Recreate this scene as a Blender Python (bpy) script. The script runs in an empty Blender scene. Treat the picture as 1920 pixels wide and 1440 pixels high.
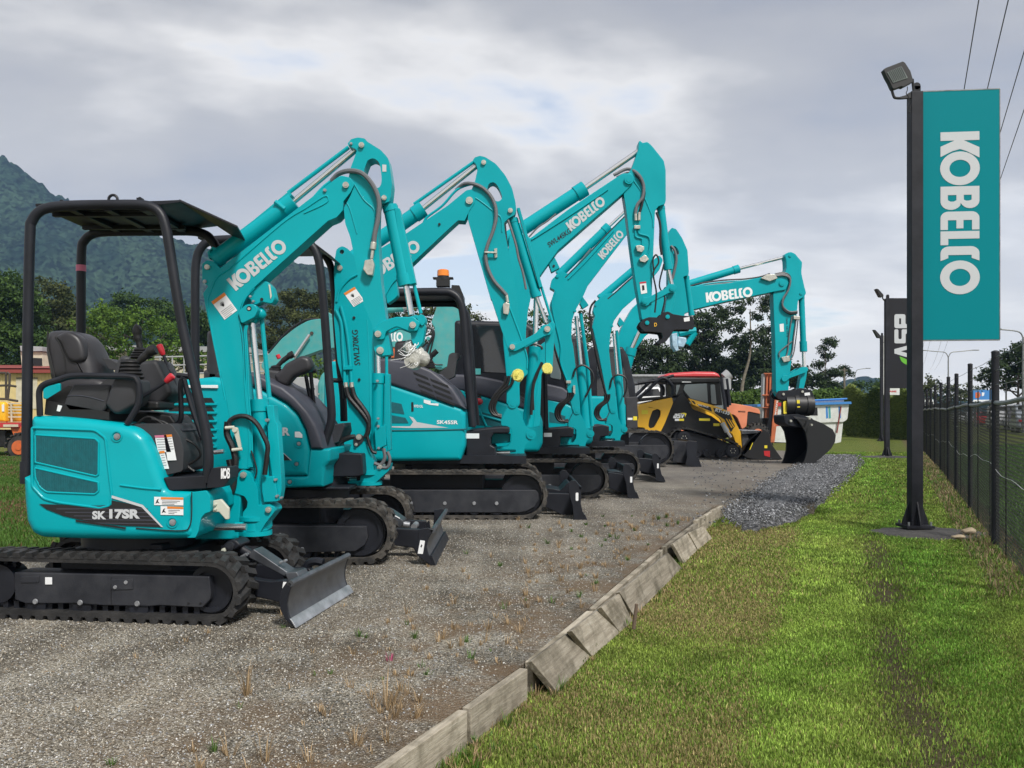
import bpy, bmesh, math, random
import numpy as np
from mathutils import Vector, Matrix
from mathutils.geometry import tessellate_polygon
random.seed(7); RNG = np.random.default_rng(7)
SC = bpy.context.scene
COL = SC.collection
# ---------------------------------------------------------------- camera
F, CX, HY, CH = 1700.0, 960.0, 775.0, 1.3
cam_d = bpy.data.cameras.new("camera"); cam = bpy.data.objects.new("camera", cam_d); COL.objects.link(cam)
cam.location = (0, 0, CH); cam.rotation_euler = (math.radians(90), 0, 0)
cam_d.sensor_width = 36.0; cam_d.lens = F/1920*36.0
cam_d.shift_y = (HY-720)/1920.0
cam_d.clip_start = 0.05; cam_d.clip_end = 6000
SC.camera = cam
# ---------------------------------------------------------------- light
SUN_EL, SUN_AZ = math.radians(48), math.radians(150)     # azimuth measured clockwise from +Y
SC.view_settings.view_transform = 'Standard'; SC.view_settings.look = 'None'
SC.view_settings.exposure = 0.52; SC.view_settings.gamma = 1.0
sd = bpy.data.lights.new("sun", 'SUN'); so = bpy.data.objects.new("sun", sd); COL.objects.link(so)
sd.energy = 2.9; sd.angle = math.radians(9); sd.color = (1.0, 0.965, 0.91)
_dir = Vector((math.sin(SUN_AZ)*math.cos(SUN_EL), math.cos(SUN_AZ)*math.cos(SUN_EL), math.sin(SUN_EL)))
so.rotation_euler = _dir.to_track_quat('Z', 'Y').to_euler(); so.location = (0, -10, 30)
W = bpy.data.worlds.new("World"); SC.world = W; W.use_nodes = True
wn, wl = W.node_tree.nodes, W.node_tree.links
wn.clear()
def N(nt, t, **k):
 n = nt.nodes.new(t)
 for a, b in k.items():
  if a.startswith('i_'): n.inputs[a[2:].replace('_', ' ')].default_value = b
  else: setattr(n, a, b)
 return n
def ramp(nt, stops, interp='LINEAR'):
 r = nt.nodes.new('ShaderNodeValToRGB'); r.color_ramp.interpolation = interp
 e = r.color_ramp.elements
 while len(e) < len(stops): e.new(0.5)
 for i, (p, c) in enumerate(stops):
  e[i].position = p; e[i].color = (c[0], c[1], c[2], 1) if hasattr(c, '__len__') else (c, c, c, 1)
 return r
def mathn(nt, op, a=None, b=None, c=None, clamp=False):
 m = nt.nodes.new('ShaderNodeMath'); m.operation = op; m.use_clamp = clamp
 for i, x in enumerate((a, b, c)):
  if x is None: continue
  if isinstance(x, (int, float)): m.inputs[i].default_value = x
  else: nt.links.new(x, m.inputs[i])
 return m.outputs[0]
def mixc(nt, fac, a, b, mode='MIX'):
 m = nt.nodes.new('ShaderNodeMix'); m.data_type = 'RGBA'; m.blend_type = mode
 for s, x in ((0, fac), (6, a), (7, b)):
  if isinstance(x, (int, float)): m.inputs[s].default_value = x
  elif isinstance(x, tuple): m.inputs[s].default_value = (*x, 1)
  else: nt.links.new(x, m.inputs[s])
 return m.outputs[2]
def build_world():
 nt = W.node_tree
 out = N(nt, 'ShaderNodeOutputWorld'); bg = N(nt, 'ShaderNodeBackground')
 sky = N(nt, 'ShaderNodeTexSky', sky_type='NISHITA'); sky.sun_disc = False
 sky.sun_elevation = SUN_EL; sky.sun_rotation = SUN_AZ; sky.air_density = 1.0; sky.dust_density = 1.5
 tc = N(nt, 'ShaderNodeTexCoord')
 sep = N(nt, 'ShaderNodeSeparateXYZ'); nt.links.new(tc.outputs['Generated'], sep.inputs[0])
 z = mathn(nt, 'MAXIMUM', sep.outputs[2], 0.0)
 zz = mathn(nt, 'ADD', z, 0.16)
 cx = mathn(nt, 'DIVIDE', sep.outputs[0], zz); cy = mathn(nt, 'DIVIDE', sep.outputs[1], zz)
 cmb = N(nt, 'ShaderNodeCombineXYZ'); nt.links.new(cx, cmb.inputs[0]); nt.links.new(cy, cmb.inputs[1])
 mp = N(nt, 'ShaderNodeMapping'); mp.inputs['Location'].default_value = (3.1, 1.4, 0); mp.inputs['Scale'].default_value = (0.8, 1.0, 1)
 nt.links.new(cmb.outputs[0], mp.inputs[0])
 n1 = N(nt, 'ShaderNodeTexNoise'); n1.inputs['Scale'].default_value = 0.75; n1.inputs['Detail'].default_value = 5; n1.inputs['Roughness'].default_value = 0.5
 n1.inputs['Distortion'].default_value = 0.35
 n2 = N(nt, 'ShaderNodeTexNoise'); n2.inputs['Scale'].default_value = 2.6; n2.inputs['Detail'].default_value = 4; n2.inputs['Roughness'].default_value = 0.5
 nt.links.new(mp.outputs[0], n1.inputs['Vector']); nt.links.new(mp.outputs[0], n2.inputs['Vector'])
 n3 = N(nt, 'ShaderNodeTexNoise'); n3.inputs['Scale'].default_value = 8.5; n3.inputs['Detail'].default_value = 6; n3.inputs['Roughness'].default_value = 0.62; nt.links.new(mp.outputs[0], n3.inputs['Vector'])
 f = mathn(nt, 'ADD', mathn(nt, 'ADD', mathn(nt, 'MULTIPLY', n1.outputs['Fac'], 0.74), mathn(nt, 'MULTIPLY', n2.outputs['Fac'], 0.22)), mathn(nt, 'MULTIPLY', n3.outputs['Fac'], 0.06))
 # thick cloud is grey underneath, thin cloud glows
 cr = ramp(nt, [(0.41, (0.76, 0.74, 0.71)), (0.46, (0.53, 0.52, 0.51)), (0.505, (0.375, 0.373, 0.38)), (0.565, (0.315, 0.318, 0.342)), (0.63, (0.235, 0.258, 0.315))])
 nt.links.new(f, cr.inputs[0])
 # clearer, brighter air low over the horizon
 hz = ramp(nt, [(0.0, 1.0), (0.08, 0.8), (0.22, 0.28), (0.42, 0.0)]); nt.links.new(z, hz.inputs[0])
 c1 = mixc(nt, mathn(nt, 'MULTIPLY', hz.outputs[0], 0.7), cr.outputs[0], (1.0, 0.98, 0.93))
 gap = ramp(nt, [(0.39, 1.0), (0.43, 0.0)]); nt.links.new(f, gap.inputs[0])
 skyc = mixc(nt, 1.0, sky.outputs[0], (0.13, 0.13, 0.13), 'MULTIPLY')
 c2 = mixc(nt, mathn(nt, 'MULTIPLY', gap.outputs[0], 0.55), c1, skyc)
 nt.links.new(c2, bg.inputs[0]); bg.inputs[1].default_value = 1.0
 nt.links.new(bg.outputs[0], out.inputs[0])
build_world()
# ---------------------------------------------------------------- helpers
def tag(o, label=None, cat=None, group=None, kind=None):
 if label: o['label'] = label
 if cat: o['category'] = cat
 if group: o['group'] = group
 if kind: o['kind'] = kind
 return o
def thing(name, loc, label, cat, group=None, rz=0.0):
 o = bpy.data.objects.new(name, None); COL.objects.link(o); o.empty_display_size = 0.3
 o.location = loc; o.rotation_euler = (0, 0, rz)
 return tag(o, label, cat, group)
def T(x0, y0, s, pts):
 return [(x0+p[0]/s, y0+p[1]/s) + tuple(q/s for q in p[2:]) for p in pts]
def rnd(pts, r=6, n=4):
 """round the corners of a polygon (optional third value: own radius)"""
 out = []; m = len(pts)
 for i in range(m):
  p = Vector(pts[i][:2]); a = Vector(pts[i-1][:2]); b = Vector(pts[(i+1) % m][:2])
  rr = pts[i][2] if len(pts[i]) > 2 else r
  da, db = (a-p), (b-p)
  la, lb = da.length, db.length
  if rr <= 0 or la < 1e-6 or lb < 1e-6: out.append(tuple(p)); continue
  ka, kb = min(rr, la*0.45), min(rr, lb*0.45)
  pa, pb = p+da/la*ka, p+db/lb*kb
  for k in range(n+1):
   t = k/n; q = pa*(1-t)**2 + p*2*t*(1-t) + pb*t*t
   out.append(tuple(q))
 return out
def spl(pts, n=6):
 """Catmull-Rom through points of any dimension"""
 P = [Vector(p) for p in pts]; out = []
 for i in range(len(P)-1):
  p0 = P[i-1] if i > 0 else P[0]*2-P[1]
  p1, p2 = P[i], P[i+1]
  p3 = P[i+2] if i+2 < len(P) else P[-1]*2-P[-2]
  for k in range(n):
   t = k/n
   out.append(0.5*((p1*2)+(p2-p0)*t+(p0*2-p1*5+p2*4-p3)*t*t+(p1*3-p0-p2*3+p3)*t**3))
 out.append(P[-1]); return out
class Fr:
 """a local frame standing on the ground: u forward, v away from the camera, w up"""
 def __init__(s, X, Y, yaw=0.0, z=0.0):
  a = math.radians(yaw); s.O = Vector((X, Y, z))
  s.Fd = Vector((math.cos(a), math.sin(a), 0)); s.L = Vector((-math.sin(a), math.cos(a), 0))
 def W(s, u, v, w): return s.O + s.Fd*u + s.L*v + Vector((0, 0, w))
 def px(s, x, y, v=0.0):
  d = Vector(((x-CX)/F, 1.0, (HY-y)/F)); C = Vector((0, 0, CH))
  t = (v + (s.O-C).dot(s.L)) / d.dot(s.L)
  p = C + d*t - s.O
  return (p.dot(s.Fd), p.z)
 def P(s, x, y, v=0.0):
  u, w = s.px(x, y, v); return s.W(u, v, w)
 def m(s, px, v=0.0):  # pixels -> metres at depth of plane v
  return px*(s.O.y + s.L.y*v)/F
class MB:
 def __init__(s): s.v = []; s.f = []; s.sm = []
 def add(s, vs, fs, smooth=False):
  b = len(s.v); s.v.extend([tuple(p) for p in vs]); s.f.extend([tuple(i+b for i in f) for f in fs]); s.sm.extend([smooth]*len(fs)); return s
 def poly2(s, fr, pts, va, vb, holes=()):
  """outline in (u,w) extruded between va and vb"""
  n = len(pts)
  vs = [fr.W(u, va, w) for u, w in pts] + [fr.W(u, vb, w) for u, w in pts]
  side = [(i, (i+1) % n, n+(i+1) % n, n+i) for i in range(n)]
  if not holes:
   s.add(vs, side+[tuple(range(n))[::-1], tuple(range(n, 2*n))]); return s
  allp = list(pts); loops = [[Vector((u, w, 0)) for u, w in pts]]
  for h in holes: allp += list(h); loops.append([Vector((u, w, 0)) for u, w in h])
  tr = tessellate_polygon(loops); N_ = len(allp)
  vs = [fr.W(u, va, w) for u, w in allp] + [fr.W(u, vb, w) for u, w in allp]
  fs = [t for t in tr] + [tuple(i+N_ for i in t[::-1]) for t in tr]
  o = 0
  for L in [pts]+list(holes):
   k = len(L); fs += [(o+i, o+(i+1) % k, N_+o+(i+1) % k, N_+o+i) for i in range(k)]; o += k
  s.add(vs, fs); return s
 def prism(s, fr, pts, va, vb, vt=None, holes=()):
  vt = min(va, vb) if vt is None else vt
  return s.poly2(fr, [fr.px(p[0], p[1], vt) for p in pts], va, vb, [[fr.px(p[0], p[1], vt) for p in h] for h in holes])
 def pillow(s, fr, pts, va, vb, e, vt=None, n=4, dome=0.0):
  """prism with its two side edges rounded by e; dome bulges the middle out"""
  vt = min(va, vb) if vt is None else vt
  P = [Vector(fr.px(p[0], p[1], vt)) for p in pts]
  A = sum(P[i].x*P[(i+1) % len(P)].y-P[(i+1) % len(P)].x*P[i].y for i in range(len(P)))
  if A < 0: P.reverse()
  m = len(P); nr = []
  for i in range(m):
   a = (P[i]-P[i-1]); b = (P[(i+1) % m]-P[i])
   a = a.normalized() if a.length > 1e-9 else b.normalized(); b = b.normalized() if b.length > 1e-9 else a
   t = Vector((a.y+b.y, -a.x-b.x))
   t = t.normalized() if t.length > 1e-6 else Vector((a.y, -a.x))
   c = max(0.45, t.dot(Vector((a.y, -a.x)))); nr.append(t/c)
  prof = []
  for k in range(n+1):
   th = math.pi/2*k/n; prof.append((va+e*(1-math.sin(th)) if vb > va else va-e*(1-math.sin(th)), e*(1-math.cos(th))))
  # near side: start inset, arrive at full outline
  sg = 1 if vb > va else -1
  rings = [(va+sg*e*(1-math.cos(math.pi/2*k/n)), e*(1-math.sin(math.pi/2*k/n))) for k in range(n+1)]
  rings += [(vb-sg*e*(1-math.cos(math.pi/2*k/n)), e*(1-math.sin(math.pi/2*k/n))) for k in range(n, -1, -1)]
  Q = [P[i]-nr[i]*e for i in range(m)]
  for _ in range(60):      # collapse edges that the inset turned inside out
   bad = False
   for i in range(m):
    j = (i+1) % m
    if (P[j]-P[i]).dot(Q[j]-Q[i]) < 0 and (Q[j]-Q[i]).length > 1e-6:
     c = (Q[i]+Q[j])/2; Q[i] = c.copy(); Q[j] = c.copy(); bad = True
   if not bad: break
  vs, fs = [], []
  for v, ins in rings:
   for i in range(m):
    q = P[i].lerp(Q[i], ins/e); vs.append(fr.W(q.x, v, q.y))
  for r in range(len(rings)-1):
   for i in range(m): fs.append((r*m+i, r*m+(i+1) % m, (r+1)*m+(i+1) % m, (r+1)*m+i))
  s.add(vs, fs, True)
  s.add([vs[i] for i in range(m)], [tuple(range(m))], True); s.add([vs[(len(rings)-1)*m+i] for i in range(m)], [tuple(range(m))[::-1]], True)
  return s
 def cyl(s, a, b, r, r2=None, n=14, caps=True):
  a, b = Vector(a), Vector(b); r2 = r if r2 is None else r2
  d = (b-a);
  if d.length < 1e-7: return s
  d.normalize()
  x = d.orthogonal().normalized(); y = d.cross(x)
  vs = []
  for c, R in ((a, r), (b, r2)):
   for k in range(n): t = 2*math.pi*k/n; vs.append(c+x*math.cos(t)*R+y*math.sin(t)*R)
  s.add(vs, [(k, (k+1) % n, n+(k+1) % n, n+k) for k in range(n)], True)
  if caps:
   s.add(vs[:n], [tuple(range(n))[::-1]]); s.add(vs[n:], [tuple(range(n))])
  return s
 def tube(s, pts, r, n=8, caps=True, closed=False):
  P = [Vector(p) for p in pts]; m = len(P)
  R = r if hasattr(r, '__len__') else [r]*m
  up = None; vs = []; fs = []
  for i in range(m):
   if closed: t = P[(i+1) % m]-P[i-1]
   else: t = (P[min(i+1, m-1)]-P[max(i-1, 0)])
   if t.length < 1e-9: t = Vector((0, 0, 1))
   t.normalize()
   if up is None: up = t.orthogonal().normalized()
   up = (up-t*up.dot(t));
   if up.length < 1e-6: up = t.orthogonal()
   up.normalize(); y = t.cross(up)
   for k in range(n): a = 2*math.pi*k/n; vs.append(P[i]+up*math.cos(a)*R[i]+y*math.sin(a)*R[i])
  last = m if closed else m-1
  for i in range(last):
   j = (i+1) % m
   for k in range(n): fs.append((i*n+k, i*n+(k+1) % n, j*n+(k+1) % n, j*n+k))
  s.add(vs, fs, True)
  if caps and not closed: s.add(vs[:n], [tuple(range(n))[::-1]]); s.add(vs[-n:], [tuple(range(n))])
  return s
 def box(s, c, sx, sy, sz, fr=None, rx=0.0):
  """box centred at c; axes of frame fr if given; rx tilts in the u-w plane"""
  X, Y, Z = (fr.Fd, fr.L, Vector((0, 0, 1))) if fr else (Vector((1, 0, 0)), Vector((0, 1, 0)), Vector((0, 0, 1)))
  if rx: ca, sa = math.cos(rx), math.sin(rx); X, Z = X*ca+Z*sa, Z*ca-X*sa
  c = Vector(c); vs = [c+X*(i*sx/2)+Y*(j*sy/2)+Z*(k*sz/2) for i in (-1, 1) for j in (-1, 1) for k in (-1, 1)]
  s.add(vs, [(0, 1, 3, 2), (4, 6, 7, 5), (0, 4, 5, 1), (2, 3, 7, 6), (0, 2, 6, 4), (1, 5, 7, 3)]); return s
 def pin(s, fr, x, y, rpx, va, vb, vt=None, n=14):
  vt = min(va, vb) if vt is None else vt
  u, w = fr.px(x, y, vt); return s.cyl(fr.W(u, va, w), fr.W(u, vb, w), fr.m(rpx, vt), n=n)
 def ball(s, c, rx, ry=None, rz=None, n=10, m=7):
  ry = ry or rx; rz = rz or rx; c = Vector(c); vs = []; fs = []
  for i in range(m+1):
   th = math.pi*i/m
   for k in range(n):
    a = 2*math.pi*k/n; vs.append(c+Vector((rx*math.sin(th)*math.cos(a), ry*math.sin(th)*math.sin(a), rz*math.cos(th))))
  for i in range(m):
   for k in range(n): fs.append((i*n+k, (i+1)*n+k, (i+1)*n+(k+1) % n, i*n+(k+1) % n))
  s.add(vs, fs, True); return s
 def build(s, name, mat, parent=None, bevel=0.0, seg=2, ang=35, label=None, recalc=True):
  me = bpy.data.meshes.new(name)
  off = Vector((0, 0, 0)); p = parent; inv = None
  while p is not None and p.parent is not None: p = p.parent
  if p is not None:
   off = p.location.copy()
   if abs(p.rotation_euler.z) > 1e-9: inv = Matrix.Rotation(-p.rotation_euler.z, 3, 'Z')
  vs = [Vector(v)-off for v in s.v]
  if inv: vs = [inv@v for v in vs]
  me.from_pydata([tuple(v) for v in vs], [], s.f)
  if recalc:
   bm = bmesh.new(); bm.from_mesh(me)
   for f, q in zip(bm.faces, s.sm): f.smooth = q
   if bevel or any(s.sm): bmesh.ops.remove_doubles(bm, verts=bm.verts, dist=1e-5)
   bmesh.ops.recalc_face_normals(bm, faces=bm.faces); bm.to_mesh(me); bm.free()
  me.materials.append(mat)
  if any(s.sm) or bevel:
   if bevel: me.polygons.foreach_set('use_smooth', [True]*len(me.polygons))
   me.set_sharp_from_angle(angle=math.radians(ang))
  o = bpy.data.objects.new(name, me); COL.objects.link(o)
  if parent: o.parent = parent
  if bevel:
   b = o.modifiers.new('bevel', 'BEVEL'); b.width = bevel; b.segments = seg; b.limit_method = 'ANGLE'; b.angle_limit = math.radians(30); b.harden_normals = True
  if label: o['label'] = label
  return o
def npmesh(name, verts, faces, mat, parent=None, cols=None, smooth=False):
 """fast mesh from arrays: faces (n,3) or (n,4)"""
 me = bpy.data.meshes.new(name); k = faces.shape[1]
 me.vertices.add(len(verts)); me.vertices.foreach_set('co', np.asarray(verts, np.float32).ravel())
 me.loops.add(faces.size); me.loops.foreach_set('vertex_index', faces.astype(np.int32).ravel())
 me.polygons.add(len(faces)); me.polygons.foreach_set('loop_start', np.arange(0, faces.size, k, dtype=np.int32))
 me.polygons.foreach_set('loop_total', np.full(len(faces), k, np.int32))
 if smooth: me.polygons.foreach_set('use_smooth', np.ones(len(faces), bool))
 me.update(calc_edges=True)
 if cols is not None:
  a = me.color_attributes.new('tint', 'FLOAT_COLOR', 'POINT'); c = np.ones((len(verts), 4), np.float32); c[:, :3] = cols
  a.data.foreach_set('color', c.ravel())
 me.materials.append(mat)
 o = bpy.data.objects.new(name, me); COL.objects.link(o)
 if parent: o.parent = parent
 return o
def copy_tree(o, parent=None):
 c = o.copy(); COL.objects.link(c); c.parent = parent
 for ch in list(o.children): copy_tree(ch, c)
 return c
# ---------------------------------------------------------------- materials
def pmat(name, col, rough=0.5, metal=0.0, coat=0.0, var=0.0, vscale=3.0, bump=0.0, bscale=60.0, dirt=None, dscale=4.0, damt=0.5, spec=0.5, emit=None, dz=None):
 m = bpy.data.materials.new(name); m.use_nodes = True; nt = m.node_tree; b = nt.nodes['Principled BSDF']
 b.inputs['Roughness'].default_value = rough; b.inputs['Metallic'].default_value = metal; b.inputs['Coat Weight'].default_value = coat
 b.inputs['Coat Roughness'].default_value = 0.12; b.inputs['Specular IOR Level'].default_value = spec
 b.inputs['Base Color'].default_value = (*col, 1)
 tc = N(nt, 'ShaderNodeTexCoord'); cur = None
 if var:
  n = N(nt, 'ShaderNodeTexNoise'); n.inputs['Scale'].default_value = vscale; n.inputs['Detail'].default_value = 5
  nt.links.new(tc.outputs['Object'], n.inputs['Vector'])
  lo = tuple(c*(1-var) for c in col); hi = tuple(min(1, c*(1+var)) for c in col)
  r = ramp(nt, [(0.3, lo), (0.7, hi)]); nt.links.new(n.outputs['Fac'], r.inputs[0]); cur = r.outputs[0]
  rr = mathn(nt, 'MULTIPLY_ADD', n.outputs['Fac'], 0.3, max(0.02, rough-0.15)); nt.links.new(rr, b.inputs['Roughness'])
 if dirt:
  n = N(nt, 'ShaderNodeTexNoise'); n.inputs['Scale'].default_value = dscale; n.inputs['Detail'].default_value = 8; n.inputs['Roughness'].default_value = 0.7
  nt.links.new(tc.outputs['Object'], n.inputs['Vector'])
  r = ramp(nt, [(0.42, 0.0), (0.68, damt)]); nt.links.new(n.outputs['Fac'], r.inputs[0]); fac = r.outputs[0]
  cur = mixc(nt, fac, cur if cur is not None else col, dirt)
 if cur is not None: nt.links.new(cur, b.inputs['Base Color'])
 if bump:
  n = N(nt, 'ShaderNodeTexNoise'); n.inputs['Scale'].default_value = bscale; n.inputs['Detail'].default_value = 3
  nt.links.new(tc.outputs['Object'], n.inputs['Vector'])
  bp = N(nt, 'ShaderNodeBump'); bp.inputs['Strength'].default_value = bump; bp.inputs['Distance'].default_value = 0.01
  nt.links.new(n.outputs['Fac'], bp.inputs['Height']); nt.links.new(bp.outputs[0], b.inputs['Normal'])
 if emit: b.inputs['Emission Color'].default_value = (*emit[:3], 1); b.inputs['Emission Strength'].default_value = emit[3]
 return m
M = {}
M['teal'] = pmat('teal_paint', (0.0, 0.35, 0.40), 0.40, coat=0.12, var=0.06, vscale=2.2, bump=0.05, bscale=300, spec=0.18)
M['teal2'] = pmat('teal_paint_fresh', (0.0, 0.335, 0.385), 0.42, coat=0.1, var=0.07, vscale=1.5, bump=0.03, bscale=250, spec=0.18)
M['mint'] = pmat('faded_mint_paint', (0.05, 0.34, 0.34), 0.5, var=0.1, vscale=2.0, dirt=(0.2, 0.25, 0.2), damt=0.35)
M['grille'] = pmat('perforated_teal_mesh', (0.001, 0.10, 0.12), 0.6, var=0.15, vscale=30)
M['dark'] = pmat('black_steel_paint', (0.012, 0.0135, 0.019), 0.45, spec=0.35, var=0.25, vscale=5, bump=0.08, bscale=220)
M['darks'] = pmat('dark_steel_plate', (0.017, 0.019, 0.026), 0.5, var=0.3, vscale=4, bump=0.12, bscale=160, dirt=(0.06, 0.06, 0.06), damt=0.35)
M['plast'] = pmat('grey_black_plastic', (0.034, 0.035, 0.04), 0.55, var=0.15, vscale=6, bump=0.15, bscale=500)
M['hood'] = pmat('charcoal_hood_plastic', (0.048, 0.05, 0.068), 0.5, var=0.12, vscale=4, bump=0.05, bscale=400)
M['vinyl'] = pmat('black_seat_vinyl', (0.03, 0.029, 0.033), 0.42, var=0.1, vscale=8, bump=0.1, bscale=400)
M['rubber'] = pmat('track_rubber', (0.012, 0.012, 0.0125), 0.7, var=0.35, vscale=8, bump=0.3, bscale=60, dirt=(0.09, 0.085, 0.08), dscale=7, damt=0.35)
M['rubberd'] = pmat('dusty_track_rubber', (0.022, 0.021, 0.020), 0.85, var=0.35, vscale=7, bump=0.35, bscale=50, dirt=(0.17, 0.15, 0.125), dscale=5, damt=0.6)
M['hose'] = pmat('hydraulic_hose', (0.012, 0.012, 0.013), 0.4, bump=0.2, bscale=200)
M['ghose'] = pmat('grey_sleeved_hose', (0.13, 0.135, 0.145), 0.45, bump=0.2, bscale=250)
M['chrome'] = pmat('chromed_rod', (0.72, 0.72, 0.72), 0.16, metal=0.9)
M['zinc'] = pmat('zinc_fitting', (0.55, 0.54, 0.48), 0.38, metal=0.7, var=0.2, vscale=30)
M['steel'] = pmat('worn_bright_steel', (0.38, 0.39, 0.41), 0.42, metal=0.55, var=0.25, vscale=9, dirt=(0.10, 0.10, 0.10), dscale=14, damt=0.4)
M['blade'] = pmat('dark_blade_steel', (0.085, 0.092, 0.105), 0.36, metal=0.45, var=0.35, vscale=6, dirt=(0.2, 0.2, 0.2), dscale=10, damt=0.3)
M['white'] = pmat('white_vinyl', (0.78, 0.79, 0.80), 0.45)
M['silver'] = pmat('silver_vinyl', (0.52, 0.54, 0.56), 0.4)
M['orange'] = pmat('orange_label', (0.72, 0.22, 0.03), 0.5)
M['black'] = pmat('black_ink', (0.012, 0.012, 0.013), 0.5)
M['red'] = pmat('red_plastic', (0.55, 0.02, 0.035), 0.35, coat=0.3)
M['pink'] = pmat('pink_tape', (0.55, 0.15, 0.24), 0.6)
M['yellow'] = pmat('yellow_paint', (0.88, 0.47, 0.02), 0.4, coat=0.3, var=0.06)
M['ylab'] = pmat('yellow_label', (0.80, 0.65, 0.04), 0.5)
M['cap'] = pmat('yellow_cap_wrap', (0.75, 0.68, 0.16), 0.45, bump=0.6, bscale=70)
M['plwrap'] = pmat('clear_plastic_wrap', (0.40, 0.40, 0.37), 0.25, bump=0.8, bscale=40, var=0.3, vscale=20)
M['bracket'] = pmat('cream_bracket', (0.55, 0.56, 0.47), 0.5)
def glassm(name, col, rough=0.08, alpha=1.0):
 m = pmat(name, col, rough, spec=0.8); m.node_tree.nodes['Principled BSDF'].inputs['Alpha'].default_value = alpha
 return m
M['glass'] = glassm('dark_cab_glass', (0.015, 0.017, 0.02), 0.05, 0.93)
M['glass2'] = glassm('pale_cab_glass', (0.16, 0.20, 0.21), 0.05, 0.75)
# ---------------------------------------------------------------- lettering
def _arc(cx, cy, rx, ry, a0, a1, n=14):
 return [(cx+rx*math.cos(math.radians(a0+(a1-a0)*k/n)), cy+ry*math.sin(math.radians(a0+(a1-a0)*k/n))) for k in range(n+1)]
def logo_tris():
 """KOBELCO wordmark, cap height 1, total width about 4.4"""
 L = []
 K = [(0, 0), (0, 1), (.25, 1), (.25, .60), (.46, 1), (.76, 1), (.56, .66), (.50, .5), (.56, .30), (.72, 0), (.42, 0), (.25, .36), (.25, 0)]
 L.append([K])
 ring = lambda cx: [_arc(cx, .5, .49, .51, 0, 350, 35), _arc(cx, .5, .25, .27, 0, 350, 35)]
 L.append(ring(1.06))
 B = [(1.58, 0), (1.58, 1), (2.0, 1)] + _arc(2.0, .76, .22, .24, 85, -60, 8) + [(2.06, .52)] + _arc(2.02, .27, .24, .27, 60, -85, 8)+[(2.0, 0)]
 h1 = [(1.83, .60), (1.83, .80), (1.97, .80), (2.0, .74), (2.0, .66), (1.97, .60)]
 h2 = [(1.83, .19), (1.83, .41), (1.98, .41), (2.02, .34), (2.02, .26), (1.98, .19)]
 L.append([B, h1, h2])
 E = _arc(2.50, .80, .19, .20, 90, 180, 6) + [(2.31, .2)] + _arc(2.50, .2, .19, .2, 180, 270, 6) + [(2.84, 0), (2.84, .19), (2.56, .19), (2.56, .41), (2.80, .41), (2.80, .59), (2.56, .59), (2.56, .81), (2.84, .81), (2.84, 1)]
 L.append([E])
 L.append([[(2.88, 0), (2.88, 1), (3.10, 1), (3.10, .2), (3.28, .2), (3.28, 0)]])
 C = _arc(3.52, .78, .2, .22, 90, 180, 6) + [(3.32, .22)] + _arc(3.52, .22, .2, .22, 180, 270, 6) + [(3.74, 0), (3.66, .2), (3.57, .2), (3.57, .8), (3.66, .8), (3.74, 1)]
 L.append([C]); L.append(ring(4.22))
 out = []
 for loops in L:
  pts = [p for l in loops for p in l]
  tr = tessellate_polygon([[Vector((p[0], p[1], 0)) for p in l] for l in loops])
  out.append((pts, tr))
 return out
def font_tris(body, bold=0.0, shear=0.0, space=1.0):
 cu = bpy.data.curves.new('t', 'FONT'); cu.body = body; cu.offset = bold; cu.shear = shear; cu.space_character = space; cu.resolution_u = 3
 o = bpy.data.objects.new('t', cu); COL.objects.link(o)
 dg = bpy.context.evaluated_depsgraph_get(); me = bpy.data.meshes.new_from_object(o.evaluated_get(dg))
 pts = [(v.co.x, v.co.y) for v in me.vertices]; tr = [tuple(p.vertices) for p in me.polygons]
 bpy.data.objects.remove(o); bpy.data.curves.remove(cu); bpy.data.meshes.remove(me)
 return [(pts, tr)]
def letter(mapfn, glyphs, name, mat, parent, h=1.0, label=None):
 """place glyph triangles with mapfn(x in 0..1, y in 0..1)"""
 xs = [p[0] for g in glyphs for p in g[0]]; ys = [p[1] for g in glyphs for p in g[0]]
 x0, x1, y0, y1 = min(xs), max(xs), min(ys), max(ys)
 mb = MB()
 for pts, tr in glyphs:
  mb.add([mapfn((p[0]-x0)/(x1-x0), (p[1]-y0)/(y1-y0)) for p in pts], tr)
 return mb.build(name, mat, parent, recalc=False, label=label)
def quadmap(fr, a, b, c, v):
 """a = lower left, b = lower right, c = upper left, in photo pixels traced on plane v"""
 A, B, C_ = [Vector(fr.px(*p, v)) for p in (a, b, c)]
 def fn(x, y):
  q = A+(B-A)*x+(C_-A)*y; return fr.W(q.x, v, q.y)
 return fn
LOGO = logo_tris()
def poly_glyphs(L):
 out = []
 for loops in L: out.append(([p for l in loops for p in l], tessellate_polygon([[Vector((p[0], p[1], 0)) for p in l] for l in loops])))
 return out
_sh = lambda P, d: [(x+d, y) for x, y in P]
ASV = poly_glyphs([[rnd([(0, 0), (1, 0), (1, 1), (.25, 1), (.25, .74), (.72, .74), (.72, .61), (0, .61)], .14), [(.3, .26), (.72, .26), (.72, .37), (.3, .37)]],
 [rnd(_sh([(0, 0), (1, 0), (1, .62), (.3, .62), (.3, .78), (.95, .78), (.95, 1), (0, 1), (0, .4), (.7, .4), (.7, .22), (0, .22)], 1.08), .1)],
 [_sh([(0, 1), (.3, 1), (.5, .35), (.75, 1), (1.05, 1), (.66, 0), (.35, 0)], 2.14)]])
def decal(fr, pts, v, name, mat, parent, label=None):
 mb = MB(); P = [fr.px(p[0], p[1], v) for p in pts]; mb.add([fr.W(u, v, w) for u, w in P], [tuple(range(len(P)))])
 return mb.build(name, mat, parent, recalc=False, label=label)

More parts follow.
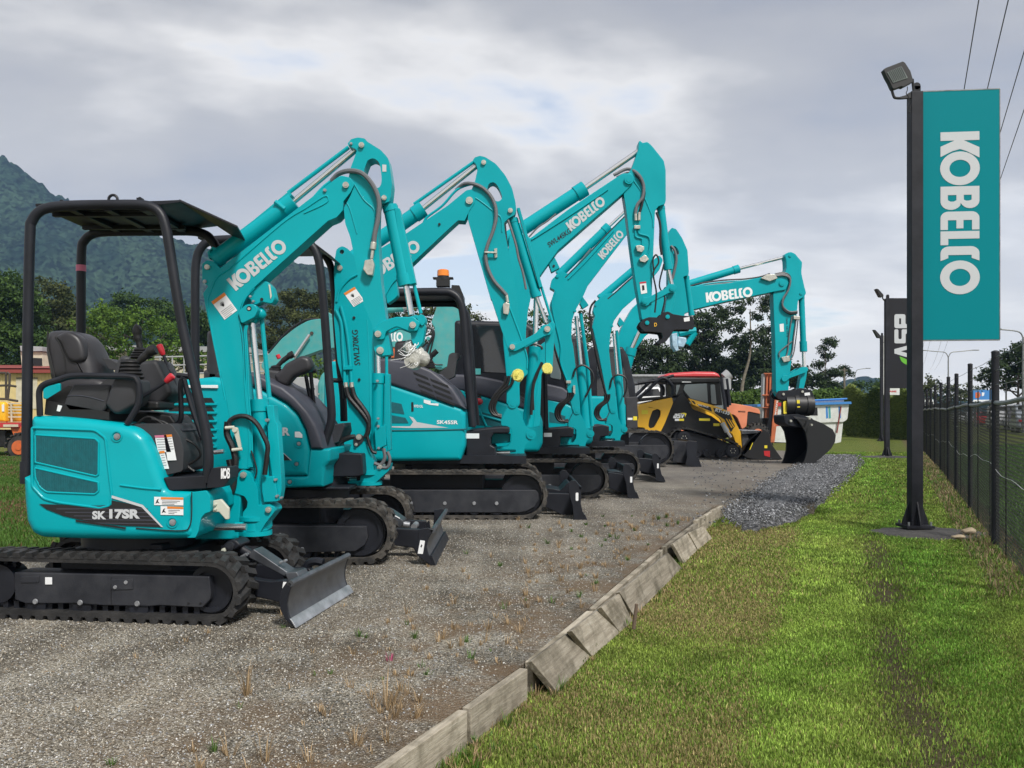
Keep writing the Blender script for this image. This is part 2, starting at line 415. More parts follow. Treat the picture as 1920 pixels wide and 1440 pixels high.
# ================================================================ ground
def lawn_h(x, y):
 """height of the lawn: lower than the gravel pad near the camera"""
 t = np.clip((21-np.asarray(y, float))/12.0, 0, 1); t = t*t*(3-2*t)
 r = -0.02-0.15*t
 return r+0.015*np.sin(np.asarray(x)*1.3+0.4*np.asarray(y))*np.clip(t*2, 0, 1)
PADE = [(-0.95, 2.3), (-0.508, 3.32), (0.041, 4.65), (0.76, 6.8), (1.71, 9.6), (2.80, 12.66)]     # timber line
def lawn_mat():
 m = bpy.data.materials.new('mown_lawn'); m.use_nodes = True; nt = m.node_tree; b = nt.nodes['Principled BSDF']
 tc = N(nt, 'ShaderNodeTexCoord'); sp = N(nt, 'ShaderNodeSeparateXYZ'); nt.links.new(tc.outputs['Object'], sp.inputs[0])
 def noise(sc, det=4, ro=0.6, src=None):
  n = N(nt, 'ShaderNodeTexNoise'); n.inputs['Scale'].default_value = sc; n.inputs['Detail'].default_value = det; n.inputs['Roughness'].default_value = ro
  nt.links.new(src or tc.outputs['Object'], n.inputs['Vector']); return n.outputs['Fac']
 nb, nm, nf = noise(0.45), noise(3.0, 6, .7), noise(55, 3, .7)
 base = ramp(nt, [(0.3, (0.06, 0.10, 0.014)), (0.5, (0.10, 0.135, 0.022)), (0.7, (0.155, 0.16, 0.04))]); nt.links.new(nm, base.inputs[0])
 # mowing strips and bare wheel line run beside the fence: s = x - 0.355 y
 s = mathn(nt, 'SUBTRACT', sp.outputs[0], mathn(nt, 'MULTIPLY', sp.outputs[1], 0.355))
 s = mathn(nt, 'ADD', s, mathn(nt, 'MULTIPLY_ADD', nb, 0.2, -0.1))
 brn = ramp(nt, [(0.0, 0.75), (0.235, 0.75), (0.26, 0.15), (0.62, 0.1), (0.75, 0.55), (0.85, 0.2)])
 nt.links.new(mathn(nt, 'MULTIPLY_ADD', s, 0.25, 0.35), brn.inputs[0])
 c = mixc(nt, mathn(nt, 'MULTIPLY', brn.outputs[0], nm), base.outputs[0], (0.17, 0.14, 0.045))
 mud = mathn(nt, 'SUBTRACT', 1.0, mathn(nt, 'MULTIPLY', mathn(nt, 'ABSOLUTE', mathn(nt, 'SUBTRACT', s, 0.42)), 3.0), clamp=True)
 nr = noise(1.6, 4, .6)
 mk = ramp(nt, [(0.22, 0.0), (0.45, 0.95)]); nt.links.new(mathn(nt, 'MULTIPLY', mathn(nt, 'ADD', mud, 0.12), mathn(nt, 'ADD', nr, 0.35)), mk.inputs[0])
 near = ramp(nt, [(0.0, 1.0), (0.5, 1.0), (0.6, 0.0)]); nt.links.new(mathn(nt, 'MULTIPLY', sp.outputs[1], 0.05), near.inputs[0])
 c = mixc(nt, mathn(nt, 'MULTIPLY', mk.outputs[0], near.outputs[0]), c, (0.075, 0.06, 0.035))
 # bare strip along the fence: d = x - 1.25 - 0.413 y
 d = mathn(nt, 'ABSOLUTE', mathn(nt, 'SUBTRACT', mathn(nt, 'SUBTRACT', sp.outputs[0], 1.08), mathn(nt, 'MULTIPLY', sp.outputs[1], 0.413)))
 d = mathn(nt, 'ADD', d, mathn(nt, 'MULTIPLY_ADD', nr, 0.7, -0.35))
 fb = ramp(nt, [(0.22, 0.85), (0.42, 0.0)]); nt.links.new(d, fb.inputs[0])
 c = mixc(nt, fb.outputs[0], c, (0.13, 0.095, 0.06))
 dark = ramp(nt, [(0.3, (0.45, 0.45, 0.45)), (0.62, (1.25, 1.25, 1.2))]); nt.links.new(nf, dark.inputs[0])
 c = mixc(nt, 1.0, c, dark.outputs[0], 'MULTIPLY')
 nt.links.new(c, b.inputs['Base Color']); b.inputs['Roughness'].default_value = 0.9; b.inputs['Specular IOR Level'].default_value = 0.15
 bp = N(nt, 'ShaderNodeBump'); bp.inputs['Strength'].default_value = 0.8; bp.inputs['Distance'].default_value = 0.03
 nt.links.new(nf, bp.inputs['Height']); nt.links.new(bp.outputs[0], b.inputs['Normal'])
 return m
def gravel_mat(name='gravel', tint=(1, 1, 1), dark=False):
 m = bpy.data.materials.new(name); m.use_nodes = True; nt = m.node_tree; b = nt.nodes['Principled BSDF']
 tc = N(nt, 'ShaderNodeTexCoord'); V = tc.outputs['Object']
 vo = N(nt, 'ShaderNodeTexVoronoi'); vo.inputs['Scale'].default_value = 105 if not dark else 36; nt.links.new(V, vo.inputs['Vector'])
 v2 = N(nt, 'ShaderNodeTexVoronoi'); v2.inputs['Scale'].default_value = 30; nt.links.new(V, v2.inputs['Vector'])
 def noise(sc, det=4, ro=0.6):
  n = N(nt, 'ShaderNodeTexNoise'); n.inputs['Scale'].default_value = sc; n.inputs['Detail'].default_value = det; n.inputs['Roughness'].default_value = ro
  nt.links.new(V, n.inputs['Vector']); return n.outputs['Fac']
 sh = N(nt, 'ShaderNodeSeparateColor'); nt.links.new(vo.outputs['Color'], sh.inputs[0])
 if dark:
  st = ramp(nt, [(0.0, (0.04, 0.041, 0.043)), (0.5, (0.09, 0.091, 0.095)), (0.85, (0.16, 0.16, 0.168)), (1.0, (0.30, 0.30, 0.31))])
 else:
  st = ramp(nt, [(0.0, (0.085, 0.075, 0.06)), (0.3, (0.20, 0.18, 0.145)), (0.62, (0.31, 0.285, 0.235)), (0.86, (0.42, 0.40, 0.35)), (0.96, (0.42, 0.41, 0.40)), (1.0, (0.6, 0.6, 0.6))])
 nt.links.new(sh.outputs[0], st.inputs[0])
 c = st.outputs[0]
 gap = ramp(nt, [(0.0, 1.0), (0.55, 0.9), (0.8, 0.35)]); nt.links.new(vo.outputs['Distance'], gap.inputs[0])
 c = mixc(nt, 1.0, c, gap.outputs[0], 'MULTIPLY') if not dark else c
 if not dark:
  nb = noise(0.9, 5, .65); lt = ramp(nt, [(0.36, (0.5, 0.48, 0.45)), (0.5, (0.9, 0.89, 0.87)), (0.66, (1.35, 1.33, 1.28))]); nt.links.new(nb, lt.inputs[0])
  c = mixc(nt, 1.0, c, lt.outputs[0], 'MULTIPLY')
  mp = N(nt, 'ShaderNodeMapping'); mp.inputs['Rotation'].default_value = (0, 0, math.radians(22)); mp.inputs['Scale'].default_value = (2.6, 0.16, 1); nt.links.new(V, mp.inputs[0])
  tn = N(nt, 'ShaderNodeTexNoise'); tn.inputs['Scale'].default_value = 1.3; tn.inputs['Detail'].default_value = 4; nt.links.new(mp.outputs[0], tn.inputs['Vector']); tr_ = ramp(nt, [(0.38, (0.74, 0.73, 0.71)), (0.5, (1, 1, 1)), (0.62, (1.18, 1.18, 1.17))]); nt.links.new(tn.outputs['Fac'], tr_.inputs[0])
  c = mixc(nt, 1.0, c, tr_.outputs[0], 'MULTIPLY')
  # dry brown weeds and soil, mostly along the timber edge
  sp = N(nt, 'ShaderNodeSeparateXYZ'); nt.links.new(V, sp.inputs[0])
  e = mathn(nt, 'SUBTRACT', sp.outputs[0], mathn(nt, 'MULTIPLY_ADD', sp.outputs[1], 0.40, -1.95))
  er = ramp(nt, [(0.0, 0.0), (0.3, 0.25), (0.62, 1.0), (1.0, 1.0)]); nt.links.new(mathn(nt, 'MULTIPLY_ADD', e, 0.4, 0.8), er.inputs[0])
  nr = noise(1.7, 7, .7); br = ramp(nt, [(0.43, 0.0), (0.58, 0.9)]); nt.links.new(nr, br.inputs[0])
  c = mixc(nt, mathn(nt, 'MULTIPLY', br.outputs[0], mathn(nt, 'MULTIPLY_ADD', er.outputs[0], 0.75, 0.12)), c, (0.15, 0.098, 0.055))
  # worn tarmac-like lane further back
  ln_ = noise(0.35, 6, .65); lr = ramp(nt, [(0.35, (0.15, 0.135, 0.125)), (0.65, (0.25, 0.225, 0.19))]); nt.links.new(ln_, lr.inputs[0]); lane = lr.outputs[0]
  fr_ = ramp(nt, [(0.0, 0.0), (0.30, 0.0), (0.75, 0.75)]); nt.links.new(mathn(nt, 'MULTIPLY', sp.outputs[1], 0.04), fr_.inputs[0])
  c = mixc(nt, fr_.outputs[0], c, lane)
 nt.links.new(c, b.inputs['Base Color']); b.inputs['Roughness'].default_value = 0.85; b.inputs['Specular IOR Level'].default_value = 0.25
 bp = N(nt, 'ShaderNodeBump'); bp.inputs['Strength'].default_value = 0.9; bp.inputs['Distance'].default_value = 0.012
 hh = mathn(nt, 'ADD', mathn(nt, 'MULTIPLY', vo.outputs['Distance'], -1.0), mathn(nt, 'MULTIPLY', noise(20), 0.8))
 nt.links.new(hh, bp.inputs['Height']); nt.links.new(bp.outputs[0], b.inputs['Normal'])
 return m
M['lawn'] = lawn_mat(); M['gravel'] = gravel_mat(); M['dgravel'] = gravel_mat('crushed_rock', dark=True)
def ground():
 # one sheet to the horizon, denser near the camera
 xs = np.concatenate([[-1550, -1200, -400, -150, -60], np.arange(-30, 60.1, 0.75), [90, 200, 500, 1000, 1550]])
 ys = np.concatenate([[-60, -10, 0], np.arange(1, 60.1, 0.75), [80, 120, 200, 400, 900, 1800]])
 X, Y = np.meshgrid(xs, ys); Z = lawn_h(X, Y)
 v = np.stack([X, Y, Z], -1).reshape(-1, 3); nx = len(xs); i = np.arange(len(ys)-1)[:, None]*nx+np.arange(nx-1)[None, :]
 f = np.stack([i, i+1, i+nx+1, i+nx], -1).reshape(-1, 4)
 o = npmesh('ground', v, f, M['lawn'], smooth=True); tag(o, kind='structure')
 # gravel pad: raised slab
 P = PADE+[(3.15, 12.8), (3.7, 12.6), (4.3, 12.9), (5.1, 15.2), (6.3, 18.5), (7.8, 22.0), (9.3, 26.0), (10.2, 30.5), (8.5, 33), (7.0, 50), (-12, 50), (-9, 31), (-6.8, 20.0), (-5.2, 12.5), (-4.3, 8.6), (-6.6, 8.35), (-14, 8.2), (-14, 2.3)]
 bm = bmesh.new(); top = [bm.verts.new((x, y, 0.0)) for x, y in P]; bot = [bm.verts.new((x, y, -0.3)) for x, y in P]
 bm.faces.new(top); n = len(P)
 for k in range(n): bm.faces.new((bot[k], bot[(k+1) % n], top[(k+1) % n], top[k]))
 bmesh.ops.triangulate(bm, faces=[f for f in bm.faces if len(f.verts) > 4]); bmesh.ops.recalc_face_normals(bm, faces=bm.faces)
 me = bpy.data.meshes.new('gravel_pad'); bm.to_mesh(me); bm.free(); me.materials.append(M['gravel'])
 o = bpy.data.objects.new('gravel_pad', me); COL.objects.link(o); tag(o, kind='structure')
ground()

# ================================================================ machines: shared builders
def oval(ua, ub, H, n=14, w0=0.0):
 """belt centre line, counter-clockwise, with arc-length spaced points added later"""
 r = H/2; pts = []
 for k in range(n+1): a = -math.pi/2+math.pi*k/n; pts.append((ub-r+r*math.cos(a), w0+r+r*math.sin(a)))
 for k in range(n+1): a = math.pi/2+math.pi*k/n; pts.append((ua+r+r*math.cos(a), w0+r+r*math.sin(a)))
 return pts
def resample(P, step):
 P = [Vector(p) for p in P]+[Vector(P[0])]; L = [0]
 for a, b in zip(P, P[1:]): L.append(L[-1]+(b-a).length)
 n = max(8, int(round(L[-1]/step))); out = []
 j = 0
 for k in range(n):
  s = L[-1]*k/n
  while L[j+1] < s: j += 1
  t = (s-L[j])/(L[j+1]-L[j]+1e-12); p = P[j].lerp(P[j+1], t); d = (P[j+1]-P[j]).normalized(); out.append((p, d))
 return out
def belt(fr, path, v0, v1, th, lug, lstep, mat, root, name='track'):
 """rubber belt with staggered chevron lugs on a closed (u,w) path"""
 mb = MB(); pts = resample(path, 0.04); n = len(pts); vs = []
 for p, d in pts:
  nrm = Vector((d.y, -d.x))
  for v, off in ((v0, 0), (v0, th), (v1, th), (v1, 0)):
   q = p+nrm*(off-th); vs.append(fr.W(q.x, v, q.y))
 fs = [(i*4+k, i*4+(k+1) % 4, ((i+1) % n)*4+(k+1) % 4, ((i+1) % n)*4+k) for i in range(n) for k in range(4)]
 mb.add(vs, fs)
 wd = v1-v0; rs = resample(path, lstep)
 for i, (p, d) in enumerate(rs):
  nrm = Vector((d.y, -d.x)); a = lstep*0.30
  for half in (0, 1):
   sh = (0.5 if half else 0.0)*lstep
   pc = p+d*sh
   va, vb = (v0-0.004, v0+wd*0.53) if half == 0 else (v0+wd*0.47, v1+0.004)
   sk = lstep*0.22*(1 if half == 0 else -1)
   q = []
   for (vv, skk) in ((va, -sk), (vb, sk)):
    for (aa, oo) in ((-a*1.25, -0.004), (-a*0.75, lug), (a*0.75, lug), (a*1.25, -0.004)):
     c = pc+d*(aa+skk)+nrm*oo; q.append(fr.W(c.x, vv, c.y))
   mb.add(q, [(0, 1, 2, 3), (7, 6, 5, 4), (0, 4, 5, 1), (1, 5, 6, 2), (2, 6, 7, 3), (3, 7, 4, 0)])
 return mb.build(name, mat, root)
def ringdisc(mb, fr, u, w, r, v0, v1, rin=0.0, n=28):
 if rin:
  mb.poly2(fr, [(u+r*math.cos(2*math.pi*k/n), w+r*math.sin(2*math.pi*k/n)) for k in range(n)], v0, v1,
                 [[(u+rin*math.cos(2*math.pi*k/n), w+rin*math.sin(2*math.pi*k/n)) for k in range(n)]])
 else: mb.cyl(fr.W(u, v0, w), fr.W(u, v1, w), r, n=n)
def undercarriage(root, fr, vn, vf, tw, ua, ub, H, guard_px, rollers, bolts, mat, lug=0.022, lstep=0.075, th=0.03, gd=0.035):
 """two tracks with frames, idlers, sprockets and rollers; guard_px is traced on the near track"""
 G = [fr.px(p[0], p[1], vn+gd) for p in guard_px]
 path = oval(ua, ub, H-2*lug, w0=lug)
 R = [fr.px(x, y, vn+gd)+(fr.m(r, vn),) for x, y, r in rollers]
 for side, (v0, v1) in enumerate(((vn, vn+tw), (vf-tw, vf))):
  t = belt(fr, path, v0, v1, th, lug, lstep, mat, root)
  g0, g1 = (v0+gd, v1-0.03)
  mb = MB(); mb.poly2(fr, G, g0, g1); gf = mb.build('track_frame', M['darks'], t, bevel=0.008)
  if side == 0:
   for x, y, r in bolts:
    b = MB(); u, w = fr.px(x, y, g0-0.006); rr = fr.m(r, g0); b.cyl(fr.W(u, g0-0.004, w), fr.W(u, g0-0.012, w), rr, rr*0.8, n=10); b.build('bolt', M['steel'], gf)
  r = H/2-lug-th
  mb = MB(); ringdisc(mb, fr, ub-H/2, H/2, r, v0+gd+0.05, v1-0.06); ringdisc(mb, fr, ub-H/2, H/2, r*0.93, v0+gd+0.03, v0+gd+0.05, r*0.74)
  mb.build('idler', M['dark'], t)
  mb = MB(); ringdisc(mb, fr, ua+H/2, H/2, r*0.8, v0+0.05, v1-0.05)
  for k in range(13):
   a = 2*math.pi*k/13; mb.box(fr.W(ua+H/2+math.cos(a)*r*.86, (v0+v1)/2, H/2+math.sin(a)*r*.86), r*.2, 0.05, r*.16, fr, a)
  mb.build('sprocket', M['dark'], t)
  for (u, w, rr) in R:
   mb = MB(); mb.cyl(fr.W(u, v0+gd+0.012, w), fr.W(u, v1-0.02, w), rr, n=18); mb.build('roller', M['dark'], t)
  # guide cleats along the inside of the lower run
  mb = MB(); k = ua+H*0.6
  while k < ub-H*0.55: mb.box(fr.W(k, (v0+v1)/2, lug+th+0.022), 0.035, tw*0.5, 0.045, fr); k += lstep*0.9
  mb.build('guide_cleats', M['dark'], t)
 mb = MB(); mb.box(fr.W((ua+ub)/2, (vn+vf)/2, H*0.72), (ub-ua)*0.42, (vf-vn)-2*tw+0.1, H*0.5, fr)
 mb.box(fr.W((ua+ub)/2, (vn+vf)/2, H*0.95), (ub-ua)*0.3, (vf-vn)*0.5, H*0.25, fr)
 mb.build('chassis', M['dark'], root, bevel=0.015)
def blade(root, fr, vn, vf, prof_px, face_n, edge_px, armz, label_px=None, back=None, mats=('blade', 'steel')):
 """dozer blade: prof_px = whole end outline; face = concave front polyline; edge = cutting strip; all traced at vn"""
 E = [fr.px(p[0], p[1], vn) for p in prof_px]
 t = 0.022
 front = [Vector(fr.px(p[0], p[1], vn)) for p in face_n]
 back = [p+Vector((-0.03, 0.0)) for p in front]
 mb = MB(); mb.poly2(fr, [tuple(p) for p in front]+[tuple(p) for p in back[::-1]], vn+t, vf-t)
 b = mb.build('blade', M[mats[0]], root, bevel=0.003)
 for v0 in (vn, vf-t): mb = MB(); mb.poly2(fr, E, v0, v0+t); mb.build('blade_end_plate', M['dark'], b, bevel=0.005)
 e = [fr.px(p[0], p[1], vn) for p in edge_px]
 mb = MB(); mb.poly2(fr, e, vn-0.004, vf+0.004); mb.build('cutting_edge', M[mats[1]], b, bevel=0.003)
 tp = front[0]
 mb = MB(); mb.cyl(fr.W(tp.x-0.012, vn, tp.y), fr.W(tp.x-0.012, vf, tp.y), 0.02, n=10); mb.build('top_bar', M[mats[0]], b)
 um = min(p.x for p in front)-0.09; lo, hi = min(p.y for p in front), max(p.y for p in front)
 for v in (vn*0.62+vf*0.38, vn*0.38+vf*0.62):
  mb = MB(); mb.poly2(fr, [(um+0.02, hi-0.03), (um-0.07, lo+(hi-lo)*.5), (um-0.09, lo+0.05), (um+0.04, lo+0.05)], v-0.01, v+0.01); mb.build('blade_rib', M['dark'], b)
 return b
def cylinder(root, fr, p0, pm, p1, r, rr, v, name='hydraulic_cylinder', mat='teal', band=True, vt=None):
 """barrel p0-pm in paint, bright rod pm-p1; radii in photo pixels"""
 vt = v if vt is None else vt
 f = lambda p: fr.W(*(lambda q: (q[0], v, q[1]))(fr.px(p[0], p[1], vt)))
 a, m, b = f(p0), f(pm), f(p1); R = fr.m(r, v); Q = fr.m(rr, v); d = (m-a).normalized()
 mb = MB(); mb.cyl(a, m, R, n=20)
 if band: mb.cyl(m-d*R*1.3, m+d*R*0.25, R*1.14, n=20); mb.cyl(a+d*R*0.2, a+d*R*0.9, R*1.08, n=20)
 c = mb.build(name, M[mat], root, bevel=0)
 mb = MB(); mb.cyl(m, b, Q, n=14); mb.build('piston_rod', M['chrome'], c)
 return c
def pins(parent, fr, L, va, vb, mat='zinc', name='pin'):
 for x, y, r in L:
  mb = MB(); mb.pin(fr, x, y, r, va, vb, n=18)
  u, w = fr.px(x, y, va); c = fr.m(r, va)
  mb.cyl(fr.W(u, va-0.004, w), fr.W(u, va, w), c*0.62, n=12)
  o = mb.build(name, M[mat], parent)
def hose(parent, fr, px, r, vs, mat='hose', name='hose', n=6):
 vs = vs if hasattr(vs, '__len__') else [vs]*len(px)
 P = [fr.P(p[0], p[1], v) for p, v in zip(px, vs)]
 mb = MB(); mb.tube(spl(P, n), fr.m(r, vs[0]), n=8); return mb.build(name, M[mat], parent)
def warn_label(parent, fr, a, b, c, v, pict=True, name='warning_label'):
 """white label, orange header; a=top left, b=top right, c=bottom left (px)"""
 A, B, C_ = Vector(a), Vector(b), Vector(c)
 q = lambda x, y: tuple(A+(B-A)*x+(C_-A)*y)
 o = decal(fr, [q(0, 0), q(1, 0), q(1, 1), q(0, 1)], v, name, M['white'], parent)
 decal(fr, [q(0, 0), q(1, 0), q(1, .15), q(0, .15)], v-0.0015, 'label_header', M['orange'], o)
 mb = MB()
 for k in range(5):
  y = .62+.08*k; mb.add([fr.P(*q(x, yy), v-0.0015) for x, yy in ((.08, y), (.92-.3*(k == 4), y), (.92-.3*(k == 4), y+.018), (.08, y+.018))], [(0, 1, 2, 3)])
 for k in range(5):
  a_ = -0.9+0.42*k; cx, cy = .47, .48
  mb.add([fr.P(*q(cx+dx, cy+dy), v-0.0015) for dx, dy in ((-.03, .02), (.03, .02), (.03+.2*math.sin(a_), -.2*math.cos(a_)-.02), (.2*math.sin(a_)-.0, -.22*math.cos(a_)))], [(0, 1, 2, 3)])
 mb.build('label_print', M['black'], o, recalc=False)
 return o
def rocker(root, H, L_, v, vt, t=0.045):
 mb = MB(); mb.prism(H, L_, v, v+t, vt=vt); return mb.build('rocker_link', M['teal2'], root, bevel=0.006)
GRP = 'teal excavators parked in a row'
# ================================================================ machine 1
def machine1():
 root = thing('mini_excavator', (-2.55, 6.2, 0), 'nearest teal mini excavator with open four-post canopy and black vinyl seat', 'excavator', GRP)
 U = Fr(-2.55, 6.2, -8); H = Fr(-2.55, 6.2, 0)
 B = lambda p: T(0, 760, 2.743, p); A = lambda p: T(0, 340, 3.131, p); C_ = lambda p: T(350, 240, 3.13, p)
 E = lambda p: T(400, 980, 6.4, p); G = lambda p: T(360, 760, 5.54, p); K = lambda p: T(360, 400, 4.0, p)
 vn = -0.55
 ub = U.px(446, 1100, vn)[0]; ua = ub-1.85; Ht = 0.42
 undercarriage(root, U, vn, 0.55, 0.25, ua, ub, Ht,
                  B([(72, 858), (1075, 880), (1085, 960), (1080, 1000), (1040, 1042), (820, 1030), (760, 1035), (520, 1030), (460, 1025), (380, 1020), (280, 1020), (130, 1020), (75, 1000)]),
                  [(66, 1137, 19), (151, 1140, 19), (258, 1141, 19)], [(66, 1128, 5.5), (150, 1130, 5.5), (257, 1132, 5.5), (236, 1092, 4), (216, 1101, 4)], M['rubber'], lug=0.026, lstep=0.085)
 decal(U, B([(232, 884), (268, 884), (268, 921), (232, 921)]), vn+0.028, 'white_sticker', M['white'], root)
 for pts in (B([(570, 895), (682, 893), (682, 947), (572, 950)]), B([(105, 882), (198, 878), (198, 912), (108, 914)])): mb = MB(); mb.prism(U, rnd(pts, 2), vn+0.029, vn+0.04, vt=vn+0.029); mb.build('cover_plate', M['darks'], root, bevel=0.003)
 for x in (968, 1030): mb = MB(); mb.pin(U, *B([(x, 1018)])[0], 2, vn+0.03, vn+0.05); mb.build('bolt_hole', M['black'], root)
 hose(root, U, B([(571, 885), (571, 1025)]), 0.5, vn+0.033, 'black', 'seam')
 # blade
 bl = blade(root, U, -0.55, 0.55, E([(900, 690), (945, 735), (905, 860), (880, 980), (895, 1090), (922, 1165), (985, 1258), (950, 1245), (860, 1160), (800, 1040), (785, 940), (800, 850), (840, 760)]),
          E([(945, 733), (915, 810), (890, 900), (880, 980), (888, 1060), (905, 1120), (922, 1165)]),
          E([(915, 1150), (945, 1168), (1002, 1262), (985, 1268)]), 0)
 decal(U, E([(838, 712), (880, 712), (828, 790)]), -0.556, 'white_sticker', M['white'], bl)
 for v0 in (-0.26, 0.19): mb = MB(); mb.prism(U, E([(150, 640), (310, 640), (560, 690), (700, 706), (840, 690), (900, 760), (860, 950), (790, 955), (560, 905), (320, 850), (150, 850)]), v0, v0+0.07, vt=-0.26); mb.build('blade_arm', M['dark'], root, bevel=0.008)
 mb = MB(); mb.prism(U, E([(455, 335), (480, 315), (900, 600), (870, 655), (420, 420)]), -0.12, 0.02); mb.prism(U, E([(850, 600), (1000, 590), (1060, 700), (900, 720)]), -0.14, 0.03)
 g = mb.build('blade_cylinder_guard', M['blade'], root, bevel=0.008)
 pins(g, U, E([(800, 480, 16), (855, 460, 16)]), -0.13, -0.1, 'steel', 'bolt')
 mb = MB(); mb.prism(U, rnd(E([(70, 330), (130, 250), (200, 205), (260, 205), (320, 260), (300, 300), (170, 370), (100, 380)]), 8), -0.15, 0.02); k_ = mb.build('blade_cylinder_head', M['dark'], root, bevel=0.01)
 pins(k_, U, E([(195, 285, 50)]), -0.17, -0.1, 'darks')
 pins(k_, U, E([(120, 335, 28)]), -0.17, -0.1, 'bracket', 'bolt')
 mb = MB(); mb.cyl(U.P(*E([(290, 290)])[0], -0.05), U.P(*E([(470, 400)])[0], -0.05), 0.035); mb.build('piston_rod', M['dark'], root)
 hose(root, U, E([(100, 440), (190, 495), (280, 450), (400, 380)]), 3.4, -0.15, 'ghose'); hose(root, U, E([(120, 520), (240, 570), (360, 510), (520, 500)]), 3.4, -0.15)
 hose(root, U, E([(150, 480), (250, 500), (340, 440), (420, 370)]), 2.6, -0.13, 'ghose')
 mb = MB(); mb.tube(spl([U.P(*p, 0.1) for p in E([(870, 650), (960, 600), (1090, 590)])], 6), 0.035); mb.tube(spl([U.P(*p, 0.25) for p in E([(1100, 560), (1150, 490), (1230, 465), (1320, 480)])], 6), 0.03); mb.build('blade_bracket', M['dark'], root)
 # slew ring
 mb = MB(); mb.cyl(H.W(0, 0, 0.38), H.W(0, 0, 0.54), 0.36, n=32); mb.build('slew_ring', M['dark'], root)
 # ------------------------------------------------ upper body
 vb = -0.5; vf = 0.46
 body = rnd(B([(148, 52), (300, 58), (450, 72), (620, 95, 10), (695, 118, 20), (745, 160, 16), (790, 250), (832, 375, 10), (852, 425, 8), (880, 437, 8), (985, 445, 3), (986, 600, 20), (1000, 655, 10), (985, 690, 14), (700, 695), (400, 692), (200, 684, 20), (150, 660, 20), (120, 600, 14), (108, 480, 10), (106, 365, 3), (140, 355, 3), (143, 200)]), 8)
 mb = MB(); mb.pillow(H, body, vb, vf, 0.07, n=5)
 bd = mb.build('body', M['teal'], root, ang=50)
 # recess edge lips round the panels
 def lip(pts, r=3.0, mat='teal', v=vb-0.002, nm='panel_bead', rr=8):
  P = [H.P(p[0], p[1], v) for p in rnd(B(pts), rr)]; mb = MB(); mb.tube(P+[P[0]], H.m(r, v), n=8, caps=False); return mb.build(nm, M[mat], bd)
 up = rnd(B([(182, 152, 6), (490, 172, 6), (508, 190, 5), (506, 355, 5), (495, 364, 5), (182, 293, 4)]), 4)
 lo = rnd(B([(180, 322, 3), (505, 396, 4), (508, 440, 6), (488, 457, 6), (240, 446, 14), (205, 420, 14), (182, 372, 8)]), 4)
 for nm, pts in (('grille', up), ('grille', lo)):
  mb = MB(); mb.prism(H, pts, vb-0.004, vb+0.02); g = mb.build(nm, M['grille'], bd)
  xs = [p[0] for p in pts]; mb = MB()
  def yr(x):
   ys = []
   for i in range(len(pts)):
    a, b = pts[i-1], pts[i]
    if (a[0]-x)*(b[0]-x) < 0: ys.append(a[1]+(b[1]-a[1])*(x-a[0])/(b[0]-a[0]))
   return (min(ys)+2, max(ys)-2) if len(ys) > 1 else None
  x = min(xs)+4
  while x < max(xs)-3:
   r = yr(x)
   if r and r[1]-r[0] > 3: mb.tube([H.P(x, r[0], vb-0.004), H.P(x, r[1], vb-0.004)], 0.0032, n=6)
   x += 4.2
  mb.build('grille_bars', M['grille'], g)
  P = [H.P(p[0], p[1], vb-0.002) for p in pts]; mb = MB(); mb.tube(P, 0.006, n=8, closed=True); mb.build('grille_rim', M['teal'], g)
 lip([(165, 115, 8), (490, 128, 20), (542, 168, 14), (556, 300), (574, 455, 8), (568, 515, 16), (515, 528, 10), (300, 500), (225, 480, 20), (165, 415, 14)], 2.4)
 hose(bd, H, B([(618, 410), (690, 420), (760, 428), (828, 432)]), 2.2, vb-0.001, 'teal', 'panel_bead')
 # swoosh decal with model name
 decal(H, spl(B([(200, 507), (330, 512), (470, 516), (575, 512)]), 3)[:]+[Vector(p) for p in B([(573, 488), (735, 522), (838, 627), (650, 620), (480, 603), (330, 570), (240, 535)])], vb-0.006, 'model_stripe', M['black'], bd)
 for i in range(5):
  y0 = 530+i*18; x0 = 290+i*45
  decal(H, B([(x0, y0), (760+i*15, y0+i*1.5), (760+i*15, y0+5+i*1.5), (x0, y0+5)]), vb-0.0075, 'stripe_line', M['hood'], bd)
 decal(H, B([(572, 462), (735, 512), (840, 627), (828, 625), (728, 524), (572, 476)]), vb-0.008, 'silver_line', M['silver'], bd)
 letter(quadmap(H, *B([(474, 586), (546, 587), (474, 543)]), vb-0.010), font_tris('SK', 0.05), 'lettering', M['silver'], bd)
 letter(quadmap(H, *B([(562, 584), (720, 584), (562, 534)]), vb-0.010), font_tris('17SR', 0.055), 'lettering', M['silver'], bd)
 decal(H, B([(388, 588), (650, 628), (645, 637), (390, 598)]), vb-0.009, 'dark_slot', M['black'], bd)
 for y0, y1, x0 in ((470, 515, 793), (518, 565, 826)):
  decal(H, B([(x0, y0), (943, y0+4), (943, y1), (x0, y1-2)]), vb-0.005, 'warning_label', M['white'], bd)
  decal(H, B([(x0+34, y0+2), (943, y0+4), (943, y0+15), (x0+34, y0+13)]), vb-0.007, 'label_header', M['orange'], bd)
  for k in range(3): decal(H, B([(x0+40, y0+20+k*8), (925-k*14, y0+22+k*8), (925-k*14, y0+24+k*8), (x0+40, y0+22+k*8)]), vb-0.007, 'label_print', M['hood'], bd)
  decal(H, B([(x0+6, y0+36), (x0+14, y0+16), (x0+24, y0+10), (x0+18, y0+22), (x0+28, y0+34), (x0+16, y0+30)]), vb-0.007, 'label_print', M['black'], bd)
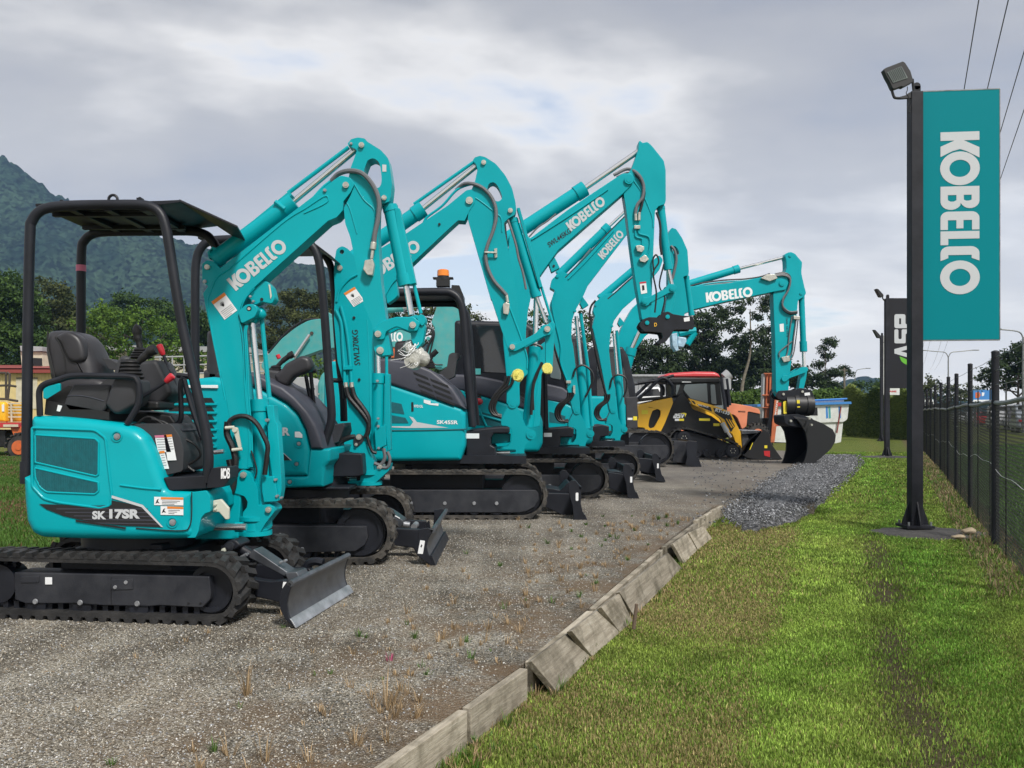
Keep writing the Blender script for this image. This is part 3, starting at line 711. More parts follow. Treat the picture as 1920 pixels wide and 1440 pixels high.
 for x, y in ((601, 160), (887, 602)):
  mb = MB(); u, w = H.px(*B([(x, y)])[0], vb); ringdisc(mb, H, u, w, 0.035, vb-0.006, vb+0.01, 0.027); mb.build('bolt_seat', M['teal'], bd)
  pins(bd, H, B([(x, y, 16)]), vb-0.012, vb, 'steel', 'bolt')
 # door seam
 hose(bd, H, B([(986, 446), (986, 560), (975, 620), (930, 645), (700, 632)]), 1.1, vb-0.004, 'black', 'panel_seam')
 # front plate under the floor and lower right of the body
 mb = MB(); mb.prism(H, rnd(B([(984, 447), (1062, 438), (1080, 470), (1082, 548), (1055, 556), (1034, 580), (1020, 650), (1005, 682), (960, 682)]), 3), vb+0.02, vf-0.05); mb.build('front_frame', M['teal'], root, bevel=0.012)
 mb = MB(); mb.prism(H, B([(1000, 432), (1200, 430), (1240, 460), (1225, 690), (1000, 690)]), 0.01, 0.36); mb.build('swing_bracket', M['teal'], root, bevel=0.01)
 mb = MB(); mb.prism(H, G([(215, 990), (300, 975), (382, 1070), (380, 1185), (345, 1187), (280, 1110), (215, 1110)]), -0.43, -0.40); br = mb.build('bracket', M['bracket'], root, bevel=0.006)
 pins(br, H, G([(237, 1030, 14), (237, 1080, 14)]), -0.45, -0.42, 'bracket', 'bolt')
 # floor and black foot area
 mb = MB(); mb.prism(H, B([(690, 100), (700, 118), (745, 160), (795, 250), (835, 380), (860, 432), (880, 440), (1060, 436), (1060, 365), (850, 350), (870, 340), (940, 345), (940, 130), (900, 100)]), vb+0.2, 0.1); mb.build('foot_well', M['dark'], root)
 mb = MB(); mb.prism(H, B([(838, 372), (1060, 360), (1060, 430), (870, 440)]), vb+0.03, vf-0.1); mb.build('floor_plate', M['dark'], root, bevel=0.008)
 mb = MB(); mb.prism(H, rnd(B([(640, 95), (880, 95), (925, 160), (945, 230), (940, 340), (850, 360), (795, 250), (760, 170)]), 6), vb+0.10, -0.02); eb = mb.build('engine_box', M['plast'], root, bevel=0.015)
 for (x, y, x1, y1, hd) in ((795, 155, 880, 240, 'pink'), (843, 152, 908, 282, 'orange'), (818, 236, 870, 326, 'orange')):
  decal(H, B([(x, y), (x1-25, y-3), (x1, y1), (x+18, y1+2)]), vb+0.092, 'info_label', M['white'], eb)
  decal(H, B([(x, y), (x1-25, y-3), (x1-22, y+9), (x+2, y+12)]), vb+0.089, 'label_header', M[hd], eb)
  for k in range(5): decal(H, B([(x+10+k*2, y+20+k*13), (x1-25+k*3, y+18+k*13), (x1-25+k*3, y+20+k*13), (x+10+k*2, y+22+k*13)]), vb+0.089, 'label_print', M['hood'], eb)
 mb = MB(); mb.prism(H, rnd(G([(205, 650), (240, 650), (395, 640), (395, 760), (325, 850), (150, 862), (165, 760)]), 3), vb+0.02, vb+0.2); fc = mb.build('front_cowl', M['dark'], root, bevel=0.012)
 letter(quadmap(H, *G([(300, 765), (394, 758), (300, 655)]), vb+0.012), [LOGO[0], LOGO[1], LOGO[2]], 'lettering', M['white'], fc)
 # ------------------------------------------------ canopy
 cn, cf = -0.44, 0.27; R = 0.032
 def post(ptsA, v, **k):
  P = [H.P(x, y, v) for x, y in rnd(ptsA, 22, 8)[4:-4] if True]; return P
 nearp = A([(160, 1440), (170, 300)])+[(p) for p in []]
 mb = MB()
 near = [(50, 885), (52, 700), (56, 440)]+rnd([(56, 440), (60, 386, 34), (290, 384, 34), (312, 470)], 30, 10)[10:-10]+[(312, 470), (342, 620), (378, 800), (384, 860), (388, 900)]
 near = [(50, 885), (52, 640), (56, 445), (60, 415), (75, 396), (100, 388), (140, 385), (200, 384), (262, 384), (288, 390), (303, 404), (312, 430), (318, 465), (340, 600), (366, 720), (386, 810), (391, 860), (388, 905)]
 P = spl([H.P(x, y, cn) for x, y in near], 4); mb.tube(P, R, n=14)
 farp = [(152, 760), (152, 560), (153, 470), (158, 452), (172, 440), (200, 435), (300, 434), (360, 434), (385, 440), (398, 452), (407, 470), (415, 520), (440, 640)]
 mb2 = MB(); mb2.tube(spl([H.P(x, y, cf) for x, y in farp], 4), R, n=14)
 cp = mb.build('canopy_post', M['dark'], root); cp2 = mb2.build('canopy_post', M['dark'], root)
 mb = MB(); u, w = H.px(152, 503, cf); mb.cyl(H.W(u, cf, w-0.022), H.W(u, cf, w+0.022), R*1.06, n=16); mb.build('tape_band', M['pink'], cp2)
 mb = MB(); u, w = H.px(49, 880, cn); mb.cyl(H.W(u, cn, w-0.09), H.W(u, cn, w+0.05), R*1.15, n=16); mb.build('post_foot', M['dark'], cp)
 # roof sheet: underside visible, front flap sloping down
 mb = MB()
 rt = [H.px(*p, cn) for p in A([(200, 122), (1060, 110), (1390, 248), (1380, 256), (1290, 262), (1050, 128), (940, 132), (200, 136)])]
 # main roof slab, then visor
 u0, w0 = H.px(66, 381, cn); u1, _ = H.px(300, 378, cn); u2, w2 = H.px(338, 375, cn); u3, w3 = H.px(441, 420, cn)
 wt = H.px(200, 378, cn)[1]
 mb.poly2(H, [(u0, wt-0.03), (u0, wt-0.012), (u1, wt+0.006), (u2, wt+0.012), (u2, wt-0.004), (u1, wt-0.02)], cn-0.0, cf+0.03)
 vs = []
 for (u, w, v) in ((u2-0.22, wt+0.004, cn+0.05), (u2-0.22, wt+0.004, cf), (u2, wt+0.012, cn-0.02), (u2, wt+0.012, cf+0.03), (u3, w3, cn+0.05), (u3-0.12, w3, cf-0.02)):
  vs += [H.W(u, v, w), H.W(u, v, w-0.015)]
 mb.add(vs, [(4, 6, 10, 8), (5, 9, 11, 7), (4, 8, 9, 5), (8, 10, 11, 9), (10, 6, 7, 11), (4, 5, 7, 6)])
 for k in range(1, 4):
  uu = u0+(u2-u0)*k/4; mb.box(H.W(uu, (cn+cf)/2, wt-0.045), 0.05, (cf-cn), 0.03, H)
 for v in (cn+0.15, cf-0.15): mb.box(H.W((u0+u1)/2, v, wt-0.05), (u1-u0)*0.9, 0.04, 0.03, H)
 rf = mb.build('canopy_roof', M['dark'], root, bevel=0.003)
 mb = MB(); mb.box(H.W((u0+u1)/2+0.12, (cn+cf)/2, wt-0.034), (u1-u0)*0.5, (cf-cn)*0.7, 0.006, H); mb.build('roof_liner', M['plast'], rf)
 mb = MB(); ru, rw = H.px(212, 374, cn); mb.tube([H.W(ru+0.028*math.cos(a), cn, rw+0.028*math.sin(a)) for a in [2*math.pi*k/16 for k in range(16)]], 0.009, n=8, closed=True); mb.build('lifting_eye', M['dark'], rf)
 mb = MB(); mb.pin(H, 262, 373, 4, cn, cn+0.04); mb.pin(H, 115, 378, 4, cn, cn+0.04); mb.box(H.P(262, 376, cn+0.02), 0.03, 0.03, 0.03, H); mb.build('bolt', M['dark'], rf)
 # ------------------------------------------------ seat and controls
 st = MB(); st.pillow(H, spl(A([(243, 920), (262, 882), (300, 870), (380, 872), (440, 890), (495, 950), (545, 1060), (560, 1130), (540, 1180), (300, 1180), (262, 1100), (243, 1000)]), 3), -0.2, 0.16, 0.09, n=5)
 seat = st.build('seat', M['vinyl'], root, ang=60)
 mb = MB(); mb.pillow(H, spl(A([(325, 905), (380, 880), (430, 892), (470, 930), (492, 1000), (488, 1050), (440, 1065), (400, 1050), (375, 1010), (350, 950)]), 3), -0.225, -0.1, 0.03, n=4); mb.build('seat_cushion', M['vinyl'], seat, ang=60)
 hose(seat, H, A([(282, 880), (280, 960), (300, 1050), (318, 1130), (318, 1180)]), 1.6, -0.195, 'black', 'seam')
 hose(seat, H, A([(325, 912), (355, 960), (378, 1040), (385, 1120)]), 1.4, -0.2, 'black', 'seam')
 mb = MB(); mb.pillow(H, A([(300, 1150), (560, 1150), (640, 1190), (640, 1280), (300, 1280)]), -0.2, 0.2, 0.05); mb.build('seat_base', M['vinyl'], seat, ang=60)
 mb = MB(); mb.prism(H, rnd(A([(250, 1190), (350, 1185), (352, 1280), (290, 1284), (250, 1275)]), 3), -0.22, 0.2); mb.build('rear_cover', M['teal'], root, bevel=0.01)
 mb = MB(); mb.prism(H, A([(280, 1290), (640, 1355), (640, 1400), (270, 1372)]), -0.4, 0.3); mb.prism(H, A([(270, 1280), (400, 1200), (640, 1250), (655, 1410), (260, 1370)]), -0.36, 0.3); mb.build('seat_mount', M['black'], root)
 decal(H, A([(340, 1312), (366, 1318), (352, 1352), (332, 1348)]), -0.405, 'buckle', M['white'], root)
 mb = MB(); mb.pillow(H, rnd(A([(430, 1190), (640, 1192), (652, 1205), (622, 1330), (600, 1358), (400, 1358), (368, 1318), (385, 1270)]), 3), -0.40, -0.25, 0.02)
 con = mb.build('console', M['plast'], root, ang=50)
 mb = MB(); mb.pillow(H, rnd(A([(672, 1140), (820, 1165), (830, 1240), (800, 1310), (690, 1368), (660, 1362), (612, 1310), (645, 1210)]), 5), -0.42, -0.24, 0.025); mb.prism(H, A([(590, 1190), (640, 1150), (700, 1150), (700, 1260), (600, 1260)]), -0.38, -0.25); mb.build('console', M['plast'], root, ang=50)
 hose(con, H, A([(398, 1258), (470, 1258), (540, 1270), (612, 1290)]), 0.8, -0.402, 'hood', 'seam')
 mb = MB()
 for k in range(5):  # rubber boot of the near joystick
  c = Vector(A([(770-2*k, 1150-22*k)])[0]); u, w = H.px(c.x, c.y, -0.33); mb.ball(H.W(u, -0.33, w), 0.085-0.007*k, 0.075-0.006*k, 0.022, n=14, m=6)
 mb.build('joystick_boot', M['black'], root)
 mb = MB(); mb.tube(spl([H.P(*p, -0.33) for p in A([(690, 1130), (700, 1090), (715, 1055), (735, 1042), (760, 1050)])], 5), [0.02]*5*4+[0.016], n=10); mb.ball(H.P(*A([(738, 1048)])[0], -0.33), 0.035, 0.025, 0.022)
 mb.tube([H.P(*A([(690, 1100)])[0], -0.33), H.P(*A([(665, 1160)])[0], -0.33)], 0.01); mb.build('lever', M['plast'], root)
 mb = MB(); mb.tube(spl([H.P(*p, -0.3) for p in A([(790, 1085), (835, 1040), (880, 1000), (915, 985)])], 4), [0.02]*4+[0.026]*4+[0.034]*5, n=12); mb.build('joystick', M['black'], root)
 mb = MB(); P = spl([H.P(*p, 0.12) for p in A([(825, 985), (815, 940), (806, 900), (808, 865), (820, 852)])], 4); mb.tube(P, [0.022]*5+[0.028]*4+[0.032]*4+[0.03]*3+[0.018], n=12)
 for k in range(4): mb.ball(H.P(*A([(828, 990+14*k)])[0], 0.12), 0.05+0.012*k, 0.05, 0.018, n=14, m=6)
 mb.build('joystick', M['black'], root)
 mb = MB(); mb.prism(H, rnd(A([(595, 1035), (640, 1040), (695, 1070), (690, 1110), (640, 1105), (610, 1060)]), 4), -0.12, 0.02); mb.build('armrest', M['plast'], root, bevel=0.02)
 mb = MB(); mb.pillow(H, rnd(A([(800, 1060), (905, 1045), (925, 1060), (1000, 1215), (1005, 1245), (930, 1310), (860, 1300), (800, 1180)]), 5), -0.05, 0.25, 0.03); mb.build('console', M['plast'], root, ang=50)
 mb = MB(); mb.prism(H, A([(800, 1290), (930, 1290), (930, 1340), (800, 1345)]), -0.2, 0.1); mb.prism(H, A([(640, 1330), (1000, 1370), (1050, 1440), (740, 1440), (640, 1400)]), -0.1, 0.25); mb.build('control_linkage', M['black'], root, bevel=0.02)
 for red, st_, v in ((A([(935, 965), (955, 1012)]), A([(955, 1005), (985, 1090), (1010, 1130), (1030, 1200), (1035, 1240), (1010, 1265)]), 0.1), (A([(1012, 1142), (978, 1172)]), A([(975, 1175), (900, 1225), (800, 1285), (700, 1335)]), -0.36)):
  mb = MB(); mb.tube(spl([H.P(*p, v) for p in st_], 5), 0.011, n=10); lv = mb.build('lever', M['dark'], root)
  a, b = H.P(*red[0], v), H.P(*red[1], v); mb = MB(); d = (b-a); mb.tube([a-d*.12, a, a+d*.5, b, b+d*.2], [0.018, 0.024, 0.023, 0.019, 0.013], n=12); mb.build('lever_grip', M['red'], lv)
 # guard rail in front of the seat
 mb = MB(); mb.tube(spl([H.P(*p, -0.45) for p in A([(235, 1375), (232, 1300), (232, 1230), (262, 1192), (340, 1168), (430, 1143), (600, 1143), (770, 1148), (805, 1170), (818, 1210), (815, 1300), (780, 1370), (745, 1425)])], 4), 0.02, n=10); mb.build('guard_rail', M['dark'], root)
 mb = MB()
 for pts, v in ((A([(1040, 1138), (1110, 1145)]), -0.05), (A([(1075, 1150), (1060, 1190), (1062, 1290), (1060, 1400), (1010, 1440), (940, 1478)]), -0.1), (A([(1080, 1160), (1115, 1290), (1150, 1400), (1165, 1440), (1185, 1500)]), -0.15), (A([(1070, 1165), (1135, 1300), (1180, 1440), (1190, 1520)]), -0.05)):
  mb.tube(spl([H.P(*p, v) for p in pts], 4), 0.018, n=8)
 mb.build('travel_lever', M['dark'], root)
 for k, (pts) in enumerate((B([(700, 100), (760, 60), (830, 90), (870, 140)]), B([(780, 70), (860, 95), (920, 160), (960, 300), (1000, 340)]), B([(900, 150), (1000, 200), (1030, 260), (960, 310), (930, 340)]), B([(690, 110), (720, 160), (770, 190), (790, 185)]))):
  hose(root, H, pts, 2.6, -0.3)
 # ------------------------------------------------ swing post, boom, arm (drawn on the boom's own plane)
 bv = 0.10; t = 0.10
 mb = MB()
 post_ = rnd(G([(525, 660, 40), (600, 700, 6), (660, 820, 8), (685, 890, 10), (690, 1000), (690, 1040, 6), (800, 1030, 12), (850, 1060, 14), (860, 1100, 10), (760, 1230, 8), (690, 1350, 8), (530, 1358, 6), (528, 1160, 4), (530, 1110, 6), (570, 1060, 10), (578, 1000, 10), (545, 945, 16), (470, 920, 10), (428, 910, 6), (440, 840, 8), (485, 700, 14)]), 4)
 mb.prism(H, post_, bv-t, bv+t); sp_ = mb.build('swing_post', M['teal'], root, bevel=0.015, seg=3)
 mb = MB(); u, w = H.px(*G([(608, 1200)])[0], bv-t)
 for (ya, yb, rr) in ((1165, 1205, .095), (1225, 1310, .085), (1315, 1362, .095)):
  wa, wb = H.px(*G([(608, ya)])[0], bv-t)[1], H.px(*G([(608, yb)])[0], bv-t)[1]; mb.cyl(H.W(u, bv, wa), H.W(u, bv, wb), rr*1.25, n=24)
 mb.build('swing_pivot', M['teal'], sp_, bevel=0)
 pins(sp_, H, G([(530, 723, 32), (790, 1085, 30)]), bv-t-0.02, bv+t, 'zinc')
 cylinder(root, H, (330, 986), (378, 988), (462, 988), 9, 6.5, -0.12, 'swing_cylinder', 'dark', band=False)
 mb = MB(); mb.cyl(H.P(442, 988, -0.1), H.P(456, 988, -0.1), 0.035); mb.build('rod_end', M['teal'], root)
 # boom
 bt = 0.085
 bo = K([(75, 380, 10), (110, 350, 10), (160, 360, 6), (210, 410, 4)])+T(350, 240, 3.13, [(870, 300, 4), (905, 278, 10), (960, 290, 12), (985, 330, 12), (960, 380, 8), (920, 430, 4), (915, 485, 6), (880, 525, 8), (830, 545, 4)])+K([(560, 470, 20), (440, 580, 30), (370, 680, 30), (350, 760, 20), (362, 880, 6)])+G([(610, 300), (600, 660), (480, 660)])+K([(240, 1300), (140, 900), (100, 700), (82, 600, 6), (120, 545, 8), (75, 510, 5)])
 bo = rnd(bo, 5)
 mb = MB(); mb.prism(H, bo, bv-bt, bv+bt); bm_ = mb.build('boom', M['teal'], root, bevel=0.013, seg=3)
 # raised weld strip along the top edge of the boom
 hose(bm_, H, K([(250, 1400), (200, 1150), (150, 900), (118, 680), (135, 600), (190, 480), (300, 400)])+C_([(560, 560), (700, 470), (810, 400), (830, 425), (790, 455), (690, 500)]), 1.6, bv-bt-0.001, 'teal', 'weld_seam', 5)
 hose(bm_, H, G([(585, 640), (590, 300)])+K([(395, 1300), (385, 1000), (372, 880), (360, 820), (362, 740), (400, 640), (470, 560)]), 1.2, bv-bt-0.001, 'teal', 'weld_seam', 5)
 for dx in (0, 16): hose(bm_, H, G([(628-dx, 640), (620-dx, 300)])+K([(425-dx/1.4, 1350), (412-dx/1.4, 1000), (405-dx/1.4, 900), (415-dx/1.4, 840)]), 1.9, bv-bt+0.01, 'teal', 'oil_pipe')
 letter(quadmap(H, *C_([(290, 958), (600, 708), (232, 890)]), bv-bt-0.003), LOGO, 'lettering', M['silver'], bm_)
 warn_label(bm_, H, *C_([(145, 1020), (220, 965), (222, 1125)]), bv-bt-0.003)
 pins(bm_, H, C_([(118, 815, 15), (366, 1060, 15), (933, 333, 18)]), bv-bt-0.02, bv+bt+0.02, 'zinc')
 pins(bm_, H, C_([(104, 900, 11), (372, 988, 7), (390, 1017, 7), (810, 365, 10)]), bv-bt-0.012, bv-bt+0.01, 'steel', 'bolt')
 mb = MB(); mb.prism(H, rnd(C_([(350, 990), (385, 930), (430, 895), (475, 900), (500, 930), (518, 1000), (500, 1032), (440, 1020), (400, 1040)]), 4), bv-0.06, bv+0.05); wl_ = mb.build('work_lamp', M['teal'], bm_, bevel=0.006)
 decal(H, C_([(480, 918), (490, 920), (500, 985), (492, 1005)]), bv-0.066, 'lamp_lens', M['bracket'], wl_)
 pins(wl_, H, C_([(440, 1005, 9)]), bv-0.066, bv-0.05, 'black', 'bolt')
 # boom lift cylinder and its tube/guard
 mb = MB(); mb.prism(H, rnd(C_([(300, 1080), (345, 1035), (395, 1032), (420, 1060), (400, 1110), (360, 1130), (320, 1150)]), 5), bv-bt-0.02, bv+bt+0.02); mb.build('cylinder_lug', M['teal'], bm_, bevel=0.006)
 lc = cylinder(root, H, (495, 990), (487, 752), (472, 598), 14.5, 6, bv, 'boom_cylinder')
 mb = MB(); mb.tube([H.P(491, 600, bv+0.03), H.P(505, 745, bv+0.03)], 0.016, n=8); mb.ball(H.P(489, 588, bv), 0.04, 0.04, 0.045); mb.ball(H.P(474, 594, bv), 0.045, 0.045, 0.05); mb.build('cylinder_guide', M['teal'], lc)
 mb = MB(); mb.prism(H, G([(765, 0), (850, 0), (860, 150), (890, 200), (925, 720), (930, 870), (910, 985), (880, 1000), (830, 740), (795, 480), (780, 190), (790, 150)]), bv-0.05, bv+0.06); mb.prism(H, G([(720, 745), (850, 738), (880, 900), (890, 1000), (745, 1008), (725, 900)]), bv-0.09, bv+0.07); gd = mb.build('cylinder_guard', M['teal'], lc, bevel=0.006)
 pins(gd, H, G([(862, 775, 14), (878, 945, 14), (922, 962, 12), (775, 155, 18)]), bv-0.1, bv-0.06, 'steel', 'bolt')
 hose(root, H, G([(400, 250), (385, 180), (440, 130), (520, 112), (600, 130), (680, 200), (740, 310), (785, 420), (775, 560), (755, 720)]), 4.8, [bv-0.12]*10)
 hose(root, H, G([(370, 170), (365, 300), (420, 430), (450, 560), (440, 700), (425, 850), (380, 925), (300, 880)]), 6.5, [bv-0.11]*8)
 hose(root, H, G([(395, 560), (420, 700), (400, 850), (340, 900)]), 8, [bv-0.08]*4)
 hose(root, H, G([(615, 470), (650, 580), (672, 680), (655, 760)]), 1.6, [bv-0.1]*4)
 mb = MB(); mb.prism(H, rnd(G([(415, 240), (470, 225), (510, 440), (485, 455), (440, 300)]), 4), bv-0.15, bv-0.13); mb.tube([H.P(*G([(345, 235)])[0], bv-0.14), H.P(*G([(440, 228)])[0], bv-0.14)], 0.012); mb.tube([H.P(*G([(415, 465)])[0], bv-0.14), H.P(*G([(520, 452)])[0], bv-0.14)], 0.012)
 mb.pin(H, *G([(442, 255)])[0], 5, bv-0.16, bv-0.13); mb.build('hose_bracket', M['bracket'], root, bevel=0.004)
 cylinder(root, H, *G([(330, 480), (330, 478), (230, 490)]), 4.5, 4, bv-0.1, 'lock_rod', band=False)
 # arm cylinder on top of the boom
 ac = cylinder(root, H, (402, 488), (548, 380), (666, 282), 16, 5.5, bv, 'arm_cylinder')
 mb = MB(); mb.prism(H, rnd(C_([(120, 730, 6), (150, 695, 8), (185, 710, 3), (600, 370, 2), (618, 392, 2), (200, 730), (130, 770)]), 2), bv-0.045, bv+0.045, holes=[[(p.x, p.y) for p in [Vector(C_([(150+15*math.cos(a), 728+15*math.sin(a))])[0]) for a in [2*math.pi*k/12 for k in range(12)]]]]); mb.build('cylinder_bracket', M['teal'], ac, bevel=0.006)
 mb = MB(); mb.tube([H.P(540, 362, bv), H.P(654, 276, bv)], 0.015, n=8); mb.tube([H.P(516, 378, bv-0.06), H.P(534, 392, bv-0.06)], 0.016); mb.build('guide_rod', M['teal'], ac)
 hose(bm_, H, C_([(300, 780), (500, 620), (690, 500), (740, 420), (800, 350), (850, 310)]), 3.2, bv-0.02, 'teal', 'oil_pipe')
 hose(bm_, H, C_([(330, 770), (520, 630), (680, 520)]), 2.4, bv-0.06, 'teal', 'oil_pipe')
 # arm (dipper)
 at = 0.075
 hole = spl(C_([(1062, 190), (1095, 178), (1130, 205), (1142, 270), (1142, 325), (1120, 352), (1085, 320), (1050, 285), (1040, 255), (1050, 220), (1062, 190)]), 3)[:-1]
 am = C_([(945, 90, 4), (965, 65, 8), (1005, 55, 5), (1045, 62, 6), (1060, 80, 4), (1140, 130, 14), (1185, 180, 20), (1197, 260, 12), (1205, 330, 8), (1198, 400, 8), (1190, 430, 8), (1150, 445, 6), (1135, 430, 6), (1125, 460, 8), (1120, 600), (1140, 900), (1168, 1110), (1195, 1290, 6), (1200, 1330, 8), (1120, 1338, 8), (1100, 1300, 6), (1090, 1160), (1040, 1040), (960, 640), (930, 560), (922, 470, 10), (960, 400, 4), (985, 340, 10), (950, 295, 8), (960, 240, 14), (1000, 130, 8), (985, 120, 3), (950, 105, 4)])
 mb = MB(); mb.prism(H, rnd(am, 5), bv-at, bv+at, vt=bv-at, holes=[[tuple(p) for p in hole]]); arm = mb.build('arm', M['teal'], root, bevel=0.013, seg=3)
 pins(arm, H, C_([(1025, 98, 16), (1158, 408, 15), (1122, 1208, 20), (1135, 1305, 21)]), bv-at-0.02, bv+at+0.02, 'zinc')
 pins(arm, H, C_([(964, 90, 8), (1150, 1230, 8)]), bv-at-0.014, bv-at, 'steel', 'bolt')
 decal(H, C_([(1148, 214), (1172, 216), (1172, 256), (1148, 256)]), bv-at-0.003, 'white_sticker', M['silver'], arm)
 hose(arm, H, C_([(985, 330), (1040, 420), (1100, 480), (1105, 560)]), 1.5, bv-at-0.001, 'teal', 'weld_seam'); hose(arm, H, C_([(1000, 620), (960, 480), (940, 440)]), 1.2, bv-at-0.001, 'teal', 'weld_seam')
 hose(arm, H, C_([(850, 310), (890, 270), (950, 252), (1020, 262), (1075, 310), (1115, 380), (1130, 450), (1122, 540), (1105, 620), (1098, 680)]), 4.6, [bv-0.02, bv-0.04, bv-0.08]+[bv-at-0.03]*7, 'ghose')
 mb = MB(); mb.tube([H.P(*p, bv-at-0.03) for p in C_([(1098, 670), (1092, 715)])], 0.022, n=10); mb.tube([H.P(*p, bv-at-0.03) for p in C_([(1092, 715), (1085, 770)])], 0.013, n=8)
 mb.prism(H, C_([(1045, 775), (1090, 768), (1100, 800), (1090, 865), (1060, 862), (1035, 830)]), bv-at-0.055, bv-at-0.0); mb.build('coupling', M['zinc'], arm, bevel=0.006)
 # bucket cylinder, link, rocker
 bc = cylinder(root, H, (731, 385), (761, 532), (771, 590), 13.5, 6, bv, 'bucket_cylinder')
 mb = MB(); mb.prism(H, C_([(1218, 465), (1250, 470), (1345, 910), (1305, 920), (1240, 620)]), bv-0.045, bv+0.045); mb.tube([H.P(*C_([(1330, 900)])[0], bv), H.P(*C_([(1375, 1090)])[0], bv)], 0.014); mb.build('cylinder_guard', M['teal'], bc, bevel=0.005)
 mb = MB(); mb.prism(H, rnd(C_([(1095, 1180, 10), (1150, 1130, 14), (1230, 1108, 10), (1330, 1108, 10), (1370, 1140, 12), (1355, 1190, 12), (1310, 1195, 8), (1230, 1165, 14), (1170, 1195, 10), (1160, 1240, 12), (1110, 1245, 12)]), 6), bv-0.105, bv-0.07); mb.prism(H, rnd(C_([(1095, 1180, 10), (1150, 1130, 14), (1230, 1108, 10), (1330, 1108, 10), (1370, 1140, 12), (1355, 1190, 12), (1310, 1195, 8), (1230, 1165, 14), (1170, 1195, 10), (1160, 1240, 12), (1110, 1245, 12)]), 6), bv+0.07, bv+0.105, vt=bv-0.105)
 lk = mb.build('rocker_link', M['teal'], root, bevel=0.006)
 pins(lk, H, C_([(1122, 1208, 19), (1326, 1155, 19)]), bv-0.125, bv+0.12, 'zinc')
 mb = MB(); mb.prism(H, rnd(C_([(1300, 1110, 8), (1350, 1095, 8), (1390, 1130, 10), (1400, 1160), (1385, 1260, 8), (1350, 1300, 8), (1320, 1250, 8)]), 5), bv-0.06, bv+0.06); mb.prism(H, rnd(C_([(1345, 1110), (1375, 1090), (1400, 1105), (1400, 1145), (1380, 1165)]), 4), bv-0.075, bv+0.075); mb.build('bucket_link', M['teal'], root, bevel=0.006)
 # plastic-wrapped coupler end
 rr = random.Random(3); mb = MB()
 for k in range(5):
  x, y = C_([(1310+18*k, 1290+16*k)])[0]; mb.ball(H.P(x, y, bv), 0.05+.006*(k % 3), 0.055, 0.058, n=9, m=6)
 mb.pin(H, *C_([(1322, 1365)])[0], 15, bv-0.12, bv+0.1)
 wr = mb.build('plastic_wrap', M['plwrap'], root)
 mb = MB()
 for k in range(16):
  x, y = C_([(rr.uniform(1290, 1370), rr.uniform(1250, 1350))])[0]; P = [H.P(x, y, bv-0.1), H.P(x-rr.uniform(2, 14), y+rr.uniform(2, 16), bv-0.13), H.P(x-rr.uniform(8, 30), y+rr.uniform(-2, 22), bv-0.1)]
  mb.tube(spl(P, 4), 0.0022, n=5)
 mb.build('loose_wrap', M['white'], wr)
 pins(wr, H, C_([(1322, 1365, 15)]), bv-0.135, bv-0.1, 'zinc')
machine1()

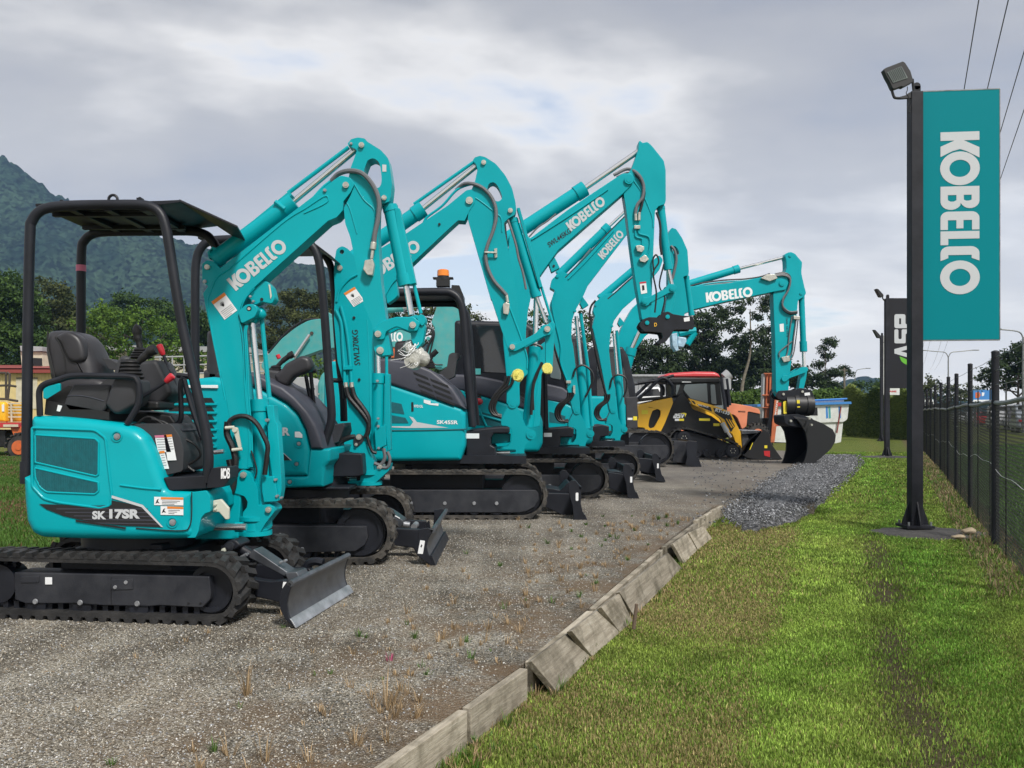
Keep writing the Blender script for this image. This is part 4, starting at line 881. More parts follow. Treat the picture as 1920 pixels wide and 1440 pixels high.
# ================================================================ machine 2
def fit(root, H, pts, v, mat='hose', r=2.6, name='hose'): return hose(root, H, pts, r, v, mat, name)
def machine2():
 root = thing('mini_excavator', (-2.14, 8.55, 0), 'second teal mini excavator, with rounded black arch cover and lift mark lettered along its boom', 'excavator', GRP)
 H = Fr(-2.14, 8.55, 0)
 D = lambda p: T(380, 560, 2.769, p); J = lambda p: T(480, 660, 3.4286, p); Q = lambda p: T(640, 860, 6.546, p); C_ = lambda p: T(350, 240, 3.13, p)
 Z = lambda p: T(740, 260, 4.0, p); Z4 = lambda p: T(860, 560, 3.35, p); A = lambda p: T(0, 340, 3.131, p); B = lambda p: T(0, 760, 2.743, p)
 vn = -0.8; ub = H.px(733, 980, vn)[0]; ua = ub-2.25
 undercarriage(root, H, vn, 0.8, 0.3, ua, ub, 0.55,
                  [(330, 985), (478, 985), (688, 987), (690, 1008), (684, 1022), (666, 1034), (585, 1036), (330, 1038)],
                  [(568, 1036, 15), (500, 1036, 15), (430, 1036, 15)], J([(297, 1268, 14), (155, 1172, 9)]), M['rubberd'], lug=0.028, lstep=0.10)
 bl = blade(root, H, vn, 0.8, Q([(945, 870), (1060, 850), (1140, 878), (1075, 970), (1045, 1080), (1070, 1170), (1155, 1325), (1140, 1338), (1000, 1240), (920, 1180), (940, 1000)]),
          Q([(1140, 880), (1095, 940), (1060, 1010), (1050, 1080), (1060, 1145), (1090, 1200)]), Q([(1085, 1190), (1112, 1190), (1168, 1325), (1150, 1338)]), 0, mats=('blade', 'dark'))
 lb = decal(H, Q([(968, 1000), (1027, 1008), (1000, 1170), (937, 1165)]), vn-0.004, 'white_sticker', M['white'], bl)
 decal(H, Q([(985, 1050), (995, 1065), (985, 1090), (970, 1080)]), vn-0.006, 'label_print', M['black'], lb)
 for v0 in (-0.36, 0.28):
  mb = MB(); mb.prism(H, Q([(300, 850), (600, 850), (800, 862), (960, 868), (935, 1185), (880, 1095), (600, 1062), (300, 1000)]), v0, v0+0.07, vt=-0.36); mb.build('blade_arm', M['dark'], root, bevel=0.01)
 mb = MB(); mb.prism(H, rnd(Q([(245, 520), (270, 502), (420, 585), (600, 650), (770, 770), (735, 845), (640, 830), (560, 790)]), 4), -0.14, 0.1); g = mb.build('blade_cylinder_guard', M['blade'], root, bevel=0.01)
 decal(H, Q([(628, 690), (640, 682), (720, 725), (718, 740)]), -0.146, 'white_sticker', M['white'], g); pins(g, H, Q([(630, 740, 16)]), -0.16, -0.13, 'steel', 'bolt')
 mb = MB(); mb.cyl(H.P(*Q([(740, 800)])[0], 0), H.P(*Q([(840, 815)])[0], 0), 0.03); mb.pin(H, *Q([(890, 840)])[0], 6, -0.1, 0.1); mb.build('piston_rod', M['steel'], root)
 mb = MB(); mb.cyl(H.W(0.1, 0, 0.5), H.W(0.1, 0, 0.72), 0.5, n=32); mb.build('slew_ring', M['dark'], root)
 vb, vf = -0.72, 0.72
 body = rnd([(303, 800, 20), (303, 735, 10), (318, 714, 6), (400, 706, 6)]+J([(-60, 215), (40, 240), (110, 280), (200, 330), (270, 400), (320, 500), (350, 622, 2), (345, 720), (335, 797, 2), (165, 800)])+[(530, 915), (400, 918), (320, 916, 20), (303, 880, 14)], 5)
 mb = MB(); mb.pillow(H, body, vb, vf, 0.06, n=4); bd = mb.build('body', M['teal2'], root, ang=50)
 # louvres at the rear corner
 for k in range(6):
  y = 746+k*16; mb = MB(); mb.prism(H, [(318, y), (396-(k > 4)*4, y), (402, y+9), (316, y+9)], vb-0.004, vb+0.01); mb.build('louvre', M['black'], bd)
  mb = MB(); mb.prism(H, [(312, y+10), (406, y+10), (406, y+14), (312, y+14)], vb-0.02, vb+0.01); mb.build('louvre_lip', M['teal2'], bd, bevel=0.003)
 mb = MB(); mb.prism(H, [(352, 722), (408, 722), (408, 728), (352, 727)], vb-0.02, vb); mb.build('rear_handle', M['white'], bd, bevel=0.003)
 arch = rnd(J([(-60, 125), (40, 160), (100, 195), (170, 225), (250, 290), (330, 380), (385, 470), (415, 550), (430, 622, 1), (352, 622, 1), (322, 500), (272, 398), (202, 328), (112, 276), (42, 236), (-60, 210)]), 3)
 mb = MB(); mb.pillow(H, arch, vb-0.01, 0.3, 0.03, n=4); mb.build('arch_cover', M['hood'], root, ang=50)
 mb = MB(); mb.pillow(H, rnd(J([(345, 625), (480, 622), (474, 700), (442, 740), (432, 868), (170, 875), (163, 802), (325, 800)]), 3), vb+0.01, 0.55, 0.03, n=3); mb.build('front_block', M['teal2'], root, ang=50)
 for x, y in ((275, 590), (260, 720), (216, 835)):
  u, w = H.px(*J([(x, y)])[0], vb); mb = MB(); ringdisc(mb, H, u, w, 0.035, vb-0.008, vb+0.005, 0.024); mb.build('bolt_seat', M['teal2'], bd); pins(bd, H, J([(x, y, 12)]), vb-0.012, vb, 'steel', 'bolt')
 letter(quadmap(H, *J([(60, 540), (218, 538), (60, 486)]), vb-0.005), font_tris('25SR', 0.045), 'lettering', M['silver'], bd)
 decal(H, J([(150, 632), (228, 695), (150, 700)]), vb-0.004, 'model_stripe', M['black'], bd); decal(H, J([(150, 628), (160, 632), (230, 696), (222, 697)]), vb-0.006, 'silver_line', M['silver'], bd)
 decal(H, J([(250, 512), (280, 512), (298, 530), (298, 552), (250, 548)]), vb-0.004, 'white_sticker', M['white'], bd)
 mb = MB(); mb.prism(H, rnd(J([(440, 655), (530, 650), (680, 655), (690, 790), (660, 800), (440, 805)]), 3), -0.3, 0.3); mb.prism(H, J([(180, 868), (600, 868), (600, 888), (180, 888)]), -0.5, 0.5); mb.build('front_frame', M['dark'], root, bevel=0.015)
 # canopy
 cn, cf = -0.5, 0.42
 near = [(366, 905), (366, 700), (366, 540), (368, 490), (376, 466), (392, 453), (420, 449), (520, 447), (562, 450), (584, 460), (598, 490), (606, 560), (612, 640), (616, 700), (621, 760), (621, 790), (612, 820), (605, 845)]
 far = [(442, 700), (442, 520), (446, 480), (470, 470), (560, 468), (600, 474), (616, 490), (624, 520), (630, 600), (636, 680), (643, 740), (645, 790)]
 mb = MB(); mb.tube(spl([H.P(x, y, cn) for x, y in near], 4), 0.038, n=14); mb.build('canopy_post', M['dark'], root)
 mb = MB(); mb.tube(spl([H.P(x, y, cf) for x, y in far], 4), 0.036, n=14); mb.build('canopy_post', M['dark'], root)
 wt = H.px(450, 444, cn)[1]; u0 = H.px(372, 444, cn)[0]; u1 = H.px(572, 444, cn)[0]; u2, w2 = H.px(622, 480, cn)
 mb = MB(); mb.poly2(H, [(u0, wt-0.02), (u0, wt), (u1, wt+0.01), (u2, w2), (u2, w2-0.015), (u1, wt-0.01)], cn-0.02, cf+0.02); mb.build('canopy_roof', M['dark'], root, bevel=0.004)
 mb = MB(); mb.tube([H.P(*p, 0) for p in J([(470, 180), (560, 186)])], 0.022); mb.tube([H.P(*p, 0) for p in J([(540, 150), (565, 186), (572, 300)])], 0.02); mb.build('cross_rail', M['dark'], root)
 # seat and controls
 mb = MB(); mb.pillow(H, rnd([(386, 620), (400, 618), (412, 640), (416, 690), (410, 720), (384, 720)], 6), -0.3, 0.2, 0.05); mb.pillow(H, rnd([(380, 693), (430, 696), (470, 700), (470, 716), (380, 714)], 5), -0.3, 0.2, 0.04); mb.build('seat', M['vinyl'], root, ang=60)
 mb = MB(); mb.pillow(H, rnd(J([(160, 110, 6), (185, 75, 10), (290, 20, 20), (340, 35, 20), (358, 90, 20), (345, 120, 12), (240, 160, 12), (190, 220, 14), (130, 200), (110, 150)]), 5), -0.42, -0.25, 0.04, n=5); mb.build('armrest', M['vinyl'], root, ang=60)
 mb = MB(); mb.prism(H, J([(60, 110), (160, 120), (180, 200), (240, 240), (180, 300), (60, 180)]), -0.4, -0.1); mb.build('console', M['plast'], root, bevel=0.03)
 mb = MB(); mb.tube(spl([H.P(*p, -0.3) for p in J([(140, 90), (175, 55), (215, 25), (240, 12)])], 4), [0.02]*4+[0.024]*4+[0.032]*5, n=10)
 for k in range(5): mb.ball(H.P(*J([(128-k*6, 98+k*14)])[0], -0.3), 0.05+0.012*k, 0.05, 0.02)
 js = mb.build('joystick', M['black'], root)
 mb = MB(); mb.tube([H.P(*p, -0.25) for p in J([(138, 18), (150, 42)])], 0.02, n=10); mb.build('button_grip', M['red'], js)
 mb = MB()
 for pts in (J([(320, 150), (345, 280), (390, 420), (430, 480), (420, 560)]), J([(350, 120), (380, 380), (430, 490), (440, 590)]), J([(340, 125), (385, 120)])): mb.tube(spl([H.P(*p, -0.1) for p in pts], 4), 0.018)
 mb.build('travel_lever', M['dark'], root)
 mb = MB(); mb.prism(H, J([(470, 470), (565, 455), (570, 480), (530, 580), (440, 610)]), -0.2, 0.3); mb.build('floor_plate', M['darks'], root, bevel=0.01)
 # swing post
 bv = 0.0
 mb = MB(); mb.prism(H, rnd(J([(600, 640, 3), (620, 560, 10), (650, 530, 14), (690, 540, 14), (725, 640, 8), (757, 700, 8), (757, 762), (830, 755), (862, 715, 6), (855, 760, 8), (745, 862, 6), (590, 856, 4), (590, 830), (670, 828), (675, 770), (700, 740, 8), (695, 690, 8), (660, 655, 6)]), 3), bv-0.1, bv+0.1); sp_ = mb.build('swing_post', M['teal2'], root, bevel=0.012)
 mb = MB()
 for ya, yb, rr in ((765, 790, .11), (835, 858, .11)):
  u, wa = H.px(*J([(714, ya)])[0], bv-.1); wb = H.px(*J([(714, yb)])[0], bv-.1)[1]; mb.cyl(H.W(u, bv, wa), H.W(u, bv, wb), rr*1.15, n=22)
 mb.build('swing_pivot', M['teal2'], sp_)
 mb = MB(); mb.prism(H, rnd(J([(625, 560, 12), (655, 520, 18), (692, 540, 12), (690, 575, 10), (650, 612, 12), (628, 600, 8)]), 8), bv-0.115, bv-0.1); lk0 = mb.build('pin_plate', M['darks'], sp_, bevel=0.004)
 pins(lk0, H, J([(660, 547, 18), (643, 595, 10)]), bv-0.13, bv-0.11, 'zinc'); pins(sp_, H, J([(797, 738, 14)]), bv-0.12, bv+.1, 'zinc')
 cylinder(root, H, J([(400, 805)])[0], J([(432, 805)])[0], J([(680, 805)])[0], 6, 2.6, -0.05, 'swing_cylinder', 'dark', band=False)
 mb = MB(); mb.cyl(H.P(*J([(655, 805)])[0], 0), H.P(*J([(745, 812)])[0], 0), 0.07); mb.build('rod_end', M['dark'], root)
 # boom
 bt = 0.09
 bo = [(628, 483, 4), (631, 467, 4), (641, 461, 4), (652, 466, 4), (662, 478, 4), (672, 490, 3)]+Z([(80, 715), (400, 500), (540, 385), (580, 380, 8), (608, 430, 8), (600, 480, 4), (560, 540, 3), (525, 615, 4), (475, 612, 3), (400, 680), (130, 935)])+[(735, 532, 8), (706, 585, 14), (697, 640, 10), (697, 800), (692, 832, 5), (672, 838, 8), (661, 818, 8), (655, 770), (645, 722), (633, 679), (626, 596), (628, 547, 4), (626, 511)]
 mb = MB(); mb.prism(H, rnd(bo, 4), bv-bt, bv+bt, holes=[[(641+4.2*math.cos(a), 472+4.2*math.sin(a)) for a in [2*math.pi*k/12 for k in range(12)]]]); bm_ = mb.build('boom', M['teal2'], root, bevel=0.013, seg=3)
 letter(quadmap(H, (697, 529), (791, 467), (684, 509), bv-bt-0.003), LOGO, 'lettering', M['silver'], bm_)
 letter(quadmap(H, *C_([(1020, 1392), (1004, 1185), (985, 1392)]), bv-bt-0.003), font_tris('SWL270KG', 0.012), 'lettering', M['black'], bm_)
 warn_label(bm_, H, *C_([(922, 970), (985, 932), (980, 1050)]), bv-bt-0.003)
 pins(bm_, H, C_([(898, 820, 16)])+Z([(560, 462, 27)]), bv-bt-0.02, bv+bt+.02, 'zinc')
 pins(bm_, H, D([(785, 98, 7), (812, 420, 7)])+Z([(335, 640, 9)]), bv-bt-0.012, bv-bt, 'black', 'bolt')
 hose(bm_, H, D([(692, 60), (720, 130), (728, 250), (735, 360), (738, 450)]), 3.2, bv-bt-0.012, 'teal2', 'oil_pipe'); hose(bm_, H, D([(718, 40), (745, 150), (760, 260), (768, 360), (772, 450)]), 3.2, bv-bt-0.012, 'teal2', 'oil_pipe')
 hose(bm_, H, C_([(1000, 860), (950, 890), (900, 950), (880, 1020)]), 2.2, bv-bt-0.006, 'teal2', 'weld_seam'); hose(bm_, H, D([(855, 110), (862, 250), (868, 420), (870, 700)]), 2.5, bv-bt+0.01, 'teal2', 'oil_pipe')
 hose(bm_, H, [(760, 448), (790, 426), (800, 408), (830, 385), (858, 355), (890, 343)], 2.4, bv-0.04, 'teal2', 'oil_pipe')
 mb = MB(); mb.prism(H, D([(728, 350), (775, 345), (777, 368), (728, 370)]), bv-bt-0.04, bv-bt); mb.build('pipe_clamp', M['teal2'], bm_, bevel=0.004)
 for dx in (0, 30):
  mb = MB(); mb.tube([H.P(*D([(742+dx, 435)])[0], bv-bt-0.015), H.P(*D([(745+dx, 462)])[0], bv-bt-0.015)], 0.02); mb.build('hose_fitting', M['zinc'], bm_)
  hose(root, H, D([(745+dx, 460), (760+dx, 510), (800+dx*.9, 560), (840+dx*.6, 610), (862, 650), (858, 690), (845, 720)]), 4.6, bv-bt-0.02)
 hose(root, H, J([(715, 540), (730, 600), (750, 640), (775, 650)]), 3, bv-bt-0.03); hose(root, H, J([(500, 640), (540, 580), (600, 550), (640, 545)]), 5, bv-bt)
 hose(root, H, J([(820, 620), (828, 680), (800, 725), (760, 715)]), 3.4, bv-.1, 'ghose'); hose(root, H, J([(845, 640), (860, 690), (845, 740), (790, 740)]), 3.0, bv-.1, 'ghose')
 mb = MB(); mb.prism(H, rnd([(722, 548), (728, 530), (738, 521), (744, 528), (746, 554), (738, 562), (726, 570)], 3), bv-0.07, bv+0.06); mb.build('work_lamp', M['teal2'], bm_, bevel=0.006)
 lc = cylinder(root, H, (706, 845), (709, 703), (706, 600), 12, 5, bv, 'boom_cylinder', 'teal2')
 mb = MB(); mb.prism(H, J([(828, 140), (858, 140), (866, 630), (845, 640), (838, 560), (825, 470)]), bv-0.05, bv+0.06); mb.prism(H, J([(760, 500), (832, 465), (835, 600), (770, 632)]), bv-0.1, bv+0.05); mb.tube([H.P(724, 600, bv), H.P(725, 703, bv)], 0.016); gd = mb.build('cylinder_guard', M['teal2'], lc, bevel=0.006)
 pins(gd, H, J([(785, 478, 9), (788, 618, 8), (780, 187, 9), (785, 428, 8)]), bv-0.115, bv-0.09, 'steel', 'bolt')
 # arm cylinder and arm
 ac = cylinder(root, H, (650, 492), (791, 393), (900, 306), 13.5, 5, bv, 'arm_cylinder', 'teal2')
 mb = MB(); mb.tube([H.P(776, 383, bv), H.P(888, 304, bv)], 0.016); mb.build('guide_rod', M['teal2'], ac)
 hole = spl(Z([(690, 395), (703, 345), (735, 326), (770, 350), (802, 420), (802, 452), (775, 470), (740, 455), (712, 415), (690, 395)]), 3)[:-1]
 am = Z([(585, 165, 6), (600, 140, 8), (640, 128, 6), (680, 138, 6), (760, 190, 14), (830, 275, 20), (880, 370, 20), (905, 470, 14), (912, 535, 10), (900, 570, 8), (850, 600, 6), (820, 630, 6), (830, 720), (880, 960), (945, 1440)])+Z4([(428, 380, 3), (435, 470, 8), (400, 500, 8), (320, 478, 6), (318, 420, 4), (315, 330), (205, 0)])+Z([(720, 1200), (548, 600, 6), (555, 540), (600, 480, 3), (608, 430, 6), (575, 385, 6), (600, 330, 10), (622, 230, 8), (610, 190, 4)])
 mb = MB(); mb.prism(H, rnd(am, 4), bv-0.08, bv+0.08, holes=[[tuple(p) for p in hole]]); arm = mb.build('arm', M['teal2'], root, bevel=0.013, seg=3)
 pins(arm, H, Z([(667, 176, 18), (868, 537, 18)])+Z4([(337, 302, 18)]), bv-0.1, bv+.1, 'zinc')
 hose(arm, H, Z([(600, 440), (660, 480), (760, 560), (800, 600), (805, 700)]), 1.4, bv-0.081, 'teal', 'weld_seam'); hose(arm, H, Z4([(300, 0), (420, 330), (430, 440)]), 1.6, bv-0.081, 'teal', 'weld_seam')
 hose(arm, H, Z([(460, 385), (520, 340), (590, 340), (660, 370), (720, 430), (755, 510), (760, 600), (735, 700), (700, 790), (683, 870), (695, 960), (740, 1060), (800, 1130), (840, 1175)]), 3.4, [bv-.02, bv-.06]+[bv-0.1]*12, 'ghose')
 mb = MB(); mb.tube([H.P(*p, bv-0.1) for p in Z([(838, 1170), (848, 1230)])], 0.016); mb.prism(H, Z([(812, 1240), (835, 1225), (862, 1240), (858, 1300), (850, 1320), (815, 1312)]), bv-0.12, bv-0.08); mb.build('coupling', M['zinc'], arm, bevel=0.004); mb = MB(); mb.prism(H, Z([(745, 825), (768, 820), (770, 890), (750, 895)]), bv-0.1, bv-0.08); mb.tube([H.P(*p, bv-.12) for p in Z([(672, 853), (765, 855)])], 0.01); mb.build('hose_clamp', M['zinc'], arm, bevel=0.004)
 cp = MB(); u, w = H.px(970, 703, bv-.1); [cp.cyl(H.W(u+.01*k, bv-0.12+.012*k, w-.004*k), H.W(u, bv-0.1+.012*k, w), 0.052+.007*(k % 2), n=11+k) for k in range(4)]; cp.ball(H.W(u-.03, bv-.11, w-.01), 0.03, 0.014, 0.02); cp.build('yellow_cap', M['cap'], arm)
 bc = cylinder(root, H, Z([(885, 600)])[0], Z([(1062, 1180)])[0], Z([(1135, 1380)])[0], 9, 4, bv, 'bucket_cylinder', 'teal2')
 mb = MB(); mb.prism(H, Z([(915, 520), (938, 515), (1110, 1110), (1085, 1120), (1060, 1030)]), bv-0.06, bv+0.04); mb.tube([H.P(*p, bv) for p in Z([(1100, 1110), (1190, 1400)])], 0.014); mb.build('cylinder_guard', M['teal2'], bc, bevel=0.005)
 hose(bc, H, Z([(850, 610), (880, 700), (910, 800), (930, 900), (960, 1000), (985, 1130)]), 2.2, bv-.08, 'ghose'); hose(bc, H, Z([(825, 640), (840, 800), (862, 940)]), 2.4, bv-.06, 'hose')
 mb = MB(); L_ = rnd(Z4([(315, 300, 8), (330, 275, 8), (365, 280, 8), (480, 220, 8), (530, 165, 10), (575, 160, 10), (595, 195, 10), (580, 225, 8), (540, 235, 6), (420, 300, 8), (360, 330, 10), (325, 330, 8)]), 4)
 lk = [rocker(root, H, L_, v, bv-0.11, .03) for v in (bv+0.08, bv-0.11)][1]; pins(lk, H, Z4([(337, 302, 17), (557, 190, 19)]), bv-0.13, bv+.12, 'zinc')
 mb = MB(); mb.prism(H, rnd(Z4([(545, 170), (590, 140), (608, 160), (600, 260), (590, 440), (560, 470), (545, 440)]), 4), bv-0.05, bv+0.05); mb.build('bucket_link', M['teal2'], root, bevel=0.006)
 cp = MB(); u, w = H.px(1025, 691, bv-.06); [cp.cyl(H.W(u+.008*k, bv-0.1+.014*k, w), H.W(u, bv-0.08+.014*k, w), 0.046+.006*(k % 2), n=11+k) for k in range(4)]; cp.build('yellow_cap', M['cap'], root)
machine2()

# ================================================================ machines 3, 4, 5 (cab or canopy compacts)
Z3 = lambda p: T(980, 250, 3.511, p); Z4 = lambda p: T(860, 560, 3.35, p); R1 = lambda p: T(650, 480, 2.769, p); S7 = lambda p: T(860, 680, 6.545, p); Z2 = lambda p: T(740, 260, 4.0, p); Z5 = lambda p: T(1160, 440, 3.0, p)
def af(pts, src, dst):
 """similarity map of pixel points: src=(a,b) -> dst=(a,b)"""
 a, b = Vector(src[0]), Vector(src[1]); c, d = Vector(dst[0]), Vector(dst[1]); s = (d-c).length/(b-a).length
 return [tuple(c+(Vector(p[:2])-a)*s)+tuple(q*s for q in p[2:]) for p in pts], s
def lower_works(root, H, x_right, y_lo, w2, dz, post_px, post_pin, pin2, cyl, bladepx, bscale, length=2.75, Ht=0.6, roll=()):
 vn = -w2; ub = H.px(x_right, y_lo-20, vn)[0]; ua = ub-length
 f = lambda x, y: (x, y)
 g = []
 for (fu, fw) in ((0.16, 0.60), (0.955, 0.60), (0.968, 0.52), (0.968, 0.40), (0.95, 0.26), (0.91, 0.16), (0.88, 0.14), (0.18, 0.14)):
  u, w = ua+length*fu, Ht*fw; p = H.W(u, vn+0.035, w); g.append((CX+F*p.x/p.y, HY-F*(p.z-CH)/p.y))
 rl = []; bl_ = []
 for fu in (0.25, 0.4, 0.55, 0.68, 0.78):
  p = H.W(ua+length*fu, vn+0.035, 0.14); q = H.W(ua+length*fu, vn, 0.2); rl.append((CX+F*p.x/p.y, HY-F*(p.z-CH)/p.y, 0.085*F/p.y)); bl_.append((CX+F*q.x/q.y, HY-F*(q.z-CH)/q.y, 0.024*F/q.y))
 undercarriage(root, H, vn, w2, 0.36, ua, ub, Ht, g, rl, bl_, M['rubberd'], lug=0.018, lstep=0.12, gd=0.05)
 # blade from traced near end
 P, F_, E_ = bladepx
 b = blade(root, H, vn, w2, P, F_, E_, 0, mats=('dark', 'dark'))
 return vn, ua, ub
def post(root, H, outl, pinl, t=0.13, v=0.0, mat='teal2'):
 mb = MB(); mb.prism(H, rnd(outl, 2.5), v-t, v+t, vt=v-t); s = mb.build('swing_post', M[mat], root, bevel=0.02, seg=3)
 for x, y, r in pinl:
  mb = MB(); u, w = H.px(x, y, v-t); c = H.m(r, v-t); ringdisc(mb, H, u, w, c*2, v-t-0.015, v-t+0.01); ringdisc(mb, H, u, w, c, v-t-0.02, v-t+0.0); mb.build('pin', M[mat], s)
 return s
POST3 = S7([(600, 540, 6), (605, 470, 20), (660, 440, 30), (715, 470, 20), (725, 560, 6), (790, 690, 10), (828, 795, 12), (880, 822, 14), (935, 850, 16), (950, 905, 14), (830, 1000, 20), (806, 1060, 6), (806, 1195, 4), (460, 1192, 4), (455, 1165), (590, 1155), (595, 1110), (700, 1100), (700, 1066), (450, 1062), (445, 1038), (600, 1030), (645, 960, 14), (655, 900, 10), (650, 810, 14), (600, 780, 14), (522, 765, 8), (520, 700, 12)])
PINS3 = S7([(662, 505, 28), (890, 880, 30)])
def bits345(root, H, pts_map, s, name_seed, v=-0.45):
 pass
def blade3(s, c):
 """the common blade end outline: s scale, c near lower tip px (Z4-traced from the third machine)"""
 q = lambda L: [(c[0]+(x-808)/3.35*s, c[1]+(y-1412)/3.35*s) for x, y in L]
 P = q([(690, 1160), (710, 1142), (735, 1145), (772, 1190), (770, 1235), (768, 1290), (780, 1340), (815, 1412), (800, 1418), (725, 1400), (715, 1300), (690, 1215)])
 Fc = q([(772, 1190), (770, 1235), (766, 1290), (778, 1340), (800, 1390)]); E_ = q([(785, 1360), (795, 1358), (818, 1412), (806, 1417)])
 return (P, Fc, E_)
def machine3():
 root = thing('compact_excavator', (-0.97, 12.1, 0), 'third teal excavator from the front with orange beacon on its black canopy', 'excavator', GRP)
 H = Fr(-0.97, 12.1, 0); w2 = 1.03
 vn, ua, ub = lower_works(root, H, 1024, 976, w2, 0, None, None, None, None, blade3(1.0, (1101, 981)), 1)
 lb = decal(H, rnd(Z4([(735, 1218), (752, 1218), (752, 1270), (735, 1270)]), 2), vn-0.004, 'white_sticker', M['white'], root)
 mb = MB(); mb.prism(H, Z4([(540, 1220), (700, 1225), (720, 1260), (715, 1390), (545, 1310)]), -0.5, -0.42); mb.build('blade_arm', M['dark'], root, bevel=0.01)
 mb = MB(); mb.prism(H, rnd(Z4([(550, 1190), (600, 1195), (640, 1205), (690, 1150), (710, 1165), (700, 1240), (560, 1240)]), 3), -0.3, 0.3); mb.build('blade_bracket', M['dark'], root, bevel=0.015)
 mb = MB(); mb.cyl(H.W(0, 0, 0.55), H.W(0, 0, 0.8), 0.6, n=32); mb.box(H.W(0, 0, 0.72), 2.3, 1.5, 0.10, H); mb.build('slew_ring', M['dark'], root)
 vb, vf = -0.9, 0.9
 body = rnd(R1([(-120, 560, 30), (-60, 540, 20), (60, 600), (230, 665, 3), (600, 790, 8), (616, 820, 8), (616, 985, 14), (592, 1062, 12), (225, 1066), (-80, 1066, 40), (-125, 1000, 30)]), 5)
 mb = MB(); mb.pillow(H, body, vb, vf, 0.06, n=4); bd = mb.build('body', M['teal2'], root, ang=50)
 hose(bd, H, R1([(228, 906), (400, 905), (600, 900), (615, 896)]), 1.3, vb-0.002, 'grille', 'panel_seam')
 hood = rnd(R1([(60, 590), (80, 540), (200, 530, 10), (330, 548, 14), (440, 592, 14), (550, 680, 14), (600, 758, 10), (618, 795, 4), (560, 780), (230, 668), (60, 612)]), 5)
 mb = MB(); mb.pillow(H, hood, vb-0.012, vf, 0.04, n=4); hd = mb.build('hood', M['hood'], root, ang=50)
 for r in range(4):
  for a, b in ((0, .40), (.46, .95)):
   x0, y0 = 345+r*12, 600+r*31; dx, dy = 190-r*2, 75
   mb = MB(); mb.prism(H, rnd(R1([(x0+dx*a, y0+dy*a), (x0+dx*b, y0+dy*b), (x0+dx*b+6, y0+dy*b+14), (x0+dx*a+6, y0+dy*a+14)]), 1.5), vb-0.016, vb+0.02); mb.build('vent_slot', M['black'], hd)
 for pts in (R1([(232, 757), (285, 768), (300, 822), (232, 812)]), R1([(232, 826), (305, 840), (322, 868), (232, 868)])):
  mb = MB(); mb.prism(H, rnd(pts, 1.5), vb-0.004, vb+0.02); mb.build('grille', M['grille'], bd)
 decal(H, R1([(325, 833), (345, 838), (365, 862), (440, 876), (530, 892), (320, 893), (232, 890), (232, 884), (330, 884), (345, 862)]), vb-0.004, 'silver_line', M['silver'], bd)
 decal(H, R1([(335, 760), (346, 758), (348, 806), (336, 808)]), vb-0.004, 'dark_slot', M['black'], bd)
 letter(quadmap(H, *R1([(468, 872), (578, 874), (468, 852)]), vb-0.004), font_tris('SK45SR', 0.03), 'lettering', M['white'], bd)
 letter(quadmap(H, *R1([(350, 786), (396, 788), (350, 772)]), vb-0.004), font_tris('HYD OIL', 0.03), 'lettering', M['white'], bd)
 decal(H, R1([(400, 745), (436, 752), (436, 764), (478, 766), (476, 778), (430, 772), (400, 762)]), vb-0.004, 'white_sticker', M['white'], bd)
 # canopy
 cn, cf = -0.6, 0.6
 near = [(640, 800), (640, 640), (646, 575), (664, 553), (700, 549), (760, 548), (823, 547), (845, 549), (860, 561), (868, 585), (873, 640), (879, 720), (886, 800)]
 for v, dx in ((cn, 0), (cf, 0)):
  mb = MB(); P = [H.P(x, y, cn) for x, y in near]; P = [p+H.L*(v-cn) for p in P]
  mb.tube(spl(P, 4), 0.052, n=12); mb.build('canopy_post', M['dark'], root)
 wt = H.px(700, 541, cn)[1]; u0 = H.px(650, 541, cn)[0]; u1 = H.px(845, 541, cn)[0]; u2, w2_ = H.px(868, 566, cn)
 mb = MB(); mb.poly2(H, [(u0, wt-0.03), (u0, wt), (u1, wt+0.01), (u2, w2_), (u2, w2_-0.03), (u1, wt-0.02)], cn, cf); rf = mb.build('canopy_roof', M['dark'], root, bevel=0.005)
 mb = MB(); mb.prism(H, R1([(600, 200), (618, 260), (640, 330), (655, 560), (668, 890), (652, 890), (640, 560), (622, 340), (590, 230)]), cn-0.02, cn+0.05); mb.build('guard_strip', M['dark'], root, bevel=0.004)
 u, w = H.px(831, 522, cn+.2); mb = MB(); mb.box(H.W(u, cn+.2, w-0.06), 0.17, 0.14, 0.1, H); mb.box(H.W(u, cn+.2, w-0.0), 0.26, 0.12, 0.02, H); mb.cyl(H.W(u, cn+.2, w-0.02), H.W(u, cn+.2, w+0.03), 0.075, n=18)
 mb.prism(H, R1([(545, 150), (585, 152), (605, 200), (605, 230), (540, 190)]), cn+.1, cn+.5); bb = mb.build('beacon_base', M['black'], rf, bevel=0.004)
 mb = MB(); mb.cyl(H.W(u, cn+.2, w+0.03), H.W(u, cn+.2, w+0.10), 0.078, 0.074, n=20); mb.ball(H.W(u, cn+.2, w+0.10), 0.074, 0.074, 0.02); mb.build('beacon_lens', pmat('amber_lens', (0.85, 0.24, 0.02), 0.25, coat=0.5), bb)
 # controls
 mb = MB(); mb.tube(spl([H.P(*p, -0.2) for p in R1([(430, 550), (440, 525), (455, 505), (470, 492)])], 4), [0.025]*6+[0.035]*7)
 for k in range(4): mb.ball(H.P(*R1([(432, 550+9*k)])[0], -0.2), 0.05+.01*k, 0.05, 0.02)
 mb.build('joystick', M['black'], root)
 mb = MB(); mb.prism(H, rnd(R1([(530, 512, 10), (550, 500, 10), (588, 508, 10), (590, 525, 6), (572, 540), (560, 625, 6), (528, 640, 6), (480, 605, 4), (520, 580)]), 3), -0.5, -0.3); mb.build('armrest', M['plast'], root, bevel=0.02)
